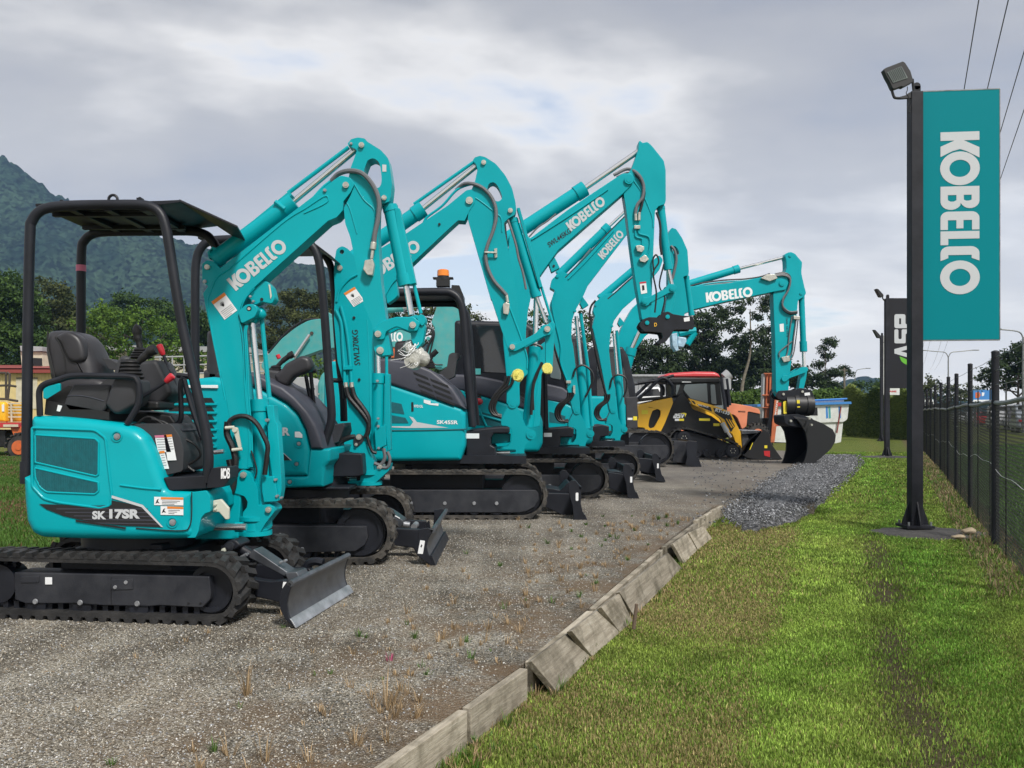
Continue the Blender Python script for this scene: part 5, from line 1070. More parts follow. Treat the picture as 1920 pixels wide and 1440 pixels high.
 mb = MB(); mb.pillow(H, rnd([(740, 640), (775, 636), (790, 680), (790, 720), (735, 712)], 6), -0.25, 0.3, 0.06); mb.build('seat', M['vinyl'], root, ang=60)
 mb = MB(); mb.prism(H, S7([(90, 835), (200, 820), (480, 790), (625, 790), (625, 870), (430, 870), (395, 930), (395, 1010), (450, 1040), (470, 1180), (90, 1180)]), -0.6, 0.5); ff = mb.build('front_frame', M['dark'], root, bevel=0.02)
 decal(H, S7([(85, 868), (252, 868), (252, 930), (85, 930)]), -0.606, 'white_sticker', M['white'], ff)
 mb = MB(); mb.prism(H, S7([(395, 870), (480, 868), (640, 875), (630, 980), (395, 1000)]), 0.0, 0.4); mb.build('swing_bracket', M['teal2'], root, bevel=0.01)
 cylinder(root, H, (872, 849), (898, 849), (956, 849), 8.5, 3, -0.25, 'swing_cylinder', 'teal2', band=False)
 post(root, H, POST3, PINS3)
 # boom
 bo = [(953, 470, 6), (955, 440, 6), (968, 430, 6), (985, 440, 5)]+Z3([(50, 690), (300, 500), (600, 300), (660, 262, 8), (720, 262, 14), (740, 300, 14), (720, 340, 8), (664, 395, 4), (440, 590), (235, 770, 4)])+Z2([(1135, 965, 4), (1090, 1030, 10), (1025, 1170, 12), (1000, 1290), (985, 1440)])+[(985, 680), (974, 722), (975, 760, 6), (961, 770, 8), (949, 758, 6), (950, 716), (943, 640), (940, 560)]
 mb = MB(); mb.prism(H, rnd(bo, 3), -0.13, 0.13); bm_ = mb.build('boom', M['teal2'], root, bevel=0.013, seg=3)
 letter(quadmap(H, *Z3([(318, 648), (552, 462), (280, 592)]), -0.134), LOGO, 'lettering', M['silver'], bm_)
 letter(quadmap(H, *Z3([(176, 752), (322, 652), (160, 722)]), -0.134), font_tris('SWL445KG', 0.012), 'lettering', M['black'], bm_)
 hose(bm_, H, Z3([(40, 705), (250, 560), (420, 450), (540, 360), (640, 280)]), 2.0, -0.10, 'black', 'oil_pipe'); hose(bm_, H, Z3([(60, 700), (280, 560), (430, 460), (560, 370)]), 1.4, -0.14, 'teal2', 'oil_pipe')
 mb = MB(); mb.prism(H, Z3([(165, 840), (205, 805), (245, 885), (190, 915)]), -0.08, 0.06); wl_ = mb.build('work_lamp', M['teal2'], bm_, bevel=0.006); pins(wl_, H, Z3([(205, 872, 8), (192, 818, 5)]), -0.09, -.08, 'black', 'bolt')
 pins(bm_, H, Z3([(700, 303, 30)]), -0.16, 0.16, 'teal2')
 cylinder(root, H, (945, 452), (1094, 355), (1198, 283), 13, 5, 0.0, 'arm_cylinder', 'teal2')
 hose(bm_, H, Z3([(35, 690), (100, 620), (160, 580), (220, 530)]), 1.5, -0.1, 'ghose')
 # lift cylinder
 lc = cylinder(root, H, (990, 800), (1003, 650), (1006, 545), 11, 5, 0.02, 'boom_cylinder', 'teal2', band=False); mb = MB(); mb.prism(H, Z4([(500, 300), (585, 240), (582, 300), (520, 480), (510, 800), (470, 810)]), 0.02, 0.10); mb.build('cylinder_guard', M['teal2'], lc, bevel=0.005)
 hose(root, H, Z4([(420, 300), (470, 285), (515, 300), (525, 320)]), 2.2, -0.15); hose(root, H, Z4([(525, 400), (480, 500), (462, 600), (455, 730)]), 3.0, -0.15); hose(root, H, Z4([(505, 450), (470, 560), (470, 700)]), 1.8, -0.14)
 for k, (x, o) in enumerate(((298, 0), (318, 14), (345, 30))): hose(root, H, Z4([(x, 485), (x-15, 540), (225+o, 610), (195+o, 680), (215+o*.9, 725), (268, 745-o*.4)]), 2.8, -0.16)
 # arm
 am = Z3([(765, 52, 3), (775, 48, 3), (790, 62, 4), (822, 55, 8), (852, 82, 6), (930, 180, 8), (942, 240, 8), (943, 440, 8), (935, 468, 6), (895, 480, 8), (872, 510, 8), (868, 600), (856, 900), (850, 1100), (842, 1225), (785, 1228), (760, 1080), (740, 960), (710, 740), (680, 500), (664, 400, 4), (700, 350, 4), (690, 270, 8), (715, 235, 12), (760, 110, 4)])
 mb = MB(); mb.prism(H, rnd(am, 3), -0.11, 0.11); arm = mb.build('arm', M['teal2'], root, bevel=0.013, seg=3)
 hose(arm, H, Z3([(730, 310), (790, 400), (850, 540), (860, 620)]), 1.2, -0.112, 'teal', 'weld_seam')
 hose(arm, H, Z3([(600, 275), (690, 235), (760, 270), (795, 340), (790, 420), (755, 470), (742, 530)]), 3.0, [-.06]*2+[-0.14]*5, 'ghose'); hose(arm, H, Z3([(620, 290), (700, 262), (770, 300), (800, 380), (790, 450), (768, 530)]), 2.4, [-.06]*2+[-0.13]*4, 'hose')
 mb = MB(); mb.tube([H.P(*p, -0.14) for p in Z3([(743, 520), (745, 575)])], 0.02); mb.tube([H.P(*p, -0.14) for p in Z3([(768, 520), (767, 575)])], 0.02); mb.prism(H, Z3([(735, 605), (775, 605), (775, 628), (735, 628)]), -0.15, -0.11); mb.build('pipe_clamp', M['zinc'], arm, bevel=0.004); mb = MB(); mb.prism(H, Z3([(745, 740), (770, 735), (800, 745), (800, 765), (785, 782), (755, 775)]), -0.16, -0.11); mb.build('coupling', M['zinc'], arm, bevel=0.004); mb = MB(); mb.prism(H, Z3([(768, 825), (800, 800), (815, 805), (832, 828), (805, 850), (775, 842)]), -0.16, -0.11); mb.build('coupling', M['zinc'], arm, bevel=0.004)
 hose(arm, H, Z3([(743, 625), (745, 680), (785, 695), (785, 735)]), 1.6, -0.12, 'teal2', 'oil_pipe'); hose(arm, H, Z3([(767, 625), (768, 660), (832, 685), (835, 760), (815, 810)]), 1.6, -0.12, 'teal2', 'oil_pipe')
 warn = decal(H, Z3([(770, 980), (812, 975), (820, 1050), (780, 1058)]), -0.114, 'warning_label', M['white'], arm); decal(H, Z3([(770, 980), (812, 975), (813, 985), (771, 990)]), -0.117, 'label_header', M['red'], warn); decal(H, Z3([(785, 1000), (800, 1000), (803, 1030), (788, 1035)]), -0.117, 'label_print', M['black'], warn)
 bc = cylinder(root, H, Z3([(908, 478)])[0], Z3([(958, 892)])[0], Z3([(985, 1010)])[0], 7.5, 3.6, 0.0, 'bucket_cylinder', 'teal2')
 hose(bc, H, Z3([(880, 520), (905, 600), (905, 720), (915, 800)]), 2.2, -0.1); hose(bc, H, Z3([(862, 900), (858, 830), (880, 800), (895, 850), (860, 920), (880, 1050), (870, 1180)]), 1.6, -0.15); hose(bc, H, Z3([(930, 860), (900, 1000), (935, 1080), (915, 1190)]), 1.5, -0.13)
 L_ = rnd(Z3([(778, 1110, 10), (795, 1078, 10), (830, 1078, 10), (940, 1020, 6), (960, 990, 10), (1000, 992, 10), (1018, 1020, 10), (1000, 1048, 10), (965, 1050, 8), (840, 1115, 6), (825, 1135, 10), (790, 1135, 10)]), 3)
 lk = [rocker(root, H, L_, v, -0.15) for v in (0.11, -0.15)][1]; pins(lk, H, Z3([(805, 1105, 18), (985, 1020, 18)]), -0.165, 0.15, 'teal2')
 mb = MB(); mb.prism(H, rnd(Z3([(965, 1040), (1010, 1045), (1000, 1110), (975, 1200), (930, 1200), (945, 1100)]), 3), -0.08, 0.08); mb.build('bucket_link', M['teal2'], root, bevel=0.008)
 cq = rnd(Z3([(768, 1265, 14), (790, 1225, 14), (830, 1210, 8), (895, 1212, 6), (920, 1180, 10), (958, 1172, 10), (990, 1190, 6), (1050, 1200), (1120, 1205, 4), (1132, 1270, 6), (1120, 1290, 4), (1000, 1290, 6), (975, 1330, 8), (940, 1375, 12), (905, 1388, 8), (885, 1378, 3), (900, 1365, 4), (925, 1345, 8), (915, 1312, 8), (850, 1305, 6), (800, 1305, 12)]), 2)
 mb = MB(); mb.prism(H, cq, -0.17, -0.12); mb.prism(H, cq, 0.12, 0.17, vt=-0.17); mb.prism(H, Z3([(800, 1230), (1110, 1215), (1115, 1280), (800, 1295)]), -0.12, 0.12, vt=-.17); q = mb.build('quick_coupler', M['dark'], root, bevel=0.008)
 pins(q, H, Z3([(820, 1247, 14), (955, 1207, 14)]), -0.185, -0.17, 'teal2'); decal(H, Z3([(1060, 1215), (1098, 1208), (1100, 1235), (1063, 1240)]), -0.174, 'white_sticker', M['white'], q); letter(quadmap(H, *Z3([(866, 1272), (886, 1270), (862, 1248)]), -0.175), font_tris('D', 0.02, 0.2), 'lettering', M['yellow'], q)
machine3()
def mid(root, H, k, x_right, y_lo, tip, s, cab_px, hood_px, body_px, boom_px, post_px, pins_px, arm_px, arm_t, sw, lc, ac, extra):
 pass
def cab(root, H, px, vn, vf, name='cab', slope=0):
 """closed cab: dark frame, glass panes on the near side and front"""
 mb = MB(); mb.pillow(H, rnd(px, 3), vn, vf, 0.06, n=3); c = mb.build(name, M['dark'], root, ang=50)
 return c
def pane(c, H, px, v, mat='glass'):
 mb = MB(); mb.prism(H, rnd(px, 3), v-0.012, v+0.0); return mb.build('window', M[mat], c)
def machine4():
 root = thing('compact_excavator', (0.06, 14.85, 0), 'fourth teal excavator from the front, with dark glazed cab and red rear lamp', 'excavator', GRP)
 H = Fr(0.06, 14.85, 0); w2 = 1.03
 vn, ua, ub = lower_works(root, H, 1139, 936, w2, 0, None, None, None, None, blade3(0.82, (1197, 936)), 1)
 decal(H, Z4([(1077, 1118), (1091, 1118), (1090, 1155), (1077, 1155)]), vn-0.004, 'white_sticker', M['white'], root)
 mb = MB(); mb.prism(H, Z4([(940, 1090), (1080, 1110), (1060, 1230), (945, 1190)]), -0.5, -0.42); mb.prism(H, rnd(Z4([(945, 1085), (1000, 1085), (1040, 1095), (1075, 1080), (1075, 1110), (950, 1110)]), 2), -0.3, 0.3); mb.build('blade_arm', M['dark'], root, bevel=0.01)
 mb = MB(); mb.cyl(H.W(0, 0, 0.55), H.W(0, 0, 0.8), 0.6, n=32); mb.box(H.W(0, 0, 0.72), 2.3, 1.5, 0.10, H); mb.build('slew_ring', M['dark'], root)
 vb, vf = -0.9, 0.9
 mb = MB(); mb.pillow(H, rnd([(800, 720), (870, 728), (885, 735), (990, 768), (1013, 776), (1018, 790), (1018, 832), (1010, 847), (880, 849), (800, 849)], 5), vb, vf, 0.06, n=4); bd = mb.build('body', M['teal2'], root, ang=50)
 mb = MB(); mb.pillow(H, rnd([(800, 700), (868, 702), (900, 705), (940, 713), (975, 735), (1005, 765), (1012, 778), (985, 768), (885, 737), (800, 720)], 4), vb-0.01, vf, 0.04, n=3); hd = mb.build('hood', M['hood'], root, ang=50)
 for r in range(4):
  mb = MB(); mb.prism(H, [(972+r*2, 731+r*6.5), (1000+r, 748+r*6), (1001+r, 751+r*6), (973+r*2, 735+r*6.5)], vb-0.014, vb+.02); mb.build('vent_slot', M['black'], hd)
 for r in range(3):
  mb = MB(); mb.prism(H, rnd([(871+r, 731+r*5), (902, 739+r*4), (902, 742+r*4), (871+r, 734+r*5)], 1), vb-0.004, vb+.02); mb.build('vent_slot', M['black'], bd)
 mb = MB(); mb.prism(H, [(893, 770), (950, 785), (940, 800), (893, 797)], vb-0.004, vb+.02); mb.build('grille', M['grille'], bd)
 for a, b in (((897, 765), (912, 799)), ((893, 776), (940, 789))): mb = MB(); mb.tube([H.P(*a, vb-.01), H.P(*b, vb-.01)], 0.018); mb.build('trim_bar', M['teal2'], bd)
 mb = MB(); u, w = H.px(898, 753, vb-.05); mb.ball(H.W(u, vb-.05, w), 0.062, 0.04, 0.055); mb.build('rear_lamp', M['red'], bd)
 c = cab(root, H, [(852, 604), (856, 600), (985, 603), (1003, 615), (1012, 650), (1022, 700), (1026, 800), (1020, 806), (880, 708), (852, 706)], -0.75, 0.2)
 pane(c, H, [(876, 609), (952, 612), (965, 700), (880, 696)], -0.75); pane(c, H, [(972, 618), (996, 620), (1008, 690), (985, 700)], -0.75)
 decal(H, S7([(175, 100), (205, 100), (205, 72), (270, 72), (270, 145), (175, 145)]), -0.768, 'notice', M['mint'], c)
 mb = MB(); mb.prism(H, [(1021, 640), (1024, 640), (1029, 806), (1021, 806)], -0.76, -0.6); mb.build('cab_post', M['dark'], c, bevel=0.01)
 mb = MB(); mb.prism(H, Z4([(400, 830), (700, 805), (725, 815), (720, 870), (640, 870), (640, 920), (600, 965), (530, 965), (400, 960)]), -0.5, 0.5); ff = mb.build('front_frame', M['dark'], root, bevel=0.02)
 decal(H, Z4([(535, 843), (585, 843), (585, 868), (535, 868)]), -0.506, 'white_sticker', M['white'], ff)
 cylinder(root, H, (1018, 840), (1039, 839), (1078, 839), 7.5, 2.6, -0.25, 'swing_cylinder', 'teal2', band=False)
 p4, s4 = af(POST3, ((961, 757), (983, 862)), (Z4([(742, 705)])[0], Z4([(800, 965)])[0])); q4, _ = af(PINS3, ((961, 757), (983, 862)), (Z4([(742, 705)])[0], Z4([(800, 965)])[0]))
 post(root, H, p4, q4)
 mb = MB(); mb.prism(H, Z4([(640, 850), (735, 850), (735, 910), (640, 910)]), 0.0, 0.4); mb.build('swing_bracket', M['teal2'], root, bevel=0.01)
 bo = Z3([(180, 1015, 8), (190, 965, 10), (250, 905, 6), (300, 925), (640, 570), (760, 470, 14), (800, 500, 14), (780, 560, 8), (690, 660), (430, 1000, 10), (400, 1070, 14), (350, 1160, 16), (325, 1230, 14), (320, 1350)])+Z4([(720, 300), (740, 480), (757, 600), (765, 700, 10), (742, 735, 10), (718, 705, 8), (690, 590), (620, 380), (575, 200), (560, 100)])+Z3([(200, 1250), (180, 1120), (215, 1035, 4)])
 mb = MB(); mb.prism(H, rnd(bo, 3), -0.13, 0.13); bm_ = mb.build('boom', M['teal2'], root, bevel=0.013, seg=3)
 letter(quadmap(H, *Z3([(530, 833), (672, 668), (492, 795)]), -0.134), LOGO, 'lettering', M['silver'], bm_)
 hose(bm_, H, Z3([(280, 950), (400, 830), (560, 660), (670, 550)]), 1.6, -0.12, 'black', 'oil_pipe'); hose(bm_, H, Z3([(300, 960), (420, 840), (600, 640)]), 1.2, -0.14, 'teal2', 'oil_pipe')
 hose(bm_, H, Z3([(215, 1035), (195, 1110), (205, 1200), (250, 1400)])+Z4([(640, 400), (690, 540)]), 1.6, -0.14, 'teal2', 'weld_seam'); hose(bm_, H, Z4([(575, 130), (590, 260), (640, 430), (680, 560)]), 2.2, -0.12, 'black', 'oil_pipe')
 mb = MB(); mb.prism(H, Z3([(375, 1120), (395, 1075), (435, 1130), (395, 1155)]), -0.08, 0.06); mb.build('work_lamp', M['teal2'], bm_, bevel=0.006); pins(bm_, H, Z3([(228, 940, 12), (345, 1170, 9)]), -0.145, -.13, 'teal2')
 cylinder(root, H, Z3([(235, 935)])[0], Z3([(562, 618)])[0], Z3([(700, 490)])[0], 8, 3, 0.0, 'arm_cylinder', 'teal2'); hose(bm_, H, Z3([(290, 940), (350, 880), (400, 820), (450, 760)]), 1.6, -0.1, 'ghose')
 lc = cylinder(root, H, Z4([(800, 815)])[0], Z4([(768, 420)])[0], Z4([(738, 110)])[0], 8.5, 3.6, 0.02, 'boom_cylinder', 'teal2', band=False); mb = MB(); mb.tube([H.P(*p, 0.02) for p in Z4([(765, 90), (810, 420), (838, 800)])], 0.03); mb.build('cylinder_guard', M['teal2'], lc)
 hose(root, H, Z4([(718, 490), (735, 440), (780, 418), (830, 450), (845, 500), (820, 570), (795, 620)]), 2.0, -0.15)
 for k, o in enumerate((0, 16, 34)): hose(root, H, Z4([(688+o*1.0, 590), (680+o*.8, 625), (625+o, 670), (608+o*.8, 720), (630+o*.7, 765), (688, 775-o*.4)]), 2.3, -0.16)
 mb = MB(); mb.prism(H, Z4([(675, 515), (705, 515), (705, 532), (675, 532)]), -0.16, -0.13); mb.prism(H, Z4([(718, 545), (732, 545), (732, 600), (718, 600)]), -0.17, -0.13); mb.build('coupling', M['zinc'], bm_, bevel=0.004)
 # arm, mostly behind the third machine's arm
 am = Z3([(975, 628, 3), (985, 622, 3), (1010, 630, 6), (1050, 690, 10), (1085, 770, 8), (1094, 905, 6), (1092, 932, 5), (1060, 942, 6), (1046, 980, 6), (1048, 1180), (1042, 1290), (1000, 1290), (960, 1100), (960, 880), (958, 660)])
 hole = [tuple(p) for p in spl(Z3([(990, 790), (985, 755), (1000, 742), (1020, 760), (1030, 790), (1018, 800), (990, 790)]), 3)[:-1]]
 mb = MB(); mb.prism(H, rnd(am, 3), -0.11, 0.11, holes=[hole]); arm = mb.build('arm', M['teal2'], root, bevel=0.01)
 hose(arm, H, Z3([(975, 740), (1000, 770), (1012, 830), (1000, 900), (985, 960)]), 2.4, -0.13, 'ghose'); cylinder(root, H, Z3([(1078, 940)])[0], Z3([(1112, 1195)])[0], Z3([(1120, 1300)])[0], 5, 2.4, 0, 'bucket_cylinder', 'teal2')
 mb = MB(); mb.tube([H.P(*p, -0.06) for p in Z3([(1030, 1320), (1090, 1305), (1140, 1300)])], 0.06); mb.tube([H.P(*p, -0.06) for p in Z3([(1135, 1310), (1085, 1390)])], 0.05); mb.build('bucket_link', M['teal2'], root)
 mb = MB(); mb.prism(H, Z3([(980, 1320), (1020, 1310), (1020, 1380), (1030, 1430), (1010, 1438), (985, 1400)]), -0.12, 0.1); mb.prism(H, Z3([(1020, 1335), (1080, 1345), (1080, 1370), (1060, 1410), (1020, 1405)]), -0.1, 0.1); mb.build('plastic_wrap', pmat('blue_tinted_wrap', (0.35, 0.5, 0.62), 0.3, bump=.5, bscale=30, var=.4, vscale=12), root, bevel=0.02)
machine4()
def machine5():
 root = thing('compact_excavator', (1.0, 18.0, 0), 'fifth teal excavator from the front, standing between two others with its cab half hidden', 'excavator', GRP)
 H = Fr(1.0, 18.0, 0); w2 = 1.0
 vn, ua, ub = lower_works(root, H, 1199, 905, w2, 0, None, None, None, None, blade3(0.66, (1246, 903)), 1)
 decal(H, Z4([(1246, 1035), (1257, 1035), (1257, 1065), (1246, 1065)]), vn-0.004, 'white_sticker', M['white'], root)
 mb = MB(); mb.prism(H, Z4([(1130, 1000), (1240, 1010), (1240, 1110), (1130, 1080)]), -0.5, -0.42); mb.build('blade_arm', M['dark'], root, bevel=0.01)
 mb = MB(); mb.cyl(H.W(0, 0, 0.55), H.W(0, 0, 0.8), 0.6, n=32); mb.box(H.W(0, 0, 0.72), 2.3, 1.5, 0.10, H); mb.build('slew_ring', M['dark'], root)
 vb, vf = -0.9, 0.9
 mb = MB(); mb.pillow(H, rnd([(940, 740), (1025, 745), (1060, 755), (1105, 775), (1112, 790), (1112, 828), (1105, 834), (940, 834)], 5), vb, vf, 0.06, n=4); bd = mb.build('body', M['teal2'], root, ang=50)
 mb = MB(); mb.pillow(H, rnd([(940, 715), (1020, 718), (1055, 726), (1080, 745), (1100, 772), (1060, 756), (940, 740)], 4), vb-.01, vf, 0.04, n=3); mb.build('hood', M['hood'], root, ang=50)
 mb = MB(); mb.prism(H, [(1030, 772), (1060, 780), (1060, 795), (1030, 792)], vb-0.004, vb+.02); mb.build('grille', M['grille'], bd)
 c = cab(root, H, [(1000, 632), (1004, 628), (1085, 630), (1098, 642), (1106, 700), (1112, 775), (1085, 745), (1000, 722)], -0.75, 0.2)
 pane(c, H, [(1032, 640), (1050, 640), (1052, 712), (1032, 708)], -0.75, 'glass2'); pane(c, H, [(1056, 640), (1078, 641), (1084, 715), (1058, 712)], -0.75);
 mb = MB(); mb.prism(H, Z4([(780, 815), (900, 790), (945, 800), (945, 860), (890, 870), (880, 905), (800, 905)]), -0.5, 0.5); mb.build('front_frame', M['dark'], root, bevel=0.02)
 cylinder(root, H, (1105, 827), (1119, 827), (1148, 827), 6, 2.2, -0.25, 'swing_cylinder', 'teal2', band=False)
 p5, _ = af(POST3, ((961, 757), (983, 862)), (Z4([(970, 703)])[0], Z4([(1012, 918)])[0])); q5, _ = af(PINS3, ((961, 757), (983, 862)), (Z4([(970, 703)])[0], Z4([(1012, 918)])[0]))
 post(root, H, p5, q5)
 mb = MB(); mb.prism(H, Z4([(890, 850), (960, 850), (960, 900), (890, 900)]), 0.0, 0.4); mb.build('swing_bracket', M['teal2'], root, bevel=0.01)
 bo = Z3([(463, 1170, 8), (478, 1110, 10), (540, 1060, 6), (600, 1050), (745, 930), (900, 800, 14), (925, 830, 14), (900, 900), (745, 1080), (660, 1155, 8), (600, 1235, 14), (578, 1320, 10)])+Z4([(945, 330), (960, 470), (985, 570), (992, 700, 8), (970, 728, 8), (948, 700, 8), (920, 560), (880, 350), (843, 190)])+Z3([(455, 1280), (475, 1205, 4)])
 mb = MB(); mb.prism(H, rnd(bo, 3), -0.13, 0.13); bm_ = mb.build('boom', M['teal2'], root, bevel=0.013, seg=3)
 cylinder(root, H, Z3([(505, 1090)])[0], Z3([(760, 875)])[0], Z3([(850, 800)])[0], 7, 3, 0.0, 'arm_cylinder', 'teal2'); hose(bm_, H, Z3([(560, 1090), (620, 1040), (680, 985), (745, 930)]), 1.5, -0.12, 'black', 'oil_pipe')
 pins(bm_, H, Z3([(480, 1130, 9), (590, 1270, 7)]), -0.145, -.13, 'teal2'); mb = MB(); mb.prism(H, Z3([(625, 1250), (640, 1210), (672, 1250), (640, 1275)]), -0.08, 0.06); mb.build('work_lamp', M['teal2'], bm_, bevel=0.006)
 hose(bm_, H, Z4([(835, 110), (832, 180), (860, 330), (900, 500), (925, 600)]), 2.4, -0.12, 'black', 'oil_pipe'); hose(bm_, H, Z3([(455, 1250), (440, 1200), (450, 1140), (480, 1100)]), 2, -0.1)
 lc = cylinder(root, H, Z4([(1030, 790)])[0], Z4([(997, 480)])[0], Z4([(975, 220)])[0], 6.5, 3, 0.02, 'boom_cylinder', 'teal2', band=False); mb = MB(); mb.tube([H.P(*p, 0.02) for p in Z4([(992, 200), (1020, 470), (1040, 790)])], 0.03); mb.build('cylinder_guard', M['teal2'], lc)
 hose(root, H, Z4([(950, 560), (965, 500), (1005, 478), (1050, 500), (1055, 560), (1035, 620)]), 1.8, -0.15)
 for k, o in enumerate((0, 15, 30)): hose(root, H, Z4([(918+o, 600), (915+o*.8, 640), (868+o*.9, 680), (855+o*.8, 725), (880+o*.7, 760), (930, 765-o*.4)]), 2.0, -0.16)
 am = [(1262, 470), (1275, 440), (1290, 475), (1296, 520), (1290, 560), (1280, 640), (1266, 640), (1258, 560)]
 mb = MB(); mb.prism(H, rnd([(x-4, y+10) for x, y in am], 3), -0.1, 0.1); mb.build('arm', M['teal2'], root, bevel=0.01)
machine5()
def machine6():
 root = thing('excavator', (2.2, 23.3, 0), 'largest teal excavator at the far end of the row, holding a wide black tilting bucket', 'excavator', GRP)
 H = Fr(2.2, 23.3, 0); w2 = 1.3
 P, Fc, E_ = [Z5(L) for L in ([(380, 1170), (395, 1160), (445, 1165), (440, 1210), (436, 1240), (468, 1318), (455, 1320), (375, 1295), (385, 1250)], [(445, 1168), (438, 1200), (436, 1240), (445, 1270)], [(440, 1250), (448, 1250), (470, 1318), (458, 1320)])]
 vn, ua, ub = lower_works(root, H, 1263, 876, w2, 0, None, None, None, None, (P, Fc, E_), 1, length=3.6, Ht=0.88)
 mb = MB()
 for k in range(3): mb.prism(H, rnd(Z5([(310+k*28, 1165), (350+k*28, 1165), (330+k*28, 1200), (310+k*28, 1245)]), 2), -0.6+k*.4, -0.55+k*.4, vt=-0.6)
 mb.prism(H, Z5([(310, 1160), (395, 1165), (385, 1290), (305, 1275)]), -0.5, 0.5); mb.build('blade_rib', M['darks'], root, bevel=0.01)
 mb = MB(); mb.cyl(H.W(-.1, 0, 0.85), H.W(-.1, 0, 1.1), 0.8, n=32); mb.build('slew_ring', M['dark'], root)
 mb = MB(); mb.pillow(H, rnd([(1000, 742), (1160, 742), (1175, 760), (1175, 815), (1000, 815)], 4), -1.2, 1.2, 0.08, n=4); mb.build('body', M['teal2'], root, ang=50)
 c = cab(root, H, [(1095, 668), (1110, 650), (1168, 650), (1178, 668), (1190, 720), (1198, 784), (1190, 800), (1100, 800)], -1.15, -0.3)
 pane(c, H, [(1118, 660), (1164, 660), (1178, 730), (1184, 765), (1120, 765)], -1.15)
 mb = MB(); mb.prism(H, Z5([(40, 915), (105, 910), (108, 1090), (45, 1090)]), -1.2, -0.4); tb = mb.build('tool_box', M['plast'], root, bevel=0.02)
 decal(H, Z5([(50, 1030), (78, 1030), (78, 1042), (50, 1042)]), -1.206, 'white_sticker', M['white'], tb); decal(H, Z5([(82, 1022), (104, 1022), (104, 1044), (82, 1044)]), -1.206, 'yellow_sticker', M['ylab'], tb)
 bo = [(1140, 745, 8), (1148, 690, 10), (1162, 620, 16), (1190, 570, 16), (1235, 548, 10)]+Z5([(405, 290), (600, 275), (800, 240), (900, 215, 10), (945, 222, 14), (958, 270, 14), (940, 310, 10), (870, 322), (600, 378), (420, 422), (250, 500), (150, 570, 10), (80, 670), (30, 760)])+[(1160, 760, 8)]
 mb = MB(); mb.prism(H, rnd(bo, 4), -0.22, 0.22); bm_ = mb.build('boom', M['teal2'], root, bevel=0.015, seg=3)
 letter(quadmap(H, *Z5([(494, 382), (756, 348), (488, 326)]), -0.224), LOGO, 'lettering', M['white'], bm_)
 for k, (dy, mt) in enumerate(((0, 'black'), (10, 'teal2'), (18, 'ghose'))): hose(bm_, H, Z5([(400, 290+dy), (480, 270+dy), (600, 255+dy), (700, 250+dy), (790, 238+dy), (850, 220+dy)]), 1.4, [-.1-.04*k]*6, mt, 'oil_pipe')
 mb = MB(); mb.prism(H, Z5([(800, 245), (830, 225), (880, 222), (895, 245), (850, 262)]), -0.3, -0.1); mb.build('valve_block', M['zinc'], bm_, bevel=0.01)
 cylinder(root, H, (1250, 545), Z5([(672, 193)])[0], Z5([(950, 122)])[0], 7, 2.8, 0.0, 'arm_cylinder', 'teal2'); pins(bm_, H, Z5([(920, 272, 16)]), -0.25, 0.25, 'teal2')
 for v in (-0.42, 0.42): cylinder(root, H, (1160, 745), (1184, 655), (1203, 612), 9, 3.6, v, 'boom_cylinder', 'teal2')
 am = Z5([(932, 115, 6), (945, 103, 6), (968, 96, 8), (992, 106, 8), (1033, 155, 4), (1028, 215, 14), (1045, 290, 12), (1056, 330, 10), (1040, 352, 8), (1010, 368, 10), (1002, 450), (985, 620), (962, 790), (955, 885), (900, 912, 8), (884, 880), (880, 600), (872, 430), (869, 325), (915, 300), (930, 230, 10), (944, 190, 10), (942, 140)])
 mb = MB(); mb.prism(H, rnd(am, 3), -0.17, 0.17); arm = mb.build('arm', M['teal2'], root, bevel=0.015, seg=3)
 pins(arm, H, Z5([(965, 118, 8), (1028, 330, 9), (930, 808, 12)]), -0.19, 0.19, 'teal2')
 for k in range(3): hose(arm, H, Z5([(880, 222+k*5), (930, 215+k*7), (965, 240+k*6), (955, 310), (925, 370-k*5), (925, 420-k*8), (960, 445-k*6), (1005, 440-k*4)]), 1.7, -0.21-.02*k, 'ghose' if k else 'hose')
 for pts in ([(1000, 470), (985, 580), (975, 660), (945, 710)], [(1010, 470), (995, 600), (980, 680), (950, 715)], [(975, 460), (960, 560), (950, 660), (930, 700)], [(905, 690), (905, 660), (950, 620), (975, 600)]): hose(arm, H, Z5(pts), 1.2, -0.2, 'ghose')
 mb = MB(); mb.prism(H, Z5([(915, 690), (960, 680), (965, 710), (930, 718)]), -0.25, -0.17); mb.prism(H, Z5([(985, 455), (1020, 460), (1020, 478), (985, 475)]), -0.25, -0.17); mb.build('coupling', M['zinc'], arm, bevel=0.008)
 decal(H, Z5([(905, 503), (928, 500), (930, 545), (907, 546)]), -0.175, 'warning_label', M['white'], arm)
 letter(quadmap(H, *Z5([(940, 470), (945, 575), (950, 470)]), -0.175), font_tris('SWL 1211KG', 0.015), 'lettering', M['black'], arm)
 bc = cylinder(root, H, Z5([(1028, 345)])[0], Z5([(1040, 655)])[0], Z5([(1044, 755)])[0], 5.5, 3.4, 0.0, 'bucket_cylinder', 'teal2'); mb = MB(); mb.cyl(H.P(*Z5([(1038, 600)])[0], 0), H.P(*Z5([(1040, 656)])[0], 0), 0.095, n=20); mb.build('cylinder_head', M['teal2'], bc)
 L_ = rnd(Z5([(915, 808, 8), (930, 790, 8), (950, 793), (1030, 745, 6), (1060, 742, 8), (1068, 762, 8), (1050, 775, 5), (960, 808), (945, 825, 8), (925, 828, 8)]), 2)
 lk = [rocker(root, H, L_, v, -0.23) for v in (0.18, -0.23)][1]
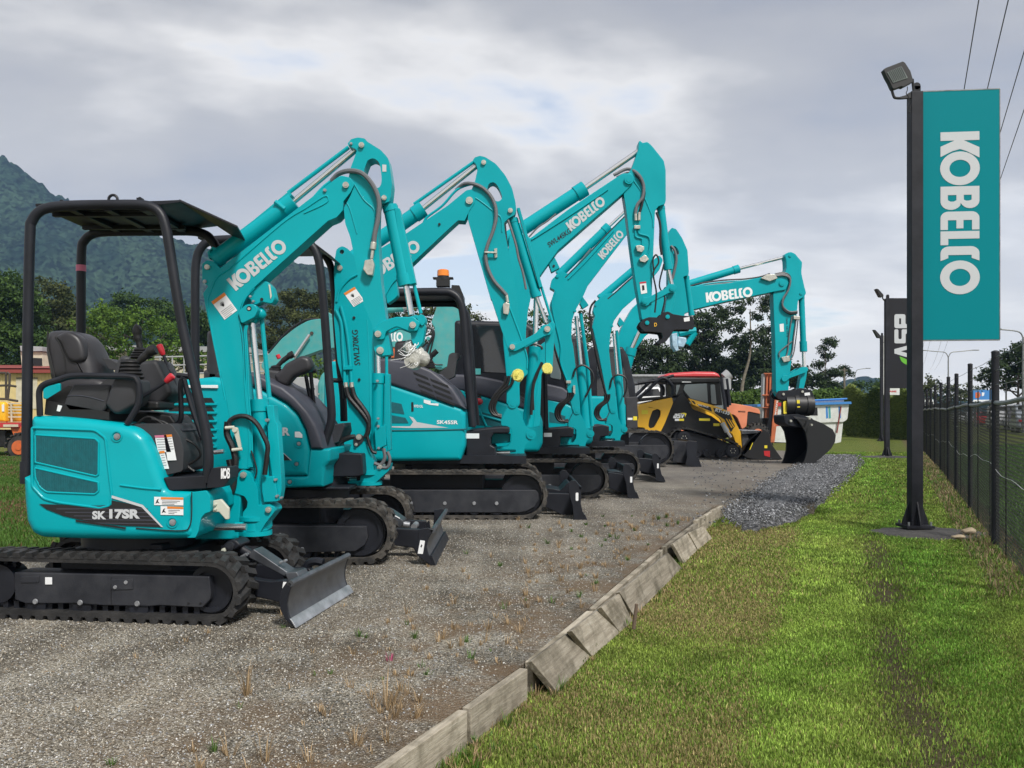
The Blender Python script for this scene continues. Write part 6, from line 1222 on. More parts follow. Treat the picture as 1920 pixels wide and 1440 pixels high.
 mb = MB(); mb.prism(H, Z5([(1035, 765), (1062, 760), (1055, 810), (1040, 872), (1012, 872), (1020, 820)]), -0.12, 0.12); mb.build('bucket_link', M['teal2'], root, bevel=0.01)
 # tilt rotator
 cq = rnd(Z5([(885, 905, 6), (900, 878, 8), (1000, 872), (1020, 862, 8), (1060, 868), (1085, 875, 5), (1097, 900, 6), (1085, 940, 5), (1070, 925), (960, 935), (900, 925, 8)]), 2)
 mb = MB(); mb.prism(H, cq, -0.27, -0.2); mb.prism(H, cq, 0.2, 0.27, vt=-.27); mb.prism(H, Z5([(950, 890), (1080, 885), (1080, 930), (950, 930)]), -0.2, 0.2, vt=-.27)
 q = mb.build('quick_coupler', M['dark'], root, bevel=0.01); pins(q, H, Z5([(928, 897, 7), (1035, 883, 7)]), -0.3, -.27, 'zinc'); decal(H, Z5([(1045, 890), (1075, 887), (1077, 903), (1047, 906)]), -0.275, 'white_sticker', M['white'], q)
 u, w = H.px(*Z5([(1035, 958)])[0], -.25); mb = MB(); mb.cyl(H.W(u-0.42, -0.12, w), H.W(u+0.28, -0.12, w), 0.26, n=24); mb.cyl(H.W(u-0.2, -0.12, w), H.W(u-0.1, -0.12, w), 0.285, n=24); mb.cyl(H.W(u+0.1, -0.12, w), H.W(u+0.2, -0.12, w), 0.285, n=24)
 mb.prism(H, Z5([(940, 930), (985, 930), (990, 1020), (940, 1020)]), -0.2, 0.2); mb.prism(H, Z5([(1050, 975), (1118, 972), (1120, 1018), (1050, 1018)]), -0.2, 0.2); q2 = mb.build('tilt_rotator', M['black'], root)
 decal(H, Z5([(1002, 930), (1018, 930), (1020, 972), (1005, 972)]), -0.4, 'yellow_sticker', M['ylab'], q2); decal(H, Z5([(925, 940), (942, 935), (945, 1005), (928, 1008)]), -0.3, 'yellow_sticker', M['ylab'], q2)
 # bucket, turned so that its mouth shows
 G = Fr(*(lambda p: (p.x, p.y))(H.P(1500, 800, 0)), 25)
 back = Z5([(1000, 1035), (1090, 1038), (1150, 1062), (1205, 1095), (1222, 1130), (1218, 1165), (1195, 1205), (1140, 1255), (1080, 1300), (1036, 1333)])
 mouth = Z5([(1030, 1310), (1048, 1270), (1062, 1220), (1064, 1170), (1052, 1110), (1025, 1065)])
 vnn, vff = -0.4, 0.4
 S = [G.px(p[0], p[1], vnn) for p in back+mouth]; Bk = [Vector(G.px(p[0], p[1], vnn)) for p in back]
 cen = sum(Bk, Vector((0, 0)))/len(Bk); inn = [p+(cen-p).normalized()*0.035 for p in Bk]
 mb = MB(); mb.poly2(G, S, vnn, vnn+0.035); mb.poly2(G, S, vff-0.035, vff); mb.poly2(G, [tuple(p) for p in Bk]+[tuple(p) for p in inn[::-1]], vnn+0.035, vff-0.035); bk = mb.build('bucket', M['black'], root, bevel=0.006)
 mb = MB(); e = G.px(*Z5([(1036, 1333)])[0], vnn); mb.box(G.W(e[0]-0.05, 0, e[1]+0.01), 0.3, 0.82, 0.035, G, -0.45); mb.build('cutting_edge', M['steel'], bk, bevel=0.005)
 mb = MB(); mb.prism(G, rnd(Z5([(930, 1015), (1010, 1008), (1095, 1035), (1090, 1075), (1040, 1085), (960, 1075), (935, 1060)]), 3), -0.3, 0.1, vt=-.3); mb.build('bucket_ear', M['dark'], bk, bevel=0.01)
 pins(bk, H, Z5([(970, 1048, 7), (1075, 1033, 7), (1087, 1070, 6)]), -0.62, -0.5, 'zinc', 'bolt')
machine6()

# ================================================================ distance: mountain, trees, hedge
def leaf_mat(name, c0, c1, rough=0.6, back=0.25):
 m = bpy.data.materials.new(name); m.use_nodes = True; nt = m.node_tree; b = nt.nodes['Principled BSDF']
 at = N(nt, 'ShaderNodeAttribute', attribute_name='tint')
 r = ramp(nt, [(0.0, c0), (1.0, c1)]); nt.links.new(at.outputs['Fac'], r.inputs[0]); nt.links.new(r.outputs[0], b.inputs['Base Color'])
 b.inputs['Roughness'].default_value = rough; b.inputs['Specular IOR Level'].default_value = 0.2
 if back:
  tr = N(nt, 'ShaderNodeBsdfTranslucent'); mx = N(nt, 'ShaderNodeMixShader'); mx.inputs[0].default_value = back
  nt.links.new(r.outputs[0], tr.inputs[0]); nt.links.new(b.outputs[0], mx.inputs[1]); nt.links.new(tr.outputs[0], mx.inputs[2])
  nt.links.new(mx.outputs[0], nt.nodes['Material Output'].inputs[0])
 return m
M['leafd'] = leaf_mat('dark_leaves', (0.016, 0.040, 0.011), (0.085, 0.15, 0.032))
M['leafo'] = leaf_mat('olive_leaves', (0.022, 0.036, 0.012), (0.12, 0.135, 0.042))
M['leafb'] = leaf_mat('bright_leaves', (0.025, 0.07, 0.012), (0.15, 0.25, 0.035))
M['leafg'] = leaf_mat('gum_leaves', (0.014, 0.028, 0.013), (0.065, 0.10, 0.036))
M['bark'] = pmat('bark', (0.16, 0.14, 0.11), 0.9, var=0.35, vscale=5, bump=0.6, bscale=20)
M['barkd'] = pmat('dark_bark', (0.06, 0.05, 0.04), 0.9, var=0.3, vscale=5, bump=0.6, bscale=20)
def leaf_quads(C, Nn, size, rng, asp=0.55):
 n = len(C); t = rng.normal(size=(n, 3)); t -= (t*Nn).sum(1)[:, None]*Nn; t /= np.linalg.norm(t, axis=1)[:, None]+1e-9
 b = np.cross(Nn, t); s = size*(0.6+0.8*rng.random(n))[:, None]
 v = np.stack([C-t*s, C+b*s*asp, C+t*s, C-b*s*asp], 1).reshape(-1, 3)
 return v, np.arange(4*n).reshape(n, 4)
def crown_mesh(name, blobs, mat, parent, leaf, dens, rng, gap=0.3, flat=0.75, off=None):
 """blobs: (x,y,z,r) world; leaves gathered in many small clumps scattered through each blob's outer volume"""
 C = []; Nn = []; Tn = []
 for (x, y, z, r) in blobs:
  nc = max(6, int(dens*r*r)); d = rng.normal(size=(nc, 3)); d /= np.linalg.norm(d, axis=1)[:, None]
  rad = r*(0.45+0.6*rng.random(nc)**0.6); c = d*rad[:, None]*np.array([1, 1, flat])+np.array([x, y, z])
  keep = rng.random(nc) > gap*0.5; c = c[keep]; d = d[keep]
  tone = np.clip(rng.normal(0.45, 0.22, len(c)), 0.0, 1.0)
  k = 26; cr = leaf*2.4+0.09*r
  q = rng.normal(size=(len(c), k, 3))*cr*0.5*np.array([1, 1, 0.7]); P = (c[:, None, :]+q).reshape(-1, 3)
  nn = np.repeat(d, k, 0)*0.5+rng.normal(size=(len(P), 3))*0.8+np.array([0, 0, 0.5]); nn /= np.linalg.norm(nn, axis=1)[:, None]
  C.append(P); Nn.append(nn); Tn.append(np.clip(np.repeat(tone, k)+rng.normal(0, 0.13, len(P)), 0, 1))
 C = np.concatenate(C); Nn = np.concatenate(Nn); Tn = np.concatenate(Tn)
 v, f = leaf_quads(C, Nn, leaf, rng); cols = np.repeat(Tn, 4)[:, None]*np.ones(3)
 if parent is not None: v = v-np.array(parent.location)
 return npmesh(name, v, f, mat, parent, cols)
def ptree(name, Y, blobs, label, mat='leafd', leaf=0.16, dens=9, gap=0.3, trunk=None, bark='barkd', cat='tree', group='trees standing behind the yard', limbs=True, seed=1, flat=0.8, tr=None):
 """tree whose crown masses are given in photo pixels (x, y, r) at distance Y; each mass gets its own depth"""
 rng = np.random.default_rng(seed); k = Y/F
 B = []
 for i, (x, y, r) in enumerate(blobs):
  yy = Y+rng.uniform(-0.7, 0.7)*r*k*1.2
  B.append(((x-CX)*yy/F, yy, CH+(HY-y)*yy/F, r*k))
 bx = sum(b[0]*b[3] for b in B)/sum(b[3] for b in B); tx = (trunk[0]-CX)*k if trunk else bx
 o = thing(name, (tx, Y, 0), label, cat, group)
 crown_mesh('crown', B, M[mat], o, leaf, dens, rng, gap, flat)
 top = max(b[2] for b in B); low = min(b[2]-b[3] for b in B)
 R = tr or max(0.12, 0.018*top+0.05); lo = max(low, top*0.35); cx_ = bx
 mb = MB(); P = spl([Vector((tx, Y, -0.2)), Vector((tx*0.8+cx_*.2, Y, lo*0.55)), Vector((cx_, Y, lo)), Vector((cx_, Y, top*0.92))], 5)
 mb.tube(P, [R*(1-0.85*i/len(P)) for i in range(len(P))], n=8)
 if limbs:
  for b in B:
   z0 = max(lo*0.7, b[2]-b[3]*1.5); s = Vector((cx_, Y, z0)); e = Vector(b[:3]); m = (s+e)/2+Vector((0, 0, -0.08*(e-s).length))
   Q = spl([s, m, e], 4); mb.tube(Q, [R*0.4*(1-0.7*i/len(Q)) for i in range(len(Q))], n=6)
 mb.build('trunk', M[bark], o)
 return o
def mountain():
 ridge = [(-400, 250), (-250, 262), (-120, 285), (0, 297), (30, 306), (60, 330), (95, 357), (130, 376), (200, 405), (275, 437), (330, 452), (377, 461), (450, 474), (541, 496), (612, 507), (680, 545), (760, 610), (860, 680), (980, 740), (1100, 770)]
 Yr = 1000.0; hx = [(p[0]-CX)/F*Yr for p in ridge]; hz = [CH+(HY-p[1])/F*Yr for p in ridge]
 xs = np.arange(-950, 60, 2.6); t = np.concatenate([np.linspace(0, 1, 230), np.linspace(1.02, 1.6, 14)])
 ys = 480+t*(Yr-480)
 X, Y = np.meshgrid(xs, ys); Xr = X*Yr/np.maximum(Y, 480)  # the same sight line on the ridge
 rh = np.interp(X*1.0, hx, hz); tt = np.repeat(t[:, None], len(xs), 1)
 prof = np.where(tt <= 1, tt**1.15, 1-1.6*(tt-1))
 rng = np.random.default_rng(5)
 def fold(sc, seed):
  r = np.random.default_rng(seed); g = r.random((90, 90)); u = (X/sc) % 89; v = (Y/sc) % 89
  i, j = u.astype(int), v.astype(int); a, b = u-i, v-j; a = a*a*(3-2*a); b = b*b*(3-2*b)
  return (g[i, j]*(1-a)+g[i+1, j]*a)*(1-b)+(g[i, j+1]*(1-a)+g[i+1, j+1]*a)*b-0.5
 amp = np.clip(tt*2, 0, 1)*np.clip(np.abs(1-tt)*5+0.12, 0, 1)
 Z = rh*prof+(fold(95, 1)*70+fold(42, 2)*32)*amp*np.clip(rh/150, 0, 1)
 tree = fold(11, 3)*5+fold(5.5, 4)*7+rng.random(X.shape)*3.0
 Z = Z+tree*np.clip(rh/40, 0.1, 1)
 v = np.stack([X, Y, Z-2], -1).reshape(-1, 3); nx = len(xs); i = np.arange(len(ys)-1)[:, None]*nx+np.arange(nx-1)[None, :]
 f = np.stack([i, i+1, i+nx+1, i+nx], -1).reshape(-1, 4)
 m = bpy.data.materials.new('forested_slope'); m.use_nodes = True; nt = m.node_tree; b = nt.nodes['Principled BSDF']; tc = N(nt, 'ShaderNodeTexCoord')
 n1 = N(nt, 'ShaderNodeTexNoise'); n1.inputs['Scale'].default_value = 0.02; n1.inputs['Detail'].default_value = 6; nt.links.new(tc.outputs['Object'], n1.inputs[0])
 n2 = N(nt, 'ShaderNodeTexVoronoi'); n2.inputs['Scale'].default_value = 0.3; nt.links.new(tc.outputs['Object'], n2.inputs[0])
 r1 = ramp(nt, [(0.3, (0.006, 0.016, 0.012)), (0.7, (0.030, 0.052, 0.030))]); nt.links.new(n1.outputs['Fac'], r1.inputs[0])
 s2 = N(nt, 'ShaderNodeSeparateColor'); nt.links.new(n2.outputs['Color'], s2.inputs[0]); r2 = ramp(nt, [(0, (0.2, 0.2, 0.2)), (1, (2.1, 2.1, 2.0))]); nt.links.new(s2.outputs[0], r2.inputs[0])
 nt.links.new(mixc(nt, 1.0, r1.outputs[0], r2.outputs[0], 'MULTIPLY'), b.inputs['Base Color']); b.inputs['Roughness'].default_value = 0.95; b.inputs['Specular IOR Level'].default_value = 0.05
 tag(npmesh('mountain', v, f, m, smooth=True), kind='structure')
 # low far hill on the right
 xs = np.linspace(180, 900, 160); ys = np.linspace(900, 1200, 30); X, Y = np.meshgrid(xs, ys)
 cr = np.interp(X, [180, 320, 350, 385, 410, 440, 480, 560, 900], [0, 0, 18, 38, 42, 33, 20, 6, 0]); Z = cr*np.sin(np.pi*np.clip((Y-900)/300, 0, 1))+rng.random(X.shape)*4-1
 v = np.stack([X, Y, Z], -1).reshape(-1, 3); nx = len(xs); i = np.arange(len(ys)-1)[:, None]*nx+np.arange(nx-1)[None, :]
 tag(npmesh('far_hill', v, np.stack([i, i+1, i+nx+1, i+nx], -1).reshape(-1, 4), m), kind='structure')
mountain()
def left_trees():
 g = 'trees between the yard and the mountain'
 ptree('tree', 72, [(-60, 560, 75), (5, 545, 52), (30, 600, 55), (0, 650, 60), (70, 655, 45), (-70, 660, 70), (45, 570, 32)], 'dense green tree at the left edge, behind the yellow shed', 'leafd', 0.14, 26, .05, group=g, seed=11)
 ptree('tree', 82, [(88, 560, 44), (115, 590, 40), (70, 600, 30), (135, 625, 40), (165, 655, 40), (105, 670, 50)], 'round olive-topped tree framed by the rear posts of the nearest canopy', 'leafo', 0.14, 26, .05, group=g, seed=12)
 ptree('tree', 95, [(235, 570, 26), (215, 600, 40), (280, 590, 36), (330, 592, 30), (368, 600, 30), (400, 620, 40), (345, 630, 40)], 'dark tree top showing above the bright vine thicket', 'leafd', 0.16, 22, .05, group=g, seed=13)
 o = ptree('tree', 66, [(190, 590, 34), (225, 612, 38), (268, 600, 34), (310, 625, 36), (240, 655, 42), (190, 648, 38), (290, 668, 34), (345, 655, 34), (375, 672, 26), (160, 612, 28), (330, 700, 30), (215, 700, 34), (270, 705, 30)], 'bright green vine-covered tree seen through the nearest canopy', 'leafb', 0.11, 21, .12, group=g, seed=14)
 ptree('tree', 88, [(555, 562, 32), (600, 565, 34), (530, 590, 30), (580, 605, 34), (625, 600, 32), (520, 630, 34), (560, 650, 36), (655, 580, 30), (500, 660, 30)], 'spreading olive-brown tree between the first two excavator booms', 'leafo', 0.14, 24, .15, group=g, seed=15, flat=.55)
 ptree('tree', 80, [(720, 590, 30), (760, 570, 28), (700, 630, 34), (770, 610, 32), (800, 580, 26), (820, 620, 30), (850, 600, 26), (735, 650, 34)], 'dark green tree behind the third excavator canopy', 'leafo', 0.13, 14, .25, group=g, seed=16)
 ptree('tree', 76, [(872, 590, 22), (888, 600, 20), (905, 622, 20), (870, 640, 30), (900, 660, 30), (935, 640, 24)], 'dark tree right of the amber beacon', 'leafo', 0.13, 15, .3, group=g, seed=17)
 ptree('tree', 82, [(1000, 590, 22), (1020, 610, 24), (985, 630, 30), (1040, 650, 30), (1100, 600, 26), (1118, 625, 26), (1085, 640, 30), (1130, 660, 28), (1060, 690, 34)], 'dark tree glimpsed between the middle booms', 'leafd', 0.13, 14, .3, group=g, seed=18)
 ptree('tree', 70, [(590, 690, 26), (570, 710, 26), (610, 720, 26), (640, 700, 22), (555, 680, 18)], 'low pale palm-like bush below the mint boom', 'leafb', 0.12, 18, .3, group=g, seed=19)
 for k, (x, y, r) in enumerate(((60, 700, 50), (420, 700, 46), (500, 715, 46), (700, 700, 46), (800, 705, 46), (930, 712, 40))):
  ptree('tree', 92, [(x, y, r), (x+40, y+10, r*.8), (x-42, y+12, r*.8)], ['low dark trees behind the yellow shed', 'low dark tree between the first two canopies', 'low dark tree under the olive crown', 'low dark tree behind the hanging coupler', 'low dark tree under the amber beacon', 'low dark tree behind the fourth cab'][k], 'leafd', 0.17, 9, .1, group=g, seed=30+k)
 g = 'trees behind the hedge'
 ptree('tree', 84, [(1195, 665, 20), (1215, 655, 22), (1240, 662, 20), (1262, 668, 16), (1205, 690, 22), (1240, 695, 22), (1180, 640, 14), (1265, 690, 18)], 'low rounded tree above the yellow loader', 'leafg', 0.15, 34, .1, group=g, seed=41)
 ptree('tree', 90, [(1318, 600, 20), (1335, 615, 22), (1300, 632, 24), (1330, 650, 26), (1290, 665, 24), (1310, 690, 28), (1345, 690, 28), (1280, 640, 16), (1350, 585, 14), (1300, 610, 16)], 'tall dark tree left of the pale trunk', 'leafg', 0.15, 30, .12, group=g, seed=42, tr=.22)
 ptree('tree', 86, [(1362, 590, 18), (1385, 575, 16), (1375, 610, 20), (1392, 640, 18), (1432, 575, 15), (1440, 560, 12), (1422, 592, 12), (1405, 560, 12), (1372, 645, 16), (1418, 630, 18), (1436, 618, 16), (1442, 640, 16), (1448, 595, 9)], 'tall thin-crowned gum tree with pale trunk behind the hedge', 'leafg', 0.12, 34, .2, trunk=(1388, 700), limbs=False, bark='bark', group=g, seed=43, tr=.22, flat=.7)
 ptree('tree', 92, [(1340, 705, 26), (1365, 690, 24), (1370, 722, 18), (1345, 726, 18), (1400, 724, 18), (1320, 728, 16), (1290, 705, 26), (1400, 665, 26), (1440, 672, 28), (1420, 700, 28), (1380, 690, 24), (1460, 700, 26), (1490, 700, 22), (1500, 712, 20)], 'dark bushy tree under the last arm', 'leafg', 0.17, 30, .05, group=g, seed=44)
 ptree('tree', 88, [(1553, 640, 12), (1563, 644, 10), (1541, 655, 10), (1552, 668, 12), (1534, 684, 12), (1561, 697, 14), (1547, 706, 15), (1528, 706, 14), (1575, 702, 9), (1535, 722, 18), (1560, 724, 18), (1512, 722, 12)], 'lone slender tree with open tufted crown above the white tub', 'leafg', 0.11, 44, .2, trunk=(1548, 740), group=g, seed=45, tr=.14, flat=.6)
 ptree('tree', 96, [(1583, 690, 9), (1592, 700, 8), (1578, 702, 7)], 'small open tree beside the timber pole', 'leafg', 0.10, 50, .2, group=g, seed=46, tr=.1, flat=.7)
 ptree('tree', 100, [(1610, 725, 14), (1640, 725, 15), (1665, 722, 14), (1590, 733, 12), (1690, 728, 14)], 'low dark bush above the hedge near the third sign', 'leafd', 0.14, 18, .1, group=g, seed=47)
 g = 'trees along the road'
 ptree('tree', 110, [(1742, 712, 12), (1752, 720, 12), (1733, 722, 12), (1745, 733, 14), (1730, 738, 12)], 'small rounded tree right of the main sign post', 'leafo', 0.15, 18, .3, group=g, seed=51)
 ptree('tree', 125, [(1775, 733, 13), (1795, 730, 12), (1815, 731, 13), (1833, 735, 12), (1760, 742, 12), (1785, 745, 13), (1720, 745, 14), (1700, 742, 14), (1805, 745, 12)], 'low belt of roadside trees under the street lamp', 'leafo', 0.18, 15, .2, group=g, seed=52)
 ptree('tree', 62, [(1862, 690, 20), (1885, 680, 22), (1908, 668, 24), (1925, 655, 22), (1950, 660, 40), (1850, 712, 16), (1880, 712, 22), (1910, 705, 26), (1940, 700, 30)], 'large roadside tree at the right edge behind the fence', 'leafg', 0.12, 34, .1, group=g, seed=53)
 ptree('tree', 118, [(1700, 738, 14), (1712, 742, 12), (1690, 745, 12)], 'dark roadside bush at the far end of the fence', 'leafd', 0.16, 16, .1, group=g, seed=54)
left_trees()
def hedge():
 rng = np.random.default_rng(9)
 Y = 55.0; x0, x1 = (1300-CX)/F*Y, (1600-CX)/F*Y
 o = thing('hedge', ((x0+x1)/2, Y, 0), 'long clipped green hedge behind the white tub and forklift mast', 'hedge')
 n = 26000; X = rng.uniform(x0, x1, n); d = rng.random(n); top = rng.random(n) < 0.3
 H = 2.55+0.12*np.sin(X*1.7)+rng.normal(0, .07, n)
 Z = np.where(top, H, rng.random(n)*H); Yy = np.where(top, Y+rng.random(n)*1.6, Y+rng.normal(0, .1, n))
 C = np.stack([X, Yy, Z], 1); Nn = np.where(top[:, None], np.array([0, -.2, 1.0]), np.array([0, -1.0, .3]))+rng.normal(size=(n, 3))*.55; Nn /= np.linalg.norm(Nn, axis=1)[:, None]
 v, f = leaf_quads(C, Nn, 0.10, rng); tone = np.clip(rng.normal(.5, .25, n)+.15*np.sin(X*3)*np.sin(Z*4), 0, 1)
 npmesh('foliage', v-np.array(o.location), f, leaf_mat('hedge_leaves', (0.02, 0.05, 0.01), (0.12, 0.20, 0.035)), o, np.repeat(tone, 4)[:, None]*np.ones(3))
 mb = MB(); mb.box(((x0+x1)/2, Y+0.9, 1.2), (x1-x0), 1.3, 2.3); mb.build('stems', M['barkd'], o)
 # overgrown vine bank turning towards the fence
 o = thing('vine_bank', ((1650-CX)/F*48, 48, 0), 'overgrown bank of long bright vines behind the second sign post', 'hedge')
 n = 24000; t = rng.random(n); X = (1585+t*130-CX)/F*(53-9*t); Yb = 53-9*t+rng.normal(0, .2, n); H = 2.6-0.5*t+0.25*np.sin(t*17)+rng.normal(0, .1, n); Z = H*rng.random(n)**.8
 Yb = Yb-(1-Z/2.6)*1.3*np.sin(t*3.1)
 C = np.stack([X, Yb, Z], 1); Nn = rng.normal(size=(n, 3))*.6+np.array([-.2, -1, .3]); Nn /= np.linalg.norm(Nn, axis=1)[:, None]
 v, f = leaf_quads(C, Nn, 0.13, rng, .35); tone = np.clip(.42+.35*np.sin(t*9+1)*(Z/2.6)+rng.normal(0, .2, n), 0, 1)
 npmesh('foliage', v-np.array(o.location), f, leaf_mat('vine_leaves', (0.025, 0.055, 0.01), (0.20, 0.25, 0.06)), o, np.repeat(tone, 4)[:, None]*np.ones(3))
hedge()

# ================================================================ yard: buildings and machines in the background
Z7 = lambda p: T(1160, 660, 6.0, p); Zm = lambda p: T(480, 540, 6.857, p); R6 = lambda p: T(690, 480, 5.143, p); ZF = lambda p: T(1400, 680, 8.0, p); ZL = lambda p: T(0, 640, 6.0, p); ZG = lambda p: T(560, 640, 8.0, p)
M['cream'] = pmat('cream_cladding', (0.62, 0.50, 0.24), 0.7, var=0.08); M['cream2'] = pmat('pale_wall', (0.55, 0.50, 0.38), 0.8, var=0.12); M['rroof'] = pmat('red_fascia', (0.25, 0.05, 0.04), 0.6)
M['oran'] = pmat('orange_paint', (0.62, 0.13, 0.03), 0.5, var=0.12, dirt=(0.2, .12, .08), damt=.4); M['salmon'] = pmat('faded_orange_paint', (0.68, 0.23, 0.12), 0.5, var=0.08); M['redp'] = pmat('red_paint', (0.50, 0.03, 0.035), 0.4, coat=.2)
M['tyre'] = pmat('tyre_rubber', (0.022, 0.022, 0.022), 0.85, bump=.4, bscale=30, dirt=(.14, .12, .1), damt=.4); M['grp'] = pmat('white_fibreglass', (0.66, 0.68, 0.66), 0.45, var=.08, dirt=(0.35, .34, .3), damt=.4); M['blue'] = pmat('blue_paint', (0.05, 0.22, 0.55), 0.5)
M['grey'] = pmat('grey_sheet', (0.33, 0.34, 0.35), 0.6, var=.1); M['aspar'] = pmat('rusty_orange_beam', (0.50, 0.13, 0.05), 0.6, var=.2, dirt=(.15, .08, .05), damt=.5)
def wheel(parent, fr, x, y, r, v0, v1, hub='oran'):
 u, w = fr.px(x, y, v0); R = fr.m(r, v0); mb = MB();
 mb.tube([fr.W(u+math.cos(a)*R*.78, (v0+v1)/2, w+math.sin(a)*R*.78) for a in [2*math.pi*k/28 for k in range(28)]], R*.24, n=8, closed=True)
 mb.cyl(fr.W(u, v0+.04, w), fr.W(u, v1-.04, w), R*.8, n=28)
 for k in range(20):
  a = 2*math.pi*k/20; mb.box(fr.W(u+math.cos(a)*R*.99, (v0+v1)/2, w+math.sin(a)*R*.99), R*.12, (v1-v0)*.8, R*.1, fr, a)
 t = mb.build('wheel', M['tyre'], parent); mb = MB(); mb.cyl(fr.W(u, v0+.02, w), fr.W(u, v0+.05, w), R*.5, n=20); mb.cyl(fr.W(u, v0-.0, w), fr.W(u, v0+.02, w), R*.2, n=12); mb.build('rim', M[hub], t); return t
def sheds():
 H = Fr(-30, 56, 0)
 o = thing('shed', (-30, 56, 0), 'yellow clad shed with dark red gutter at the left edge', 'building')
 mb = MB(); x0, z1 = H.px(-150, 700, 0); x1, _ = H.px(128, 700, 0); mb.poly2(H, [(x0, 0), (x1, 0), (x1, z1), (x0, z1)], 0, 7)
 k = x0
 while k < x1: mb.box(H.W(k, -0.015, z1/2), 0.05, 0.03, z1, H); k += 0.22
 w = mb.build('wall', M['cream'], o)
 mb = MB(); mb.poly2(H, [(x0-.3, z1), (x1+.3, z1), (x1+.3, z1+.32), (x0-.3, z1+.32)], -.4, -.2); mb.build('gutter', M['rroof'], o, bevel=.02)
 mb = MB(); vs = [H.W(x0-.3, -.4, z1+.3), H.W(x1+.3, -.4, z1+.3), H.W(x1+.3, 7.3, z1+.9), H.W(x0-.3, 7.3, z1+.9)]; mb.add(vs+[v-Vector((0, 0, .08)) for v in vs], [(0, 1, 2, 3), (7, 6, 5, 4), (0, 4, 5, 1), (1, 5, 6, 2), (2, 6, 7, 3), (3, 7, 4, 0)]); mb.build('roof', M['rroof'], o)
 mb = MB(); mb.prism(H, ZL([(180, 415), (420, 415), (420, 760), (180, 760)]), -.05, .02); mb.build('door', M['cream2'], w)
 mb = MB(); mb.prism(H, ZL([(180, 408), (420, 408), (420, 418), (180, 418)]), -.09, -.05); mb.build('door_head', M['black'], w)
 o = thing('tank_stand', (-32, 60, 0), 'small pale roof box with grey lid above the red gutter', 'roof box'); G = Fr(-32, 60, 0)
 mb = MB(); mb.prism(G, ZL([(230, 120), (470, 120), (490, 285), (245, 285)]), 0, 2); b = mb.build('box_wall', M['cream2'], o); mb = MB(); mb.prism(G, ZL([(222, 50), (475, 60), (475, 112), (230, 115)]), -.2, 2.2); mb.build('lid', M['grey'], o, bevel=.03); mb = MB(); mb.prism(G, ZL([(360, 185), (470, 190), (475, 275), (365, 275)]), -.04, 0.02); mb.build('vent', M['black'], o)
 mb = MB(); mb.poly2(G, [(G.px(45, 690)[0], 0), (G.px(80, 690)[0], 0), (G.px(80, 690)[0], G.px(45, 687)[1]), (G.px(45, 687)[0], G.px(45, 687)[1])], .1, 1.9); mb.build('plinth', M['cream2'], o)
 # long pale building behind the bright tree
 G = Fr(-20, 74, 0); o = thing('building', (-20, 74, 0), 'long pale building half hidden behind the bright vine tree', 'building')
 mb = MB(); mb.poly2(G, [(G.px(130, 700)[0], 0), (G.px(470, 700)[0], 0), (G.px(470, 655)[0], G.px(470, 662)[1]), (G.px(130, 655)[0], G.px(130, 655)[1])], 0, 8); w = mb.build('wall', M['cream2'], o); mb = MB(); mb.poly2(G, [(G.px(125, 656)[0], G.px(125, 656)[1]), (G.px(475, 662)[0], G.px(475, 662)[1]), (G.px(475, 652)[0], G.px(475, 652)[1]), (G.px(125, 646)[0], G.px(125, 646)[1])], -.5, 8.5); mb.build('roof', M['grey'], o)
 for k in range(5): mb = MB(); x = 150+k*66; mb.prism(G, [(x, 676), (x+34, 677), (x+34, 700), (x, 700)], -.05, .05); mb.build('window', M['glass'], w)
 # rail fence behind the console
 G = Fr(-14, 40, 0); o = thing('rail_fence', (-14, 40, 0), 'galvanised pipe railing behind the nearest console', 'railing')
 for y in (670, 686, 702): mb = MB(); mb.tube([G.P(290, y), G.P(520, y-6)], .035); mb.build('rail', M['grey'], o)
 for x in (300, 323, 345, 368, 420, 470, 515): mb = MB(); u, w_ = G.px(x, 667); mb.cyl(G.W(u, 0, 0), G.W(u, 0, w_), .03); mb.build('post', M['grey'], o)
 # grey box body behind the second excavator
 G = Fr(-9.5, 44, 0); o = thing('box_truck', (-9.5, 44, 0), 'pale grey truck body behind the second excavator seat', 'truck')
 mb = MB(); mb.prism(G, rnd([(500, 712), (575, 706), (592, 722), (594, 752), (500, 757)], 2), 0, 2.4); b = mb.build('box_body', M['grey'], o, bevel=.05); mb = MB(); mb.prism(G, [(500, 730), (590, 728), (590, 730), (500, 732)], -.03, 0); mb.build('trim', M['black'], b); mb = MB(); mb.prism(G, [(500, 757), (594, 753), (594, 768), (500, 772)], .1, 2.3); mb.build('chassis', M['dark'], o)
 for x in (520, 575): wheel(o, G, x, 785, 17, .0, .5, 'grey')
sheds()
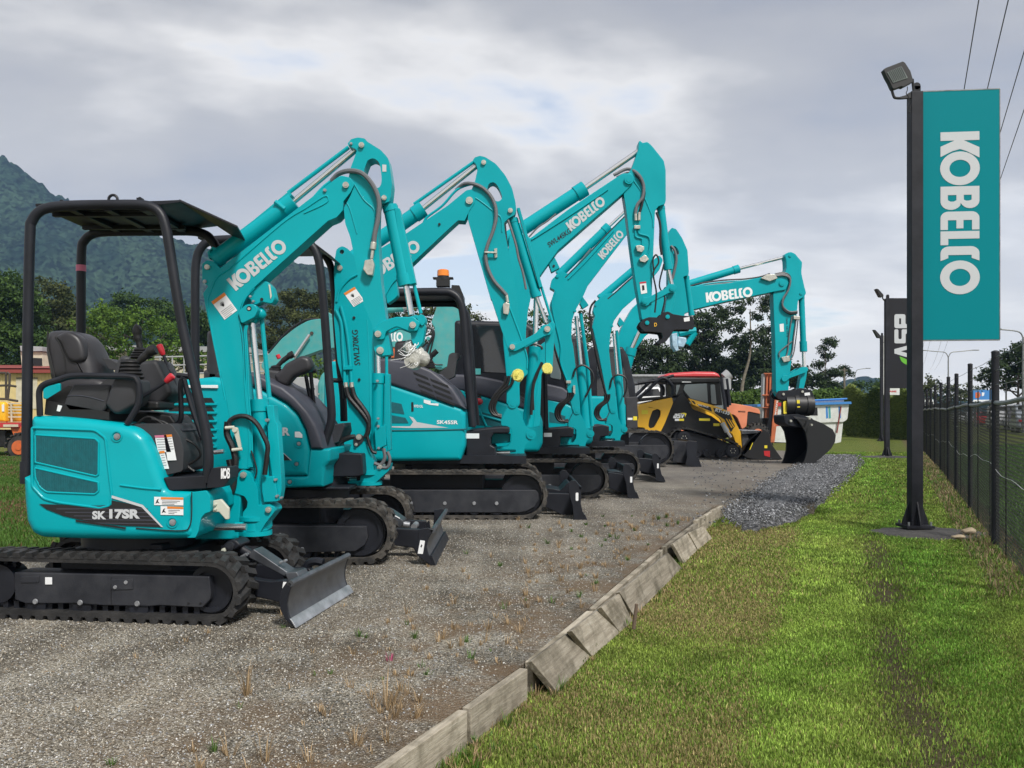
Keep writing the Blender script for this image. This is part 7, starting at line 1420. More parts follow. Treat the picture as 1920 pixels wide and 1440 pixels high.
def boom_lift():
 H = Fr(-14.5, 27, 0); o = thing('telehandler', (-14.5, 27, 0), 'orange and red site machine with rusty wheel at the left edge', 'telehandler')
 mb = MB(); mb.prism(H, ZL([(-260, 915), (205, 915), (205, 972), (-260, 975)]), 0, 1.6); c = mb.build('chassis', M['redp'], o, bevel=.02); decal(H, ZL([(35, 935), (205, 935), (205, 962), (35, 962)]), -.01, 'pale_strip', M['cream2'], c)
 mb = MB(); mb.prism(H, ZL([(-260, 1000), (60, 1000), (60, 1190), (-260, 1200)]), .2, 1.4); mb.build('underframe', M['black'], o, bevel=.03)
 mb = MB(); mb.prism(H, ZL([(115, 972), (290, 960), (330, 1040), (150, 1060)]), .1, 1.3); mb.build('fork_arm', M['oran'], o, bevel=.02)
 mb = MB(); mb.pillow(H, rnd(ZL([(-240, 680), (30, 680), (55, 700), (55, 905), (-240, 905)]), 3), .1, 1.4, .08); w_ = mb.build('engine_cover', M['yellow'], o, ang=50); mb = MB(); mb.prism(H, ZL([(20, 710), (45, 712), (45, 790), (22, 790)]), .08, .1); mb.build('notice', M['white'], w_)
 mb = MB()
 for y in (700, 740, 770, 805, 850): mb.box(H.P(*ZL([(170, y)])[0], .3), .45, .05, .04, H)
 mb.tube([H.P(*p, .3) for p in ZL([(75, 680), (78, 910)])], .03); mb.tube([H.P(*p, .3) for p in ZL([(125, 690), (130, 905)])], .03); mb.build('ladder', M['cream2'], o)
 mb = MB()
 for pts in ([(-200, 355), (60, 355), (68, 400), (70, 660)], [(70, 380), (85, 350), (110, 365), (105, 500), (85, 660)], [(-200, 505), (100, 495), (180, 508)], [(-200, 640), (70, 650), (200, 672)], [(-60, 355), (-60, 660)]):
  mb.tube([H.P(*p, .4) for p in ZL(pts)], .035)
 mb.build('guard_rail', M['barkd'], o)
 for v in (0.0, 1.3): wheel(o, H, *ZL([(205, 1195)])[0], 27, v-.15, v+.3, 'oran'); wheel(o, H, -60, 840, 27, v-.15, v+.3, 'oran')
boom_lift()
def mint_digger():
 H = Fr(-7.0, 33, 0); o = thing('large_excavator', (-7.0, 33, 0), 'older mint green excavator with bent boom behind the first two machines', 'excavator')
 boom = Zm([(60, 1000), (110, 900), (160, 850, 20), (330, 650, 40), (520, 500, 60), (680, 412, 60), (850, 392, 40), (1000, 392)])+R1([(335, 385), (372, 400, 8), (400, 440, 8), (372, 475, 10), (115, 472)])+Zm([(1000, 772), (830, 800, 30), (640, 870, 30), (480, 930, 20), (330, 1060), (180, 1180)])
 mb = MB(); mb.prism(H, rnd(boom, 4), -.3, .3); b = mb.build('boom', M['mint'], o, bevel=.03, seg=3)
 letter(quadmap(H, *R1([(130, 444), (292, 444), (130, 396)]), -.305), LOGO, 'lettering', M['white'], b)
 hose(b, H, Zm([(160, 840), (280, 690), (430, 540), (600, 430), (700, 405), (800, 400)]), 2.0, -.2, 'black', 'oil_pipe'); pins(b, H, Zm([(715, 580, 22)])+R1([(372, 430, 12)]), -.34, .3, 'barkd')
 mb = MB(); mb.prism(H, Zm([(890, 345), (930, 310), (970, 340), (970, 400), (880, 400)]), -.2, .2); mb.prism(H, Zm([(905, 545), (940, 545), (940, 600), (905, 600)]), -.36, -.3); mb.build('boom_lug', M['mint'], b, bevel=.02)
 cylinder(o, H, *[tuple(p) for p in (Zm([(300, 1200)])[0], Zm([(480, 910)])[0], Zm([(690, 600)])[0])], 5, 3.2, -.45, 'boom_cylinder', 'mint')
 cylinder(o, H, *[R6([p])[0] for p in ((60, 535), (330, 505), (700, 450))], 6, 3.2, 0, 'arm_cylinder', 'mint')
 arm = R6([(668, 470, 6), (680, 428, 10), (760, 422, 10), (885, 492, 4), (885, 620), (860, 900), (780, 1060, 14), (690, 1100, 16), (600, 1060, 16), (560, 1000, 14), (575, 900, 10), (640, 760, 16), (640, 690, 16), (610, 640, 10)])
 mb = MB(); mb.prism(H, rnd(arm, 3), -.22, .22); a = mb.build('arm', M['mint'], o, bevel=.03); pins(a, H, R6([(708, 452, 18), (580, 795, 18)]), -.26, .2, 'mint')
 hose(a, H, R6([(560, 690), (610, 700), (625, 770), (590, 850), (560, 950)]), 2.4, -.3); hose(a, H, R6([(600, 680), (640, 740), (620, 850), (600, 950), (640, 1040), (720, 1050)]), 1.4, -.3)
 mb = MB(); mb.prism(H, R1([(240, 470), (295, 470), (300, 490), (285, 530), (230, 528)]), -.25, .25); mb.build('bucket_bracket', M['oran'], o, bevel=.02)
 mb = MB(); mb.pillow(H, rnd([(286, 742), (330, 735), (500, 740), (505, 830), (286, 832)], 6), -1.3, 1.2, .15); bd = mb.build('body', M['mint'], o, ang=50)
 letter(quadmap(H, (284+2, 790), (300+12, 790), (286, 780), -1.31), font_tris('200', .04), 'lettering', M['white'], bd)
 mb = MB(); mb.prism(H, [(288, 796), (500, 800), (500, 812), (288, 808)], -1.33, -1.29); mb.build('body_stripe', M['grey'], bd)
 mb = MB(); mb.prism(H, [(300, 830), (520, 830), (530, 862), (290, 862)], -1.2, -.6); mb.prism(H, [(300, 830), (520, 830), (530, 862), (290, 862)], .6, 1.2, vt=-1.2); mb.build('track', M['rubberd'], o, bevel=.08)
 mb = MB(); mb.tube([H.P(*p) for p in T(380, 560, 2.769, [(240, 560), (300, 470), (330, 400)])], .1); mb.build('lower_boom_pipe', M['mint'], o)
 # light teal engine cover with red top: another machine parked behind
 G = Fr(-6.0, 30.0, 0); o = thing('teal_machine', (-6.0, 30.0, 0), 'pale teal machine cover with red top behind the second excavator', 'machine')
 mb = MB(); mb.pillow(G, rnd(ZG([(275, 640), (330, 500), (370, 460), (460, 410), (650, 410), (680, 1260), (350, 1260), (290, 1080)]), 4), 0, 1.4, .12, n=4); b = mb.build('cover', M['mint'], o, ang=50)
 for y in (715, 830, 945): mb = MB(); mb.tube([G.P(*p, -.005) for p in ZG([(345, y), (640, y)])], .015); mb.build('panel_bead', M['mint'], b)
 mb = MB(); mb.prism(G, rnd(ZG([(350, 640), (625, 620), (625, 1060), (350, 1060)]), 3), -.03, .02); mb.build('access_panel', M['mint'], b, bevel=.01); pins(b, G, ZG([(358, 1020, 9), (600, 1010, 9), (300, 790, 10)]), -.05, 0, 'zinc', 'bolt')
 mb = MB(); mb.pillow(G, rnd(ZG([(450, 405), (460, 340), (520, 280), (600, 240), (700, 240), (700, 405)]), 5), .05, 1.2, .1); mb.build('red_top', M['oran'], o, ang=50)
 mb = MB(); mb.prism(G, ZG([(300, 1260), (680, 1260), (680, 1440), (300, 1440)]), .2, 1.2); mb.build('frame', M['dark'], o)
mint_digger()
def loader():
 H = Fr(5.2, 26.4, 0); o = thing('track_loader', (5.2, 26.4, 0), 'yellow and black compact track loader with black bucket lowered to the ground', 'track loader')
 vn, vf = -1.0, 1.0; tw = .42
 path = [H.px(p[0], p[1], vn) for p in rnd(Z7([(560, 960, 60), (640, 862, 70), (770, 852, 60), (1240, 990, 40), (1360, 1040, 60), (1392, 1120, 60), (1340, 1200, 60), (640, 1206, 70), (555, 1120, 60)]), 8, 6)]
 for v0 in (vn, vf-tw):
  t = belt(H, path[::-1], v0, v0+tw, .03, .02, .12, M['rubber'], o)
  for x, y, r in ((740, 970, 78), (640, 1120, 46), (775, 1145, 44), (890, 1145, 44), (1000, 1142, 46), (1145, 1142, 46), (1290, 1112, 76)):
   u, w = H.px(*Z7([(x, y)])[0], vn); R = H.m(r/6, vn); mb = MB(); mb.cyl(H.W(u, v0+.05, w), H.W(u, v0+tw-.05, w), R, n=22); ringdisc(mb, H, u, w, R*.8, v0+.03, v0+.05, R*.55); wl_ = mb.build('roller', M['dark'], t)
   if r > 60:
    for k in range(6): a = k*math.pi/3; mb = MB(); mb.cyl(H.W(u+math.cos(a)*R*.35, v0+.02, w+math.sin(a)*R*.35), H.W(u+math.cos(a)*R*.35, v0+.05, w+math.sin(a)*R*.35), R*.07, n=8); mb.build('bolt', M['zinc'], wl_)
  mb = MB(); mb.poly2(H, [H.px(p[0], p[1], vn) for p in Z7([(640, 900), (770, 885), (1230, 1020), (1330, 1070), (1350, 1120), (1300, 1165), (650, 1170), (590, 1080)])], v0+.12, v0+tw-.1); mb.build('track_frame', M['dark'], t, bevel=.02)
 blk = Z7([(620, 580), (690, 485), (740, 462), (790, 530), (845, 640), (1060, 720), (1170, 800), (1262, 960), (1200, 975), (1000, 930), (760, 845), (640, 870), (560, 930), (480, 1000), (450, 930), (590, 600)])
 mb = MB(); mb.prism(H, rnd(blk, 2), -.72, .72, vt=-.9); bd = mb.build('chassis', M['black'], o, bevel=.02)
 twr = Z7([(232, 592), (420, 548), (600, 512), (612, 570), (520, 800), (455, 932), (300, 932), (296, 852), (200, 842)])
 mb = MB(); mb.prism(H, rnd(twr, 2), -.92, .92, vt=-.92, holes=[rnd(Z7([(380, 660), (440, 638), (475, 660), (470, 720), (400, 850), (350, 860), (333, 830), (345, 760)]), 3)]); tw_ = mb.build('rear_tower', M['yellow'], o, bevel=.02)
 mb = MB(); mb.prism(H, Z7([(330, 640), (480, 630), (470, 870), (325, 870)]), -.82, .82, vt=-.92); mb.build('tower_recess', M['black'], tw_)
 decal(H, Z7([(258, 655), (330, 652), (330, 698), (258, 700)]), -.925, 'yellow_sticker', M['ylab'], tw_)
 mb = MB(); mb.prism(H, Z7([(200, 840), (300, 850), (300, 930), (210, 925)]), -.7, .7); mb.prism(H, Z7([(220, 520), (480, 500), (600, 490), (620, 515), (232, 560)]), -.85, .85); mb.build('rear_bumper', M['black'], o, bevel=.03)
 for v in (-.8, .8):
  mb = MB(); mb.tube(spl([H.P(*p, -.8)+H.L*(v+.8) for p in Z7([(215, 530), (340, 420), (460, 305), (530, 300), (590, 360), (610, 400), (605, 480)])], 3), .05); mb.tube([H.P(*p, -.8)+H.L*(v+.8) for p in Z7([(215, 350), (400, 325), (620, 265)])], .04); mb.build('guard_tube', M['dark'], o)
 cabp = Z7([(620, 345), (650, 335), (1150, 330), (1160, 420), (1180, 600), (1110, 600), (1000, 585), (790, 528), (740, 462), (690, 480), (640, 500)])
 mb = MB(); mb.prism(H, rnd(cabp, 2), -.62, .62, vt=-.75); c = mb.build('cab', M['black'], o, bevel=.03)
 for pts in (Z7([(735, 420), (755, 365), (1000, 352), (1012, 572), (812, 520)]), Z7([(1040, 365), (1090, 365), (1112, 590), (1050, 580)]), Z7([(655, 370), (700, 365), (665, 470), (650, 480)])): mb = MB(); mb.prism(H, rnd(pts, 2), -.66, -.62, vt=-.75); mb.build('window', M['glass2'], c)
 mb = MB(); mb.prism(H, Z7([(380, 300), (700, 285), (1150, 290), (1155, 345), (640, 352), (440, 335)]), -.68, .68, vt=-.75); rf = mb.build('cab_roof', M['black'], o, bevel=.04)
 decal(H, Z7([(712, 332), (815, 334), (815, 342), (712, 342)]), -.69, 'cab_lamp', M['white'], rf)
 armp = Z7([(785, 520), (1060, 600), (1255, 672, 20), (1300, 760), (1372, 900), (1388, 1082), (1335, 1062), (1278, 920), (1200, 880), (1150, 760), (1080, 700), (830, 590)])
 for v0 in (-.98, .86):
  mb = MB(); mb.poly2(H, [H.px(p[0], p[1], -.98) for p in rnd(armp, 2)], v0, v0+.12); a = mb.build('lift_arm', M['yellow'], o, bevel=.015)
  if v0 < 0:
   for pts in (Z7([(885, 585), (1035, 620), (1052, 672), (905, 615)]), Z7([(1062, 625), (1250, 690), (1310, 830), (1262, 905), (1190, 760), (1085, 690)]), Z7([(815, 545), (850, 555), (870, 590), (850, 585)])): decal(H, rnd(pts, 1), -.985, 'black_inlay', M['black'], a)
   for k in range(3): decal(H, Z7([(1205+k*32, 750+k*8), (1215+k*32, 748+k*8), (1280+k*20, 850-k*10), (1268+k*20, 855-k*10)]), -.988, 'arm_stripe', M['yellow'], a)
   letter(quadmap(H, *Z7([(1080, 668), (1248, 712), (1088, 628)]), -.99), font_tris('RT-135', .05, .15), 'lettering', M['white'], a)
   letter(quadmap(H, *Z7([(893, 602), (1010, 630), (896, 586)]), -.99), font_tris('POSI-TRACK', .03, .15), 'lettering', M['white'], a)
 letter(quadmap(H, *Z7([(612, 745), (735, 740), (622, 695)]), -.905), ASV, 'lettering', M['white'], bd)
 decal(H, spl(Z7([(690, 690), (740, 684), (765, 695)]), 3)+[Vector(p) for p in Z7([(745, 735), (745, 705), (735, 697)])], -.908, 'logo_swoosh', M['ylab'], bd)
 for L in ([(632, 750), (735, 750), (735, 775), (632, 775)], [(905, 746), (1028, 748), (1028, 775), (905, 772)], [(1065, 802), (1135, 804), (1135, 834), (1065, 832)]): decal(H, Z7(L), -.912, 'yellow_sticker', M['ylab'], bd)
 decal(H, Z7([(632, 750), (680, 750), (680, 775), (632, 775)]), -.915, 'white_sticker', M['white'], bd)
 mb = MB(); mb.prism(H, Z7([(865, 715), (1060, 740), (1060, 748), (865, 722)]), -.92, -.9); mb.prism(H, Z7([(865, 790), (1060, 800), (1060, 806), (865, 796)]), -.92, -.9); mb.build('side_rail', M['dark'], bd)
 cylinder(o, H, *[Z7([p])[0] for p in ((1165, 800), (1215, 890), (1262, 960))], 4, 3, -1.03, 'lift_cylinder', 'silver')
 bk = Z7([(1400, 1165), (1460, 1100), (1600, 905), (1625, 868), (1690, 905), (1712, 1030), (1838, 1206), (1560, 1208), (1440, 1190)])
 mb = MB()
 S = [H.px(p[0], p[1], -1.05) for p in bk]
 for v0 in (-1.08, 1.05): mb.poly2(H, S, v0, v0+.03)
 back = Z7([(1600, 900), (1480, 1000), (1420, 1080), (1395, 1160), (1440, 1200), (1560, 1212), (1838, 1209)]); Bk = [Vector(H.px(p[0], p[1], -1.05)) for p in back]
 mb.poly2(H, [tuple(p) for p in Bk]+[(p.x+.02, p.y+.04) for p in Bk[::-1]], -1.05, 1.05); b = mb.build('bucket', M['black'], o, bevel=.01)
 decal(H, Z7([(1632, 1112), (1702, 1112), (1702, 1182), (1640, 1165)]), -1.09, 'red_sticker', M['redp'], b); decal(H, Z7([(1640, 1050), (1672, 1050), (1672, 1082), (1640, 1082)]), -1.09, 'yellow_sticker', M['ylab'], b); decal(H, Z7([(1505, 1020), (1512, 1022), (1480, 1100), (1470, 1098)]), -1.09, 'yellow_sticker', M['ylab'], b)
 mb = MB(); mb.prism(H, Z7([(1378, 880), (1575, 880), (1580, 915), (1380, 930)]), -.9, .9); mb.prism(H, Z7([(1380, 930), (1460, 930), (1470, 1060), (1400, 1160)]), -.8, .8); mb.build('quick_hitch', M['blade'], o, bevel=.02)
loader()
def tractor():
 H = Fr(11.0, 33.5, 0); o = thing('tractor', (11.0, 33.5, 0), 'faded orange tractor with red cab roof behind the yellow loader', 'tractor')
 hood = Z7([(1175, 572), (1300, 580), (1480, 610), (1582, 640, 20), (1597, 700, 16), (1560, 690), (1452, 668), (1440, 835), (1388, 870), (1340, 745), (1300, 705), (1250, 700), (1180, 640)])
 mb = MB(); mb.prism(H, rnd(hood, 3), -.45, .45); h = mb.build('hood', M['salmon'], o, bevel=.06, seg=4)
 letter(quadmap(H, *Z7([(1345, 680), (1425, 682), (1345, 660)]), -.455), font_tris('M9000', .02), 'lettering', M['black'], h)
 mb = MB(); mb.prism(H, rnd(Z7([(1440, 662), (1590, 690), (1590, 780), (1500, 830), (1445, 820)]), 2), -.42, .42); mb.build('front_grille', M['black'], o, bevel=.03)
 mb = MB(); mb.prism(H, Z7([(1180, 640), (1400, 870), (1600, 820), (1600, 900), (1180, 900)]), -.3, .3); mb.build('engine', M['dark'], o)
 cb = Z7([(520, 280), (1240, 300), (1270, 620), (1200, 800), (620, 800)])
 mb = MB()
 for a, b in (((540, 290), (560, 790)), ((900, 290), (905, 790)), ((1150, 290), (1200, 620)), ((1215, 300), (1250, 600)), ((560, 790), (1200, 790)), ((1200, 600), (1200, 790))):
  mb.tube([H.P(*Z7([a])[0], -.75), H.P(*Z7([b])[0], -.75)], .06)
 c = mb.build('cab_frame', M['dark'], o)
 for a, b in (((560, 290), (560, 790)), ((1150, 290), (1200, 790))): mb = MB(); mb.tube([H.P(*Z7([a])[0], -.75)+H.L*1.5, H.P(*Z7([b])[0], -.75)+H.L*1.5], .06); mb.build('cab_post', M['dark'], o)
 for pts in (Z7([(560, 300), (900, 300), (900, 780), (570, 780)]), Z7([(910, 300), (1150, 300), (1195, 620), (1190, 780), (910, 780)])): mb = MB(); mb.prism(H, pts, -.74, -.72); mb.build('window', M['glass2'], c)
 mb = MB(); mb.pillow(H, rnd(Z7([(515, 262, 20), (560, 238, 16), (720, 226, 10), (860, 218, 8), (1080, 222, 16), (1130, 245, 16), (1148, 285, 8), (520, 285, 6)]), 3), -.85, .85, .1, n=4); mb.build('cab_roof', M['redp'], o, ang=50)
 mb = MB(); mb.cyl(H.P(*Z7([(1205, 420)])[0], -.6), H.P(*Z7([(1205, 290)])[0], -.6), .19); mb.cyl(H.P(*Z7([(1190, 290)])[0], -.6), H.P(*Z7([(1245, 245)])[0], -.6), .19, .2); mb.build('air_cleaner', M['grey'], o)
 mb = MB(); mb.cyl(H.P(*Z7([(1205, 620)])[0], -.6), H.P(*Z7([(1205, 420)])[0], -.6), .12); mb.build('snorkel', M['dark'], o)
 wheel(o, H, *Z7([(1570, 930)])[0], 22, -.95, -.55, 'salmon'); wheel(o, H, *Z7([(1570, 930)])[0], 22, .55, .95, 'salmon'); wheel(o, H, *Z7([(800, 850)])[0], 34, -1.0, -.5, 'salmon'); wheel(o, H, *Z7([(800, 850)])[0], 34, .5, 1.0, 'salmon')
tractor()
def forklift():
 H = Fr(10.3, 37, 0); o = thing('forklift', (10.3, 37, 0), 'rusty orange forklift mast standing beside the tractor bonnet', 'forklift')
 for x0, x1, mt in ((250, 275, 'grey'), (298, 325, 'aspar'), (345, 375, 'aspar'), (385, 410, 'grey')):
  mb = MB(); mb.prism(H, ZF([(x0, 165), (x1, 165), (x1-22, 830), (x0-18, 830)]), -.15, .15); mb.build('mast_rail', M[mt], o, bevel=.01)
 for y0, y1, x0, x1 in ((155, 170, 262, 420), (478, 494, 235, 430), (615, 655, 298, 380), (670, 680, 235, 400)): mb = MB(); mb.prism(H, ZF([(x0, y0), (x1, y0), (x1, y1), (x0, y1)]), -.25, -.15); mb.build('cross_member', M['aspar'], o, bevel=.01)
 mb = MB(); mb.tube([H.P(*p, -.3) for p in ZF([(395, 400), (370, 700), (355, 900), (350, 1100)])], .09); mb.tube([H.P(*p, -.28) for p in ZF([(355, 420), (350, 640)])], .03); mb.build('lift_cylinder', M['dark'], o)
 mb = MB(); mb.prism(H, ZF([(425, 520), (480, 530), (455, 900), (418, 1198), (362, 1196), (385, 900)]), -.45, -.3); b = mb.build('upright_beam', M['aspar'], o, bevel=.01)
 mb = MB()
 letter(quadmap(H, *ZF([(415, 812), (452, 540), (437, 815)][::1]), -.455), font_tris('GROZUO', .03), 'lettering', M['white'], b)
 mb = MB(); mb.prism(H, ZF([(440, 600), (550, 600), (548, 655), (430, 655)]), -.2, .6); mb.prism(H, ZF([(545, 640), (560, 640), (550, 930), (528, 930)]), -.2, 0); mb.prism(H, ZF([(450, 855), (560, 855), (560, 872), (450, 872)]), -.2, 0); mb.prism(H, ZF([(440, 935), (560, 930), (560, 945), (440, 950)]), -.2, 0); mb.build('red_frame', M['redp'], o, bevel=.01)
 mb = MB(); mb.prism(H, ZF([(235, 830), (350, 830), (350, 1180), (235, 1180)]), .2, 1.5); mb.build('body', M['dark'], o, bevel=.05)
 for v in (.1, 1.3): wheel(o, H, 1437, 830, 14, v, v+.3, 'aspar')
forklift()
def tub():
 H = Fr(14.5, 40, 0); o = thing('fibreglass_tub', (14.5, 40, 0), 'white fibreglass pool shell with blue rim lying upturned beside the hedge', 'pool shell')
 up = [(1425, 762), (1592, 757), (1589, 786, 3), (1582, 791, 3), (1440, 796)]
 mb = MB(); mb.prism(H, rnd(up, 1), 0, 3.0); b = mb.build('upper_shell', M['grp'], o, bevel=.06, seg=3)
 mb = MB(); mb.prism(H, rnd([(1440, 796), (1581, 791), (1577, 829), (1560, 833), (1452, 829)], 1), .08, 2.9); l_ = mb.build('lower_shell', M['grp'], o, bevel=.06, seg=3)
 mb = MB(); mb.prism(H, rnd([(1420, 758), (1596, 753), (1597, 757.5), (1420, 762.5)], .5), -.12, 3.1); mb.build('rim', M['blue'], o, bevel=.03)
 mb = MB(); mb.prism(H, [(1500, 752.5), (1583, 749), (1583, 753.5), (1500, 757)], .5, 2.6); c = mb.build('inner_shell', M['grp'], o, bevel=.03); mb = MB(); mb.prism(H, [(1495, 750.5), (1589, 746), (1589, 749), (1495, 753)], .4, 2.7); mb.build('inner_rim', M['blue'], c, bevel=.02)
 for x in (1548, 1553, 1572): decal(H, [(x, 762), (x+4, 762), (x+5, 784), (x+1, 785)], -.004, 'blue_smear', M['blue'] if x != 1553 else M['mint'], b)
 mb = MB(); mb.tube([H.P(1577, 762, -.03), H.P(1569, 812, -.0)], .03); mb.build('strap', M['rroof'], b)
tub()
def misc():
 # corrugated wall and truck behind the loader
 H = Fr(9.0, 46, 0); o = thing('shed', (9.0, 46, 0), 'grey corrugated shed wall behind the yellow loader', 'building')
 x0, z1 = H.px(1185, 706); x1, _ = H.px(1300, 706); mb = MB(); mb.poly2(H, [(x0, 0), (x1, 0), (x1, z1), (x0, z1)], 0, 4); k = x0
 while k < x1: mb.box(H.W(k, -.02, z1/2), .05, .04, z1, H); k += .18
 mb.build('wall', M['grey'], o); mb = MB(); mb.poly2(H, [(x0-.2, z1), (x1+.2, z1), (x1+.2, z1+.1), (x0-.2, z1+.1)], -.3, 4.3); mb.build('roof', M['grey'], o)
 H = Fr(8.2, 42, 0); o = thing('pickup', (8.2, 42, 0), 'white pickup cab partly hidden behind the loader tower', 'pickup'); mb = MB(); mb.pillow(H, rnd([(1196, 756), (1200, 740), (1208, 727), (1236, 725), (1246, 742), (1290, 744), (1292, 775), (1196, 778)], 3), 0, 1.8, .08); b = mb.build('body', M['white'], o, ang=50); mb = MB(); mb.prism(H, rnd([(1203, 743), (1210, 730), (1234, 729), (1241, 742)], 1), -.01, .01); mb.build('window', M['glass'], b)
 for x in (1210, 1280): wheel(o, H, x, 785, 15, -.02, .3, 'grey')
misc()

# ================================================================ right side: signs, fence, road, cars, lamps, wires
ZP = lambda p: T(1640, 90, 12.0, p); ZS = lambda p: T(1600, 90, 2.618, p); ZA = lambda p: T(1640, 540, 6.545, p)
M['post'] = pmat('black_post_paint', (0.011, 0.012, 0.017), 0.55, spec=.3, var=.3, vscale=4, dirt=(0.05, .05, .06), dscale=3, damt=.3); M['banner'] = pmat('teal_sign_sheet', (0.0, 0.205, 0.24), 0.5, spec=.1); M['bbanner'] = pmat('black_sign_sheet', (0.016, 0.016, 0.020), 0.45, spec=.3); M['green'] = pmat('green_vinyl', (0.12, .42, .03), .5)
M['led'] = pmat('lamp_glass', (0.20, 0.23, 0.22), 0.3); M['netw'] = pmat('fence_wire', (0.017, 0.018, 0.018), 0.55); M['gal'] = pmat('weathered_galvanised', (0.20, 0.21, 0.21), 0.5, metal=.4, var=.3, vscale=10)
def gpt(x, y, z=0.0):
 t = (z-CH)/((HY-y)/F); return Vector(((x-CX)/F*t, t, z))
def sign(px0, base_y, label, z0, top_y, wpost, name='banner_sign'):
 pass
def post_sign(X, Y, zt, z0, label, w=0.15, s=1.0):
 o = thing('banner_sign', (X, Y, z0), label, 'sign', 'banner signs on black posts along the fence')
 mb = MB(); mb.box((X, Y, (z0+zt)/2), w, w, zt-z0); p = mb.build('post', M['post'], o, bevel=.008)
 mb = MB(); mb.box((X, Y, z0+.02), .34*s, .34*s, .03)
 for a in range(4):
  dx, dy = ((1, 0), (-1, 0), (0, 1), (0, -1))[a]; q = Vector((X, Y, z0+.03)); d = Vector((dx, dy, 0)); l = Vector((-dy, dx, 0))*.008
  vs = [q+d*w/2, q+d*.165*s, q+d*.155*s+Vector((0, 0, .06)), q+d*(w/2)+Vector((0, 0, .29))]; mb.add([v-l for v in vs]+[v+l for v in vs], [(0, 1, 2, 3), (7, 6, 5, 4), (0, 4, 5, 1), (1, 5, 6, 2), (2, 6, 7, 3), (3, 7, 4, 0)])
 b = mb.build('base_plate', M['post'], o)
 for i in (-1, 1):
  for j in (-1, 1): mb = MB(); mb.cyl((X+i*.135*s, Y+j*.135*s, z0+.03), (X+i*.135*s, Y+j*.135*s, z0+.08), .014, n=8); mb.build('anchor_bolt', M['gal'], b)
 mb = MB(); mb.box((X+.02, Y, zt+.03), .09, .03, .1); mb.cyl((X+.02, Y-.015, zt+.08), (X+.02, Y+.015, zt+.08), .045, n=14); mb.build('top_lug', M['post'], p)
 return o
def floodlight(o, H, Zf, pts=None):
 mb = MB(); mb.prism(H, rnd(Zf([(200, 480, 20), (260, 440), (640, 295, 20), (690, 330), (810, 520), (860, 690), (870, 760), (640, 880), (610, 860), (430, 925), (400, 900), (340, 760), (270, 640)]), 1.5), -.09, .0); fl = mb.build('floodlight', M['black'], o, bevel=.006)
 mb = MB(); mb.prism(H, Zf([(285, 540), (600, 410), (745, 670), (420, 780)]), -.1, -.08); ln = mb.build('lamp_glass', M['led'], fl); mb = MB()
 for k in range(8): a = Vector(Zf([(320+k*38, 525-k*15)])[0]); b = Vector(Zf([(440+k*38, 755-k*13)])[0]); mb.tube([H.P(*a, -.103), H.P(*b, -.103)], .004, n=5)
 mb.build('lamp_ribs', M['dark'], ln)
 mb = MB(); P = [H.P(*p, -.04) for p in Zf([(340, 790), (380, 930), (430, 1090), (480, 1125), (620, 1130), (830, 1100)])]; mb.tube(spl(P, 3), .017, n=8); mb.tube([H.P(*p, -.04) for p in Zf([(850, 700), (860, 800), (880, 980), (880, 1080)])], .017, n=8); mb.prism(H, Zf([(520, 1110), (700, 1060), (780, 1000), (850, 1000), (850, 1120), (620, 1135)]), -.06, -.02)
 mb.build('yoke', M['black'], fl); hose(fl, H, Zf([(735, 870), (735, 950), (710, 1020), (760, 1100), (770, 1240), (745, 1300), (760, 1420), (790, 1440), (800, 1330), (830, 1250)]), .8, -.06)
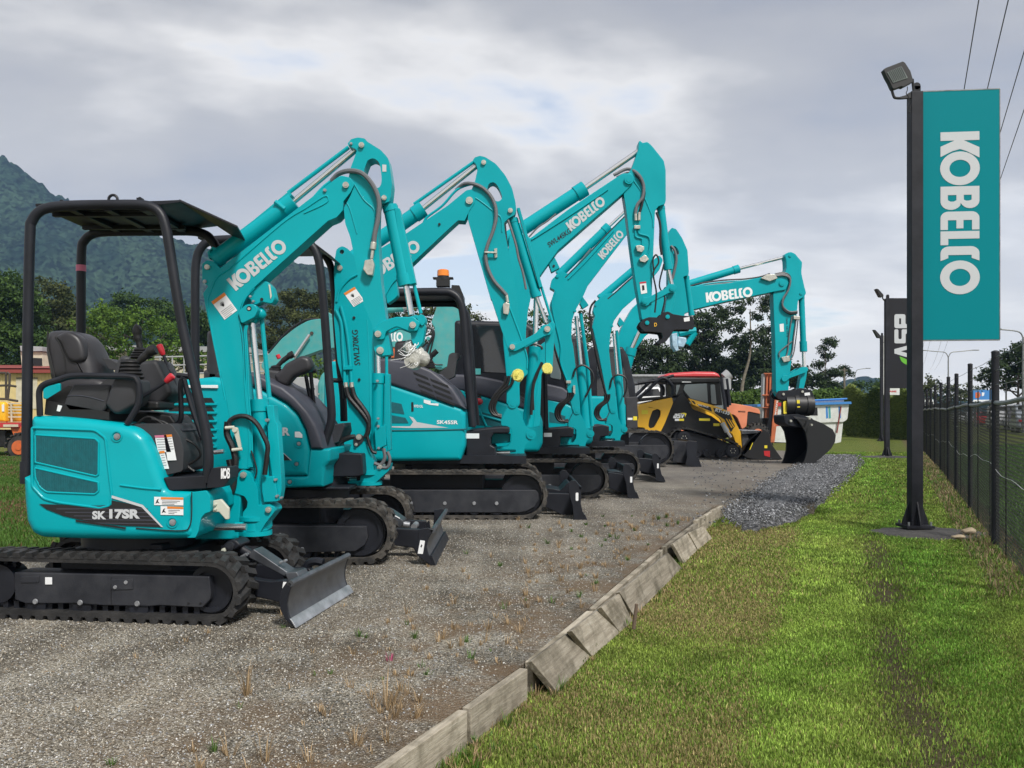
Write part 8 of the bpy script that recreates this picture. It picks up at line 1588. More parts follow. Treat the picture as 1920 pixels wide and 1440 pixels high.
def signs():
 H = Fr(4.95, 11.17, 0); X = (1715.5-CX)/F*11.17
 o = post_sign(X, 11.17, CH+(HY-174)/F*11.17, -.105, 'nearest banner sign: tall teal panel with white lettering on a black post', .145)
 G = Fr(X+.08, 11.17, -6)
 P = [H.P(1728, 173), H.P(1728, 637.5)]; a = H.px(1728, 173)[1]; b = H.px(1728, 637.5)[1]; W_ = .915
 mb = MB(); mb.poly2(G, [(0, b), (W_, b), (W_, a), (0, a)], -.012, .012); bn = mb.build('banner', M['banner'], o, bevel=.003)
 mb = MB(); mb.box(G.W(W_/2, 0, a+.006), W_, .03, .012, G); mb.box(G.W(W_/2, 0, b-.008), W_, .03, .012, G); mb.box(G.W(W_, 0, (a+b)/2), .01, .03, a-b, G); mb.build('banner_rail', M['gal'], bn)
 def fn(x, y): u0, u1 = .215, .68; z0_, z1_ = H.px(1728, 250)[1], H.px(1728, 553)[1]; return G.W(u0+(u1-u0)*y, -.016, z0_+(z1_-z0_)*x)
 letter(fn, LOGO, 'lettering', M['silver'], bn)
 floodlight(o, H, ZP)
 # second and third
 Y2 = 26.95; H2 = Fr(11.1, Y2, 0); X2 = (1663-CX)/F*Y2
 o = post_sign(X2, Y2, CH+(HY-560)/F*Y2, -.02, 'middle banner sign: black panel with white letters and green swoosh, behind the teal one', .13)
 za, zb = H2.px(1663, 559)[1], H2.px(1663, 728)[1]
 mb = MB(); mb.poly2(H2, [(X2-11.1+.06, zb), (X2-11.1+1.0, zb), (X2-11.1+1.0, za), (X2-11.1+.06, za)], -.012, .012); bn = mb.build('banner', M['bbanner'], o, bevel=.003)
 letter(quadmap(H2, (1677, 589), (1677, 673), (1711, 589), -.016), ASV, 'lettering', M['silver'], bn)
 decal(H2, spl(ZA([(305, 840), (330, 900), (390, 940), (450, 950)]), 3)+[Vector(p) for p in ZA([(450, 885), (390, 875), (350, 855)])], -.018, 'green_swoosh', M['green'], bn)
 ZB = lambda p: [(1643+x*.062/1.0, 541+y*.016) for x, y in p]
 def small_light(o, H_, x, y):
  mb = MB(); mb.prism(H_, rnd([(x, y), (x+4, y+1), (x+14, y+12), (x+13, y+16), (x+8, y+15)], 1), -.1, .1); fl = mb.build('floodlight', M['black'], o, bevel=.01)
  mb = MB(); mb.tube(spl([H_.P(*p) for p in ((x+11, y+13), (x+13, y+20), (x+18, y+24), (x+22, y+22))], 3), .02); mb.build('yoke', M['black'], fl)
 small_light(o, H2, 1643, 541)
 Y3 = 43.0; H3 = Fr(17.6, Y3, 0); X3 = (1653-CX)/F*Y3
 o = post_sign(X3, Y3, CH+(HY-629)/F*Y3, -.02, 'farthest banner sign: narrow white panel behind the black one', .13)
 za, zb = H3.px(1654, 630)[1], H3.px(1654, 740.5)[1]; u = X3-17.6
 mb = MB(); mb.poly2(H3, [(u+.06, zb), (u+.85, zb), (u+.85, za), (u+.06, za)], -.012, .012); bn = mb.build('banner', M['grp'], o, bevel=.003)
 letter(quadmap(H3, *ZA([(178, 1280), (268, 1280), (178, 1258)]), -.016), font_tris('AIME', .04), 'lettering', M['redp'], bn)
 small_light(o, H3, 1638, 618)
 # gravel collars at the feet
 for (x, y, r, sx) in ((X+.12, 11.05, .62, 1.25), (X2, Y2, .75, 1.3)):
  rng = np.random.default_rng(3); mb = MB(); rings = []; n = 28
  for rr, zz in ((1.0, -.02), (.8, .03), (.4, .055)): rings.append([Vector((x+math.cos(2*math.pi*k/n)*r*sx*rr*(1+.06*rng.normal()), y+math.sin(2*math.pi*k/n)*r*rr*(1+.06*rng.normal()), float(lawn_h(x, y))+zz)) for k in range(n)])
  vs = [p for q in rings for p in q]+[Vector((x, y, float(lawn_h(x, y))+.06))]; fs = [(i*n+k, i*n+(k+1) % n, (i+1)*n+(k+1) % n, (i+1)*n+k) for i in range(2) for k in range(n)]+[(2*n+k, 2*n+(k+1) % n, 3*n) for k in range(n)]
  mb.add(vs, fs, True); tag(mb.build('gravel_mound', pmat('dark_fines', (.055, .052, .05), .95, var=.3, bump=.8, bscale=60, dirt=(.12, .11, .1), dscale=20, damt=.5)), kind='structure')
signs()
FO, FD = Vector((5.4, 10.13, 0)), Vector((.4145, 1, 0)).normalized()
def fence():
 o = thing('fence', (FO.x, FO.y, 0), 'black chain-link fence with wire strands and round steel posts along the road side', 'fence')
 zr = lambda s: 1.42; L0, L1 = -4.6, 41.0
 base = lambda s: float(lawn_h(*(FO+FD*s).xy))
 ps = [-6.4, -3.3, 0, 3.35, 6.2, 8.5, 11.2, 13.9, 16.4, 19.2, 22, 25, 28, 31, 34, 37, 40.5]
 for i, s in enumerate(ps):
  p = FO+FD*s; h = 1.98+(0.03 if i % 2 else 0); r = .042 if i == 2 else .034
  mb = MB(); mb.cyl((p.x, p.y, base(s)-.1), (p.x, p.y, h), r, n=12); mb.ball((p.x, p.y, h), r*1.08, r*1.08, r*.6, n=12, m=6); mb.build('fence_post', M['post'], o)
 s = -7.2
 while s < 40:
  if min(abs(s-q) for q in ps) > .5:
   p = FO+FD*s; mb = MB(); mb.cyl((p.x, p.y, base(s)), (p.x, p.y, 1.6), .008, n=6); mb.build('stay', M['netw'], o)
  s += 1.55
 mb = MB(); mb.tube([FO+FD*q+Vector((0, 0, 1.42+.012*math.sin(q*1.9)-(0.03 if 7 < q < 12 else 0))) for q in np.arange(-7.4, 41.5, .5)], .024, n=8); mb.build('top_rail', M['gal'], o)
 for h in (1.62, 1.78, 1.93): mb = MB(); mb.tube([FO+FD*q+Vector((0, 0, h-.015*abs(math.sin(q*1.0)))) for q in np.arange(-7.4, 41, .8)], .0035, n=5); mb.build('strand_wire', M['gal'], o)
 mb = MB(); mb.tube([FO+FD*q+Vector((0, 0, .68+.05*math.sin(q*.9)+.02*math.sin(q*3.1))) for q in np.arange(-7.4, 41, .4)], .0035, n=5); mb.build('strand_wire', M['white'], o)
 # chain link: zig-zag wires, one mesh
 vs, fs = [], []; nrm = FD.cross(Vector((0, 0, 1)))
 def wire(a, b, r):
  d = (b-a).normalized(); x = nrm*r; y = d.cross(nrm)*r; k = len(vs)
  for c in (a, b): vs.extend([tuple(c+x), tuple(c-x*.5+y*.87), tuple(c-x*.5-y*.87)])
  fs.extend([(k, k+1, k+4, k+3), (k+1, k+2, k+5, k+4), (k+2, k, k+3, k+5)])
 s = -9.2; top = 1.58
 while s < 41:
  step = .075 if s < 3 else (.09 if s < 12 else .13)
  for sg in (1, -1):
   a0, a1 = s, s+sg*1.62
   if max(a0, a1) < -7.6: continue
   z0 = base(s)-.02; wire(FO+FD*a0+Vector((0, 0, z0))+nrm*.004*sg, FO+FD*a1+Vector((0, 0, z0+1.58))+nrm*.004*sg, .0025 if s < 12 else .003)
  s += step
 o2 = npmesh('chain_link_mesh', np.array(vs)-np.array(o.location), np.array(fs), M['netw'], o)
fence()
def road():
 M['asph'] = pmat('asphalt', (0.06, 0.06, 0.062), .9, var=.15)
 a = Vector((.4145, 1, 0)).normalized(); n = Vector((a.y, -a.x, 0)); c = Vector((36, 60, 0))
 def strip(w0, w1, z, name, mat, l0=-90, l1=700):
  mb = MB(); P = [c+a*l0+n*w0, c+a*l0+n*w1, c+a*l1+n*w1, c+a*l1+n*w0]; mb.add([p+Vector((0, 0, z)) for p in P], [(0, 1, 2, 3)]); tag(mb.build(name, mat), kind='structure')
 strip(3, 12, 0.0, 'road', M['asph']); strip(2.7, 3, .12, 'kerb', M['grey']);
 for w in (3.4, 7.5): strip(w, w+.12, .005, 'lane_line', M['white'])
road()
def car(X, Y, rz, col, label, van=0):
 o = thing('parked_car' if 0 else 'car', (X, Y, 0.0), label, 'car', 'cars on the road beyond the fence', rz)
 m = pmat('car_paint', col, .3, coat=.6); H = Fr(X, Y, math.degrees(rz)); h = 1.45+van*.45
 prof = [(-2.1, .3), (-2.12, .85), (-1.95, .98+van*.3), (-1.6, h-.02), (-.4, h), (.35, h-.03), (1.05, .98), (1.95, .85), (2.12, .62), (2.1, .3)]
 mb = MB(); mb.poly2(H, rnd([(p[0], p[1]) for p in prof], .12), -.86, .86); b = mb.build('body', m, o, bevel=.08, seg=3)
 for v in (-.87, .865):
  mb = MB(); mb.poly2(H, [(-1.62, .95), (-1.38, h-.12), (.3, h-.13), (.88, .97)], v, v+.005); mb.build('side_window', M['glass'], b)
 mb = MB(); mb.poly2(H, [(.46, h-.1), (1.02, 1.0), (1.05, 1.03), (.5, h-.07)], -.72, .72); mb.build('windscreen', M['glass'], b); mb = MB(); mb.poly2(H, [(-1.9, 1.05), (-1.66, h-.1), (-1.7, h-.07), (-1.95, 1.08)], -.7, .7); mb.build('rear_window', M['glass'], b)
 for u in (-1.3, 1.3):
  for v in (-.82, .62): mb = MB(); mb.cyl(H.W(u, v, .32), H.W(u, v+.2, .32), .32, n=18); w = mb.build('wheel', M['tyre'], o); mb = MB(); mb.cyl(H.W(u, v-.01 if v < 0 else v+.21, .32), H.W(u, v+.02 if v < 0 else v+.18, .32), .19, n=14); mb.build('rim', M['zinc'], w)
 for v in (-.62, .62): mb = MB(); mb.box(H.W(2.1, v, .72), .05, .28, .13, H); mb.build('headlight', M['white'], b); mb = MB(); mb.box(H.W(-2.1, v, .8), .05, .2, .16, H); mb.build('tail_light', M['red'], b)
for i, (x, Y, col, lab, van) in enumerate(((1874, 74, (.75, .76, .78), 'white four-wheel drive seen through the fence near the right edge', 1), (1908, 70, (.10, .10, .12), 'dark car behind the white four-wheel drive at the right edge', 1), (1845, 92, (.5, .03, .04), 'red car seen through the fence under the blue board', 0), (1826, 100, (.7, .72, .75), 'white car left of the red car beyond the fence', 0), (1800, 112, (.55, .57, .6), 'silver car beyond the fence between the two middle posts', 0), (1925, 62, (.45, .5, .58), 'pale blue car cut by the right edge of the picture', 1))):
 car((x-CX)/F*Y, Y, math.radians(67), col, lab, van)
def street():
 H = Fr(46, 96, 0)
 o = thing('street_lamp', ((1778-CX)/F*98, 98, 0), 'tall twin-arm street lamp between the fence posts', 'street lamp', 'street lamps'); G = Fr(o.location.x, 98, 0)
 mb = MB(); u, w = G.px(1778, 668); mb.tube([G.W(0, 0, 0), G.W(0, 0, w)], [.11, .06], n=10); mb.build('pole', M['gal'], o)
 for s, pts in ((1, [(1778, 670), (1784, 661), (1800, 659), (1824, 656.5)]), (-1, [(1778, 670), (1772, 661), (1755, 659), (1734, 657)])):
  mb = MB(); mb.tube(spl([G.P(*p) for p in pts], 4), .05); a = mb.build('lamp_arm', M['gal'], o); mb = MB(); e = G.P(*pts[-1]); mb.box(e+Vector((.3*s, 0, 0)), .7, .25, .1); mb.build('lamp_head', M['gal'], a, bevel=.03)
 for (px, Y, topy, pts, lab) in ((1918.5, 60, 632, [(1918.5, 634), (1913, 624), (1900, 620), (1868, 617)], 'tall street lamp at the right edge, its arm reaching left'), (1603, 120, 704, [(1603, 706), (1606, 695), (1614, 692), (1628, 690.5)], 'small distant street lamp left of the third sign'), (1764, 120, 725, [(1764, 725), (1764, 721), (1760, 719), (1752, 718)], 'short distant street lamp left of the twin-arm lamp')):
  o = thing('street_lamp', ((px-CX)/F*Y, Y, 0), lab, 'street lamp', 'street lamps'); G = Fr(o.location.x, Y, 0)
  mb = MB(); u, w = G.px(px, topy); mb.tube([G.W(0, 0, 0), G.W(0, 0, w)], [.1, .06], n=10); mb.build('pole', M['gal'], o); mb = MB(); mb.tube(spl([G.P(*p) for p in pts], 4), .045); a = mb.build('lamp_arm', M['gal'], o); e = G.P(*pts[-1]); mb = MB(); mb.box(e, .6, .25, .1); mb.build('lamp_head', M['gal'], a, bevel=.03)
 o = thing('utility_pole', ((1583-CX)/F*90, 90, 0), 'grey timber pole beside the small open tree', 'utility pole'); G = Fr(o.location.x, 90, 0); mb = MB(); mb.tube([G.W(0, 0, 0), G.P(1583, 690)], [.14, .1], n=8); mb.build('pole', M['bark'], o); mb = MB(); mb.tube([G.P(1577, 694), G.P(1589, 694)], .05); mb.build('cross_arm', M['bark'], o)
 o = thing('billboard', ((1843-CX)/F*86, 86, 0), 'blue roadside advertising board beyond the fence', 'billboard'); G = Fr(o.location.x, 86, 0)
 mb = MB(); mb.prism(G, [(1825, 731), (1863, 731), (1863, 752), (1825, 752)], 0, .12); b = mb.build('board', M['blue'], o); decal(G, [(1829, 736), (1836, 735), (1839, 741), (1835, 747), (1829, 746)], -.02, 'picture', M['oran'], b); decal(G, [(1841, 736), (1846, 736), (1845, 742), (1841, 743)], -.02, 'picture', M['white'], b); decal(G, [(1825, 749.5), (1863, 749.5), (1863, 752), (1825, 752)], -.02, 'white_band', M['white'], b)
 for x in (1830, 1858): mb = MB(); u, w = G.px(x, 752); mb.cyl(G.W(u, .06, 0), G.W(u, .06, w), .08); mb.build('leg', M['gal'], o)
 o = thing('bus', ((1738-CX)/F*110, 110, 0), 'pale bus top seen right of the main sign post', 'bus'); G = Fr(o.location.x, 110, 0); mb = MB(); mb.prism(G, rnd([(1722, 750), (1750, 749), (1752, 762), (1752, 778), (1722, 778)], 1), 0, 2.4); b = mb.build('body', M['white'], o, bevel=.1); mb = MB(); mb.prism(G, [(1724, 754), (1750, 753.5), (1750, 760), (1724, 760)], -.02, .02); mb.build('window', M['glass'], b)
 for x in (1728, 1746): wheel(o, G, x, 782, 7, -.05, .2, 'grey')
 # overhead wires
 for k, (x0, y0, z) in enumerate(((8.7, 16.9, 9.0), (9.25, 16.9, 9.0), (10.9, 19.3, 9.0), (12.9, 22.8, 9.0))):
  sl = (.44, .44, .447, .45)[k]; P = []
  for s in np.linspace(0, 1, 60): Y = y0-10+(150)*s; X = x0+(Y-y0)*sl; sag = 0 if Y < 45 else .9*math.sin(math.pi*(Y-45)/115); P.append(Vector((X, Y, z-sag)))
  mb = MB(); mb.tube(P, .011, n=5); o = mb.build('power_line', M['black']); tag(o, ['leftmost overhead power line above the teal banner', 'second overhead power line, ending at the banner top', 'third overhead power line, running into the banner side', 'lowest overhead power line, at the right edge'][k], 'power line', 'overhead power lines')
street()
# ---------------------------------------------------------------- timber edging, stones, weeds
def wood():
 m = bpy.data.materials.new('weathered_pine'); m.use_nodes = True; nt = m.node_tree; b = nt.nodes['Principled BSDF']; tc = N(nt, 'ShaderNodeTexCoord'); oi = N(nt, 'ShaderNodeObjectInfo')
 mp = N(nt, 'ShaderNodeMapping'); mp.inputs['Rotation'].default_value = (0, 0, math.radians(-65)); mp.inputs['Scale'].default_value = (1.3, 1, 1); nt.links.new(tc.outputs['Object'], mp.inputs[0])
 m2 = N(nt, 'ShaderNodeMapping'); m2.inputs['Scale'].default_value = (1.2, 22, 22); nt.links.new(mp.outputs[0], m2.inputs[0])
 def nz(sc, src, det=5): n = N(nt, 'ShaderNodeTexNoise'); n.inputs['Scale'].default_value = sc; n.inputs['Detail'].default_value = det; n.inputs['Roughness'].default_value = .65; nt.links.new(src, n.inputs['Vector']); return n.outputs['Fac']
 g = nz(1.6, m2.outputs[0]); st = nz(3.2, tc.outputs['Object'], 7); fine = nz(14, m2.outputs[0], 3)
 r = ramp(nt, [(.3, (.15, .125, .09)), (.45, (.30, .26, .20)), (.6, (.41, .365, .29)), (.72, (.50, .46, .39))]); nt.links.new(mathn(nt, 'ADD', mathn(nt, 'MULTIPLY', g, .7), mathn(nt, 'MULTIPLY', fine, .3)), r.inputs[0])
 s = ramp(nt, [(.46, 0.0), (.62, .8)]); nt.links.new(st, s.inputs[0]); c = mixc(nt, s.outputs[0], r.outputs[0], (.10, .085, .055))
 v = mathn(nt, 'MULTIPLY_ADD', oi.outputs['Random'], .5, .72); cm = N(nt, 'ShaderNodeCombineColor'); [nt.links.new(v, cm.inputs[i]) for i in range(3)]
 nt.links.new(mixc(nt, 1.0, c, cm.outputs[0], 'MULTIPLY'), b.inputs['Base Color']); b.inputs['Roughness'].default_value = .9
 bp = N(nt, 'ShaderNodeBump'); bp.inputs['Strength'].default_value = .7; bp.inputs['Distance'].default_value = .01; nt.links.new(g, bp.inputs['Height']); nt.links.new(bp.outputs[0], b.inputs['Normal'])
 return m
M['timber'] = wood(); M['timberd'] = pmat('dark_stake_wood', (.12, .085, .06), .9, var=.3); M['stone'] = pmat('tan_stone', (.36, .29, .2), .9, var=.25, vscale=6, bump=.5, bscale=14)
def timber():
 g = 'timber boards edging the gravel pad'
 ZG2 = lambda p: T(600, 920, 2.4, p)
 def slab(a, b, c, d, t, name, label):
  """a,b top edge, c,d bottom edge (world points); t thickness away from the lawn side"""
  n = (b-a).cross(d-a).normalized(); n = n if n.y < 0 or n.z > 0 else -n
  if n.z < 0: n = -n
  mb = MB(); vs = [a, b, c, d]+[p-n*t for p in (a, b, c, d)]; mb.add(vs, [(0, 1, 2, 3), (7, 6, 5, 4), (0, 4, 5, 1), (1, 5, 6, 2), (2, 6, 7, 3), (3, 7, 4, 0)])
  tag(mb.build(name, M['timber'], bevel=.004), label, 'timber board', g)
 up = [((560, 1535), (700, 1440), 'upright edging board at the very front, cut by the frame'), ((700, 1440), (860, 1330), 'upright edging board left of the dark stake'), ((867, 1326), (975, 1252), 'upright edging board right of the dark stake'),
          ((985, 1240), (1100, 1145), 'thin upright board behind the nearest tilted sleeper'), ((1105, 1140), (1235, 1030), 'thin upright board behind the middle tilted sleepers'), ((1240, 1025), (1305, 978), 'thin upright board behind the far tilted sleeper'), ((1300, 976), (1330, 959), 'far upright board left of the last one'), ((1331, 957), (1351, 947), 'last upright board beside the crushed rock')]
 for a, b, lab in up:
  zt = .045 if a[0] > 1290 else .012; A, B = gpt(*a, zt), gpt(*b, zt); low = Vector((0, 0, -.2)); d = (B-A).normalized(); nn = Vector((d.y, -d.x, 0))
  mb = MB(); t = nn*.022; A += nn*.02; B += nn*.02; vs = [A-t, B-t, B+t, A+t]; vs = vs+[v+low for v in vs]; mb.add(vs, [(0, 1, 2, 3), (7, 6, 5, 4), (0, 4, 5, 1), (1, 5, 6, 2), (2, 6, 7, 3), (3, 7, 4, 0)])
  tag(mb.build('edging_board', M['timber'], bevel=.004), lab, 'timber board', g)
 lz = lambda p: gpt(p[0], p[1], float(lawn_h(*gpt(p[0], p[1], -.15).xy))+.012)
 tl = [((950, 765), (1128, 632), (1222, 745), (1070, 908), 'nearest tilted sleeper, its corner raised over the grass'), ((1132, 630), (1262, 528), (1350, 640), (1227, 747), 'second tilted sleeper, reddish grain, beside the rusty stake'), ((1266, 524), (1348, 462), (1408, 588), (1352, 638), 'short tilted sleeper behind the rusty stake'), ((1348, 455), (1568, 280), (1630, 350), (1415, 565), 'longest tilted sleeper, smooth and pale'), ((1588, 238), (1655, 192), (1698, 268), (1640, 328), 'small split sleeper block near the far corner'), ((1660, 190), (1728, 160), (1765, 215), (1702, 266), 'far split sleeper block touching the long grass')]
 for a, b, c, d, lab in tl:
  a, b, c, d = [ZG2([p])[0] for p in (a, b, c, d)]; k = .012*math.sin(a[0]*7.3); slab(gpt(*a, .05+k), gpt(*b, .02-k), lz(c), lz(d), .034, 'tilted_sleeper', lab)
 for (x, y0, y1, lab) in ((862, 1330, 1378, 'dark timber stake between the front edging boards'), (1188, 1132, 1180, 'rusty leaning stake beside the tilted sleepers'), (1303, 960, 975, 'small stake behind the far sleeper block')):
  a = gpt(x, y1, -.15); h = (y1-y0)*a.y/F; mb = MB(); mb.cyl(a, a+Vector((.02, 0, h)), .014, .012, n=7); tag(mb.build('stake', M['timberd'], bevel=.004), lab, 'stake', 'stakes holding the boards')
 for (x, y, sx, sy, sz, lab) in ((1818, 1000, .085, .05, .042, 'tan stone beside the fence foot'), (1798, 1009, .08, .045, .025, 'flat grey-tan stone on the dark mound edge')):
  p = gpt(x, y, -.12); bm = bmesh.new(); bmesh.ops.create_icosphere(bm, subdivisions=3, radius=1.0)
  for v in bm.verts: q = v.co; k = 1+.12*math.sin(q.x*5+1)+.1*math.sin(q.y*6+q.z*4); v.co = Vector((q.x*sx*k, q.y*sy*k, q.z*sz*k))
  me = bpy.data.meshes.new('stone'); bm.to_mesh(me); bm.free(); me.materials.append(M['stone']); me.polygons.foreach_set('use_smooth', [True]*len(me.polygons)); so_ = bpy.data.objects.new('stone', me); COL.objects.link(so_); so_.location = p+Vector((0, 0, sz*.6)); tag(so_, lab, 'stone')
timber()
def inpoly(px, py, poly):
 c = np.zeros(px.shape, bool); n = len(poly)
 for i in range(n):
  x1, y1 = poly[i]; x2, y2 = poly[i-1]
  k = ((y1 > py) != (y2 > py)) & (px < (x2-x1)*(py-y1)/(y2-y1+1e-12)+x1); c ^= k
 return c
LPOLY = PADE+[(3.15, 12.8), (3.7, 12.6), (4.3, 12.9), (5.1, 15.2), (6.3, 18.5), (7.8, 22.0), (9.3, 26.0), (10.2, 30.5), (24, 30.5), (24, 2.3)]
def blades():
 rng = np.random.default_rng(21); V, Fc_, Cc = [], [], []; base = 0
 def field(n, ymin, ymax, hh, ww, test, colf, dry=0.0, xr=None, lean=.5):
  nonlocal base
  # sample evenly in view: only what the lens sees plus a margin
  y = ymin+(ymax-ymin)*rng.random(n)**.8; x = (rng.uniform(-.62, .64, n) if xr is None else rng.uniform(*xr, n))*y
  k = test(x, y); x, y = x[k], y[k]; n = len(x)
  z = lawn_h(x, y); a = rng.random(n)*6.283; h = hh(n, y); w = ww(n, y)
  dx, dy = np.cos(a), np.sin(a); le = rng.random(n)*lean+.1; b = rng.random(n)*6.283
  p0 = np.stack([x-dx*w, y-dy*w, z-.005], 1); p1 = np.stack([x+dx*w, y+dy*w, z-.005], 1)
  m0 = np.stack([x-dx*w*.7+np.cos(b)*h*le*.35, y-dy*w*.7+np.sin(b)*h*le*.35, z+h*.6], 1); m1 = np.stack([x+dx*w*.7+np.cos(b)*h*le*.35, y+dy*w*.7+np.sin(b)*h*le*.35, z+h*.6], 1)
  t = np.stack([x+np.cos(b)*h*le, y+np.sin(b)*h*le, z+h*(1-.3*le)], 1)
  V.append(np.stack([p0, p1, m1, m0, t], 1).reshape(-1, 3)); i = base+np.arange(n)[:, None]*5
  Fc_.append(np.concatenate([i+np.array([0, 1, 2]), i+np.array([0, 2, 3]), i+np.array([3, 2, 4])])); base += 5*n
  Cc.append(np.repeat(colf(x, y, rng), 5, 0))
 def lawn(x, y): return inpoly(x, y, LPOLY) & (x-1.15-.413*y < .25)
 def nz(x, y, s, ph): return .5+.25*(np.sin(x*s+ph+1.7*np.sin(y*s*.7+ph))+np.sin(y*s*1.3+ph*2+1.3*np.sin(x*s*.9)))
 def col(x, y, rng):
  s = x-.355*y+(nz(x, y, 1.1, 3)-.5)*.16+rng.normal(0, .05, len(x)); n = len(x); r = rng.random(n)
  q = (.45+1.1*rng.random(n)**1.5)[:, None]; g = np.stack([.19+.10*r, .33+.14*r, .05+.03*r], 1)*q; yl = np.stack([.38+.14*r, .46+.12*r, .11+.04*r], 1)*q; br = np.stack([.33+.1*r, .27+.09*r, .12+.04*r], 1)*(.5+.8*rng.random(n))[:, None]
  f1 = np.clip(nz(x, y, 2.3, 1)*1.0, 0, 1)[:, None]; c = g*(1-f1*.4)+yl*f1*.4
  c = np.where(((s > -.42) & (s < .25))[:, None], c*1.08, c*.86); c = c*(.72+.5*nz(x, y, 9, 2))[:, None]*np.array([1, .95, .95]); fb = np.where(s < -.42, .68, .06)+.4*np.clip((s-1.15)*1.2, 0, 1)*np.clip(1.7-s, 0, 1); fb = (fb*np.clip(nz(x, y, 1.7, 5)*1.5, 0, 1))
  pick = rng.random(n) < fb; c = np.where(pick[:, None], br, c)
  vivid = (rng.random(n) < np.exp(-((s-.85)/.3)**2)*.7); c = np.where(vivid[:, None], c*np.array([.85, 1.12, .9]), c); c[(rng.random(n) < .05)] *= 1.6
  return c
 def notmud(x, y):
  s = x-.355*y+(nz(x, y, 1.1, 3)-.5)*.16; m = np.exp(-((s-.42)/.21)**2)*np.clip(nz(x, y, 2.9, 2)*2.6+.15, 0, 1)*(y < 11)
  return rng.random(len(x)) > m*.85
 t = lambda x, y: lawn(x, y) & notmud(x, y)
 field(290000, 2.6, 7.0, lambda n, y: .013+.019*rng.random(n)**1.5, lambda n, y: .0013+.00038*y, t, col, xr=(-.1, .62))
 field(230000, 6.0, 14, lambda n, y: .016+.022*rng.random(n), lambda n, y: .0014+.00048*y, t, col, xr=(.0, .62))
 field(120000, 13, 34, lambda n, y: .02+.028*rng.random(n), lambda n, y: .002+.0006*y, t, col, xr=(.15, .62))
 # longer edge tufts along the boards and the fence foot
 ex = np.array([p[0] for p in PADE]); ey = np.array([p[1] for p in PADE])
 def edge(x, y): d = x-np.interp(y, ey, ex); return (d > .03) & (d < .10+.14*np.sin(y*2.3+np.sin(y*5))) & (y < 12.6)
 field(70000, 2.6, 12.6, lambda n, y: .03+.055*rng.random(n), lambda n, y: .0018+.0003*y, edge, lambda x, y, r: np.stack([.08+.06*r.random(len(x)), .16+.08*r.random(len(x)), .025+.01*r.random(len(x))], 1), xr=(-.2, .4), lean=.9)
 def ff(x, y): d = x-1.20-.413*y; return (abs(d) < .35) & (rng.random(len(x)) < .45)
 field(120000, 7.0, 30, lambda n, y: .03+.08*rng.random(n), lambda n, y: .002+.0004*y, ff, lambda x, y, r: np.where((r.random(len(x)) < .65)[:, None], np.array([.30, .23, .13])*(0.6+.7*r.random(len(x)))[:, None], np.array([.09, .17, .03])), xr=(.42, .64), lean=1.1)
 # rough grass beyond the fence
 def fb(x, y): d = x-1.15-.413*y; return (d > .3) & (d < 9)
 field(150000, 8, 34, lambda n, y: .10+.16*rng.random(n), lambda n, y: .003+.0006*y, fb, lambda x, y, r: np.array([.12, .24, .05])*(0.5+.9*r.random(len(x)))[:, None], xr=(.40, .85), lean=.7)
 # paddock behind the first machine
 def lf(x, y): return ~inpoly(x, y, [(-14, 2.3), (-14, 8.2), (-6.6, 8.35), (-4.3, 8.6), (-5.2, 12.5), (-6.8, 20), (-9, 31), (0, 31), (0, 2.3)])
 def lc(x, y, r):
  n = len(x); f = np.clip(nz(x, y, 1.2, 4)*1.3-.2, 0, 1); return np.where((r.random(n) < f*.55)[:, None], np.array([.20, .13, .07]), np.array([.085, .17, .03]))*(0.6+.7*r.random(n))[:, None]
 field(150000, 8.2, 30, lambda n, y: .04+.05*rng.random(n), lambda n, y: .002+.0006*y, lf, lc, xr=(-.62, -.3))
 V_ = np.concatenate(V); F_ = np.concatenate(Fc_); C_ = np.clip(np.concatenate(Cc), 0, 1)
 m = bpy.data.materials.new('grass_blade'); m.use_nodes = True; nt = m.node_tree; b = nt.nodes['Principled BSDF']; at = N(nt, 'ShaderNodeAttribute', attribute_name='tint'); nt.links.new(at.outputs['Color'], b.inputs['Base Color']); b.inputs['Roughness'].default_value = .6; b.inputs['Specular IOR Level'].default_value = .25
 tr = N(nt, 'ShaderNodeBsdfTranslucent'); mx = N(nt, 'ShaderNodeMixShader'); mx.inputs[0].default_value = .3; nt.links.new(at.outputs['Color'], tr.inputs[0]); nt.links.new(b.outputs[0], mx.inputs[1]); nt.links.new(tr.outputs[0], mx.inputs[2]); nt.links.new(mx.outputs[0], nt.nodes['Material Output'].inputs[0])
 M['blade_grass'] = m
 tag(npmesh('grass', V_, F_, m, None, C_), 'short mown green and straw-coloured grass covering the verge', 'grass', kind='stuff')
blades()
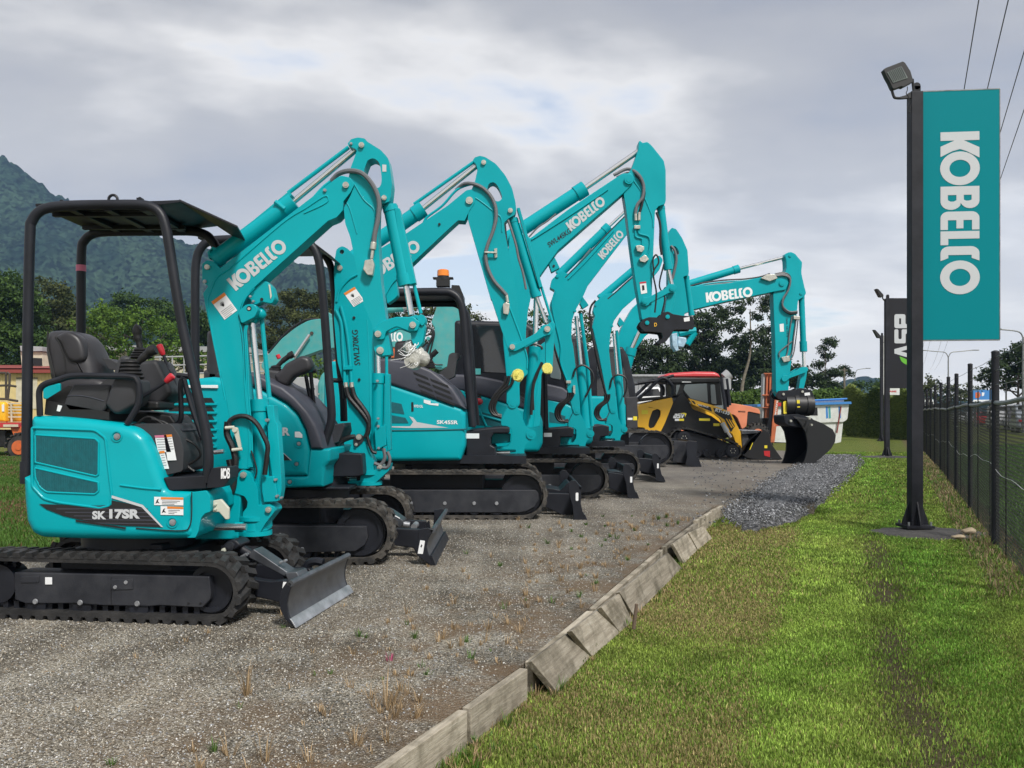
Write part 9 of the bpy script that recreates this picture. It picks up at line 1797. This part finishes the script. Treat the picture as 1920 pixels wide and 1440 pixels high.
def pebbles():
 rng = np.random.default_rng(33)
 bm = bmesh.new(); bmesh.ops.create_icosphere(bm, subdivisions=1, radius=1); base = np.array([v.co[:] for v in bm.verts]); bf = np.array([[v.index for v in f.verts] for f in bm.faces]); bm.free()
 PAD = PADE+[(3.15, 12.4), (2.8, 14), (3.5, 17), (-6, 17), (-5.2, 12.5), (-4.3, 8.6), (-6.6, 8.35), (-14, 8.2), (-14, 2.3)]
 def scatter(x, y, z, s, cols, name, label):
  n = len(x); R = rng.normal(size=(n, 3, 3)); Q = np.linalg.qr(R)[0]; sc = s[:, None]*np.array([1.0, .75, .5])*(.75+.5*rng.random((n, 3)))
  j = 1+.25*(rng.random((n, len(base), 1))-.5); v = (base[None]*j*sc[:, None, :])@Q; v = v*np.array([1, 1, .8])+np.stack([x, y, z], 1)[:, None, :]
  f = (bf[None]+np.arange(n)[:, None, None]*len(base)).reshape(-1, 3)
  tag(npmesh(name, v.reshape(-1, 3), f, M['peb'], None, np.repeat(cols, len(base), 0)), label, 'gravel', kind='stuff')
 m = bpy.data.materials.new('pebble'); m.use_nodes = True; nt = m.node_tree; b = nt.nodes['Principled BSDF']; at = N(nt, 'ShaderNodeAttribute', attribute_name='tint'); nt.links.new(at.outputs['Color'], b.inputs['Base Color']); b.inputs['Roughness'].default_value = .75; M['peb'] = m
 n = 125000; y = 2.5+13*rng.random(n)**1.7; x = rng.uniform(-.62, .3, n)*y; k = inpoly(x, y, PAD) & ((rng.random(n) > .75*np.exp(-np.maximum(np.interp(y, [p[1] for p in PADE], [p[0] for p in PADE])-x, 0)/.45)) & (x < np.interp(y, [p[1] for p in PADE], [p[0] for p in PADE])-.04)); x, y = x[k], y[k]; n = len(x)
 pal = np.array([[.38, .345, .28], [.28, .25, .20], [.47, .45, .40], [.18, .16, .13], [.33, .34, .35], [.58, .57, .55], [.29, .22, .15]]); c = pal[rng.choice(7, n, p=[.28, .24, .14, .14, .1, .04, .06])]*(.8+.4*rng.random((n, 1)))
 s = .0026+.0038*rng.random(n)**2.5+.0002*y; scatter(x, y, s*.3, s, c, 'loose_gravel', 'loose grey and tan pebbles lying on the gravel pad')
 # crushed rock heap beside the far boards
 poly = [(gpt(*p).x, gpt(*p).y) for p in ((1364, 958), (1385, 940), (1425, 915), (1462, 890), (1510, 868), (1560, 850), (1600, 858), (1605, 875), (1575, 905), (1545, 930), (1500, 955), (1450, 972), (1400, 975), (1372, 968))]
 cx, cy = np.mean(poly, 0); mb = MB(); rings = []; poly2 = [tuple(p) for p in rnd(poly, .6, 3)]; poly2 = [(cx+(p[0]-cx)*k, cy+(p[1]-cy)*k) for p, k in zip(poly2, 1+.025*rng.normal(size=len(poly2)))]
 for rr, zz in ((1.06, -.22), (.94, -.02), (.75, .03), (.4, .035), (.15, .03)): rings.append([Vector((cx+(p[0]-cx)*rr, cy+(p[1]-cy)*rr, zz+.015*rng.normal())) for p in poly2])
 q = len(poly2); vs = [p for r in rings for p in r]; fs = [(i*q+k, i*q+(k+1) % q, (i+1)*q+(k+1) % q, (i+1)*q+k) for i in range(4) for k in range(q)]+[tuple(4*q+k for k in range(q))]
 mb.add(vs, fs, True); tag(mb.build('crushed_rock', M['dgravel']), 'low heap of dark blue-grey crushed rock where the pad meets the grass', 'gravel', kind='stuff')
 n = 26000; y = rng.uniform(10.5, 28, n); x = rng.uniform(.2, .4, n)*y; k = inpoly(x, y, [(cx+(p[0]-cx)*1.06, cy+(p[1]-cy)*1.06) for p in poly]) | (inpoly(x, y, [(cx+(p[0]-cx)*1.22, cy+(p[1]-cy)*1.22) for p in poly]) & (rng.random(n) < .25) & (x > y*.232)) | ((rng.random(n) < .03) & (x < .33*y-.9)); x, y = x[k], y[k]; n = len(x)
 g = rng.choice([.07, .12, .2, .34], n, p=[.35, .35, .2, .1])[:, None]*np.array([[.97, .99, 1.04]])*(.8+.4*rng.random((n, 1))); s = .006+.010*rng.random(n)+.0005*y; scatter(x, y, .02+.02*rng.random(n), s, g, 'crushed_rock_stones', 'scattered dark blue-grey broken stones on the heap')
 # dry weeds on the gravel
 V, Fc_, Cc = [], [], []; base_ = 0
 tufts = [(725, 1330, .16, 26, 0), (740, 1345, .12, 22, 0), (462, 1305, .16, 14, 0), (732, 1240, .05, 10, 1), (655, 1290, .05, 14, 0), (430, 1420, .1, 14, 0), (498, 1425, .12, 16, 0)]
 for i in range(230):
  t = rng.random(); yy = 2.7+9*t; xx = np.interp(yy, [p[1] for p in PADE], [p[0] for p in PADE])-.05-abs(rng.normal(0, .38))*(1+.9*np.exp(-((yy-6.3)/1.5)**2)+1.2*np.exp(-((yy-10)/1.8)**2)); tufts.append((CX+F*xx/yy, HY+F*CH/yy, .02+.05*rng.random(), int(8+14*rng.random()), 0 if rng.random() < .8 else 2))
 for i in range(50): yy = 2.7+5*rng.random(); xx = rng.uniform(-.5, .05)*yy; tufts.append((CX+F*xx/yy, HY+F*CH/yy, .012+.03*rng.random(), int(4+8*rng.random()), 0 if rng.random() < .75 else 2))
 for i in range(150):
  yy = 3.2+6.5*rng.random()**1.6; xx = np.interp(yy, [p[1] for p in PADE], [p[0] for p in PADE])+.04+abs(rng.normal(0, .09)); k_ = 3 if rng.random() < .6 else 4; q = float(lawn_h(xx, yy)); tufts.append((CX+F*xx/yy, HY+F*(CH-q)/yy, .03+.05*rng.random(), int(8+12*rng.random()), k_))
 for (px, py, h, n, kind) in tufts:
  p = gpt(px, py, 0) if kind < 3 else gpt(px, py, -.15); zb_ = p.z if kind < 3 else float(lawn_h(p.x, p.y)); kind = {3: 0, 4: 2}.get(kind, kind); a = rng.random(n)*6.283; r0 = rng.random(n)*.02+.0*h; hh = h*(.5+.6*rng.random(n)); le = .25+.7*rng.random(n); w = .0012+.00025*p.y
  x = p.x+np.cos(a)*r0*(1+h*4); y = p.y+np.sin(a)*r0*(1+h*4); dx, dy = -np.sin(a)*w, np.cos(a)*w; z0 = np.zeros(n)+zb_; hz_ = hh+zb_
  A = np.stack([np.stack([x-dx, y-dy, z0], 1), np.stack([x+dx, y+dy, z0], 1), np.stack([x+dx*.7+np.cos(a)*hh*le*.4, y+dy*.7+np.sin(a)*hh*le*.4, hh*.65+zb_], 1), np.stack([x-dx*.7+np.cos(a)*hh*le*.4, y-dy*.7+np.sin(a)*hh*le*.4, hh*.65+zb_], 1), np.stack([x+np.cos(a)*hh*le, y+np.sin(a)*hh*le, hz_], 1)], 1)
  V.append(A.reshape(-1, 3)); i = base_+np.arange(n)[:, None]*5; Fc_.append(np.concatenate([i+np.array([0, 1, 2]), i+np.array([0, 2, 3]), i+np.array([3, 2, 4])])); base_ += 5*n
  c = {0: np.array([.42, .30, .17]), 1: np.array([.40, .08, .16]), 2: np.array([.10, .18, .04])}[kind]; Cc.append(np.repeat(c*(.55+.7*rng.random((n, 1))), 5, 0))
 tag(npmesh('weeds', np.concatenate(V), np.concatenate(Fc_), M['blade_grass'], None, np.clip(np.concatenate(Cc), 0, 1)), 'dry straw-coloured weeds growing through the gravel', 'weeds', kind='stuff')
pebbles()

def haze():
 """air between the yard and the mountain"""
 mb = MB(); mb.box((0, 830, 196), 3200, 1990, 396); m = bpy.data.materials.new('haze_air'); m.use_nodes = True; nt = m.node_tree; nt.nodes.clear()
 o_ = nt.nodes.new('ShaderNodeOutputMaterial'); v = nt.nodes.new('ShaderNodeVolumePrincipled'); v.inputs['Color'].default_value = (.36, .58, 1.0, 1); v.inputs['Density'].default_value = 0.00025; v.inputs['Anisotropy'].default_value = 0.2
 nt.links.new(v.outputs[0], o_.inputs['Volume']); tag(mb.build('haze', m), 'thin bluish air over the whole site', 'haze', kind='stuff')
haze()
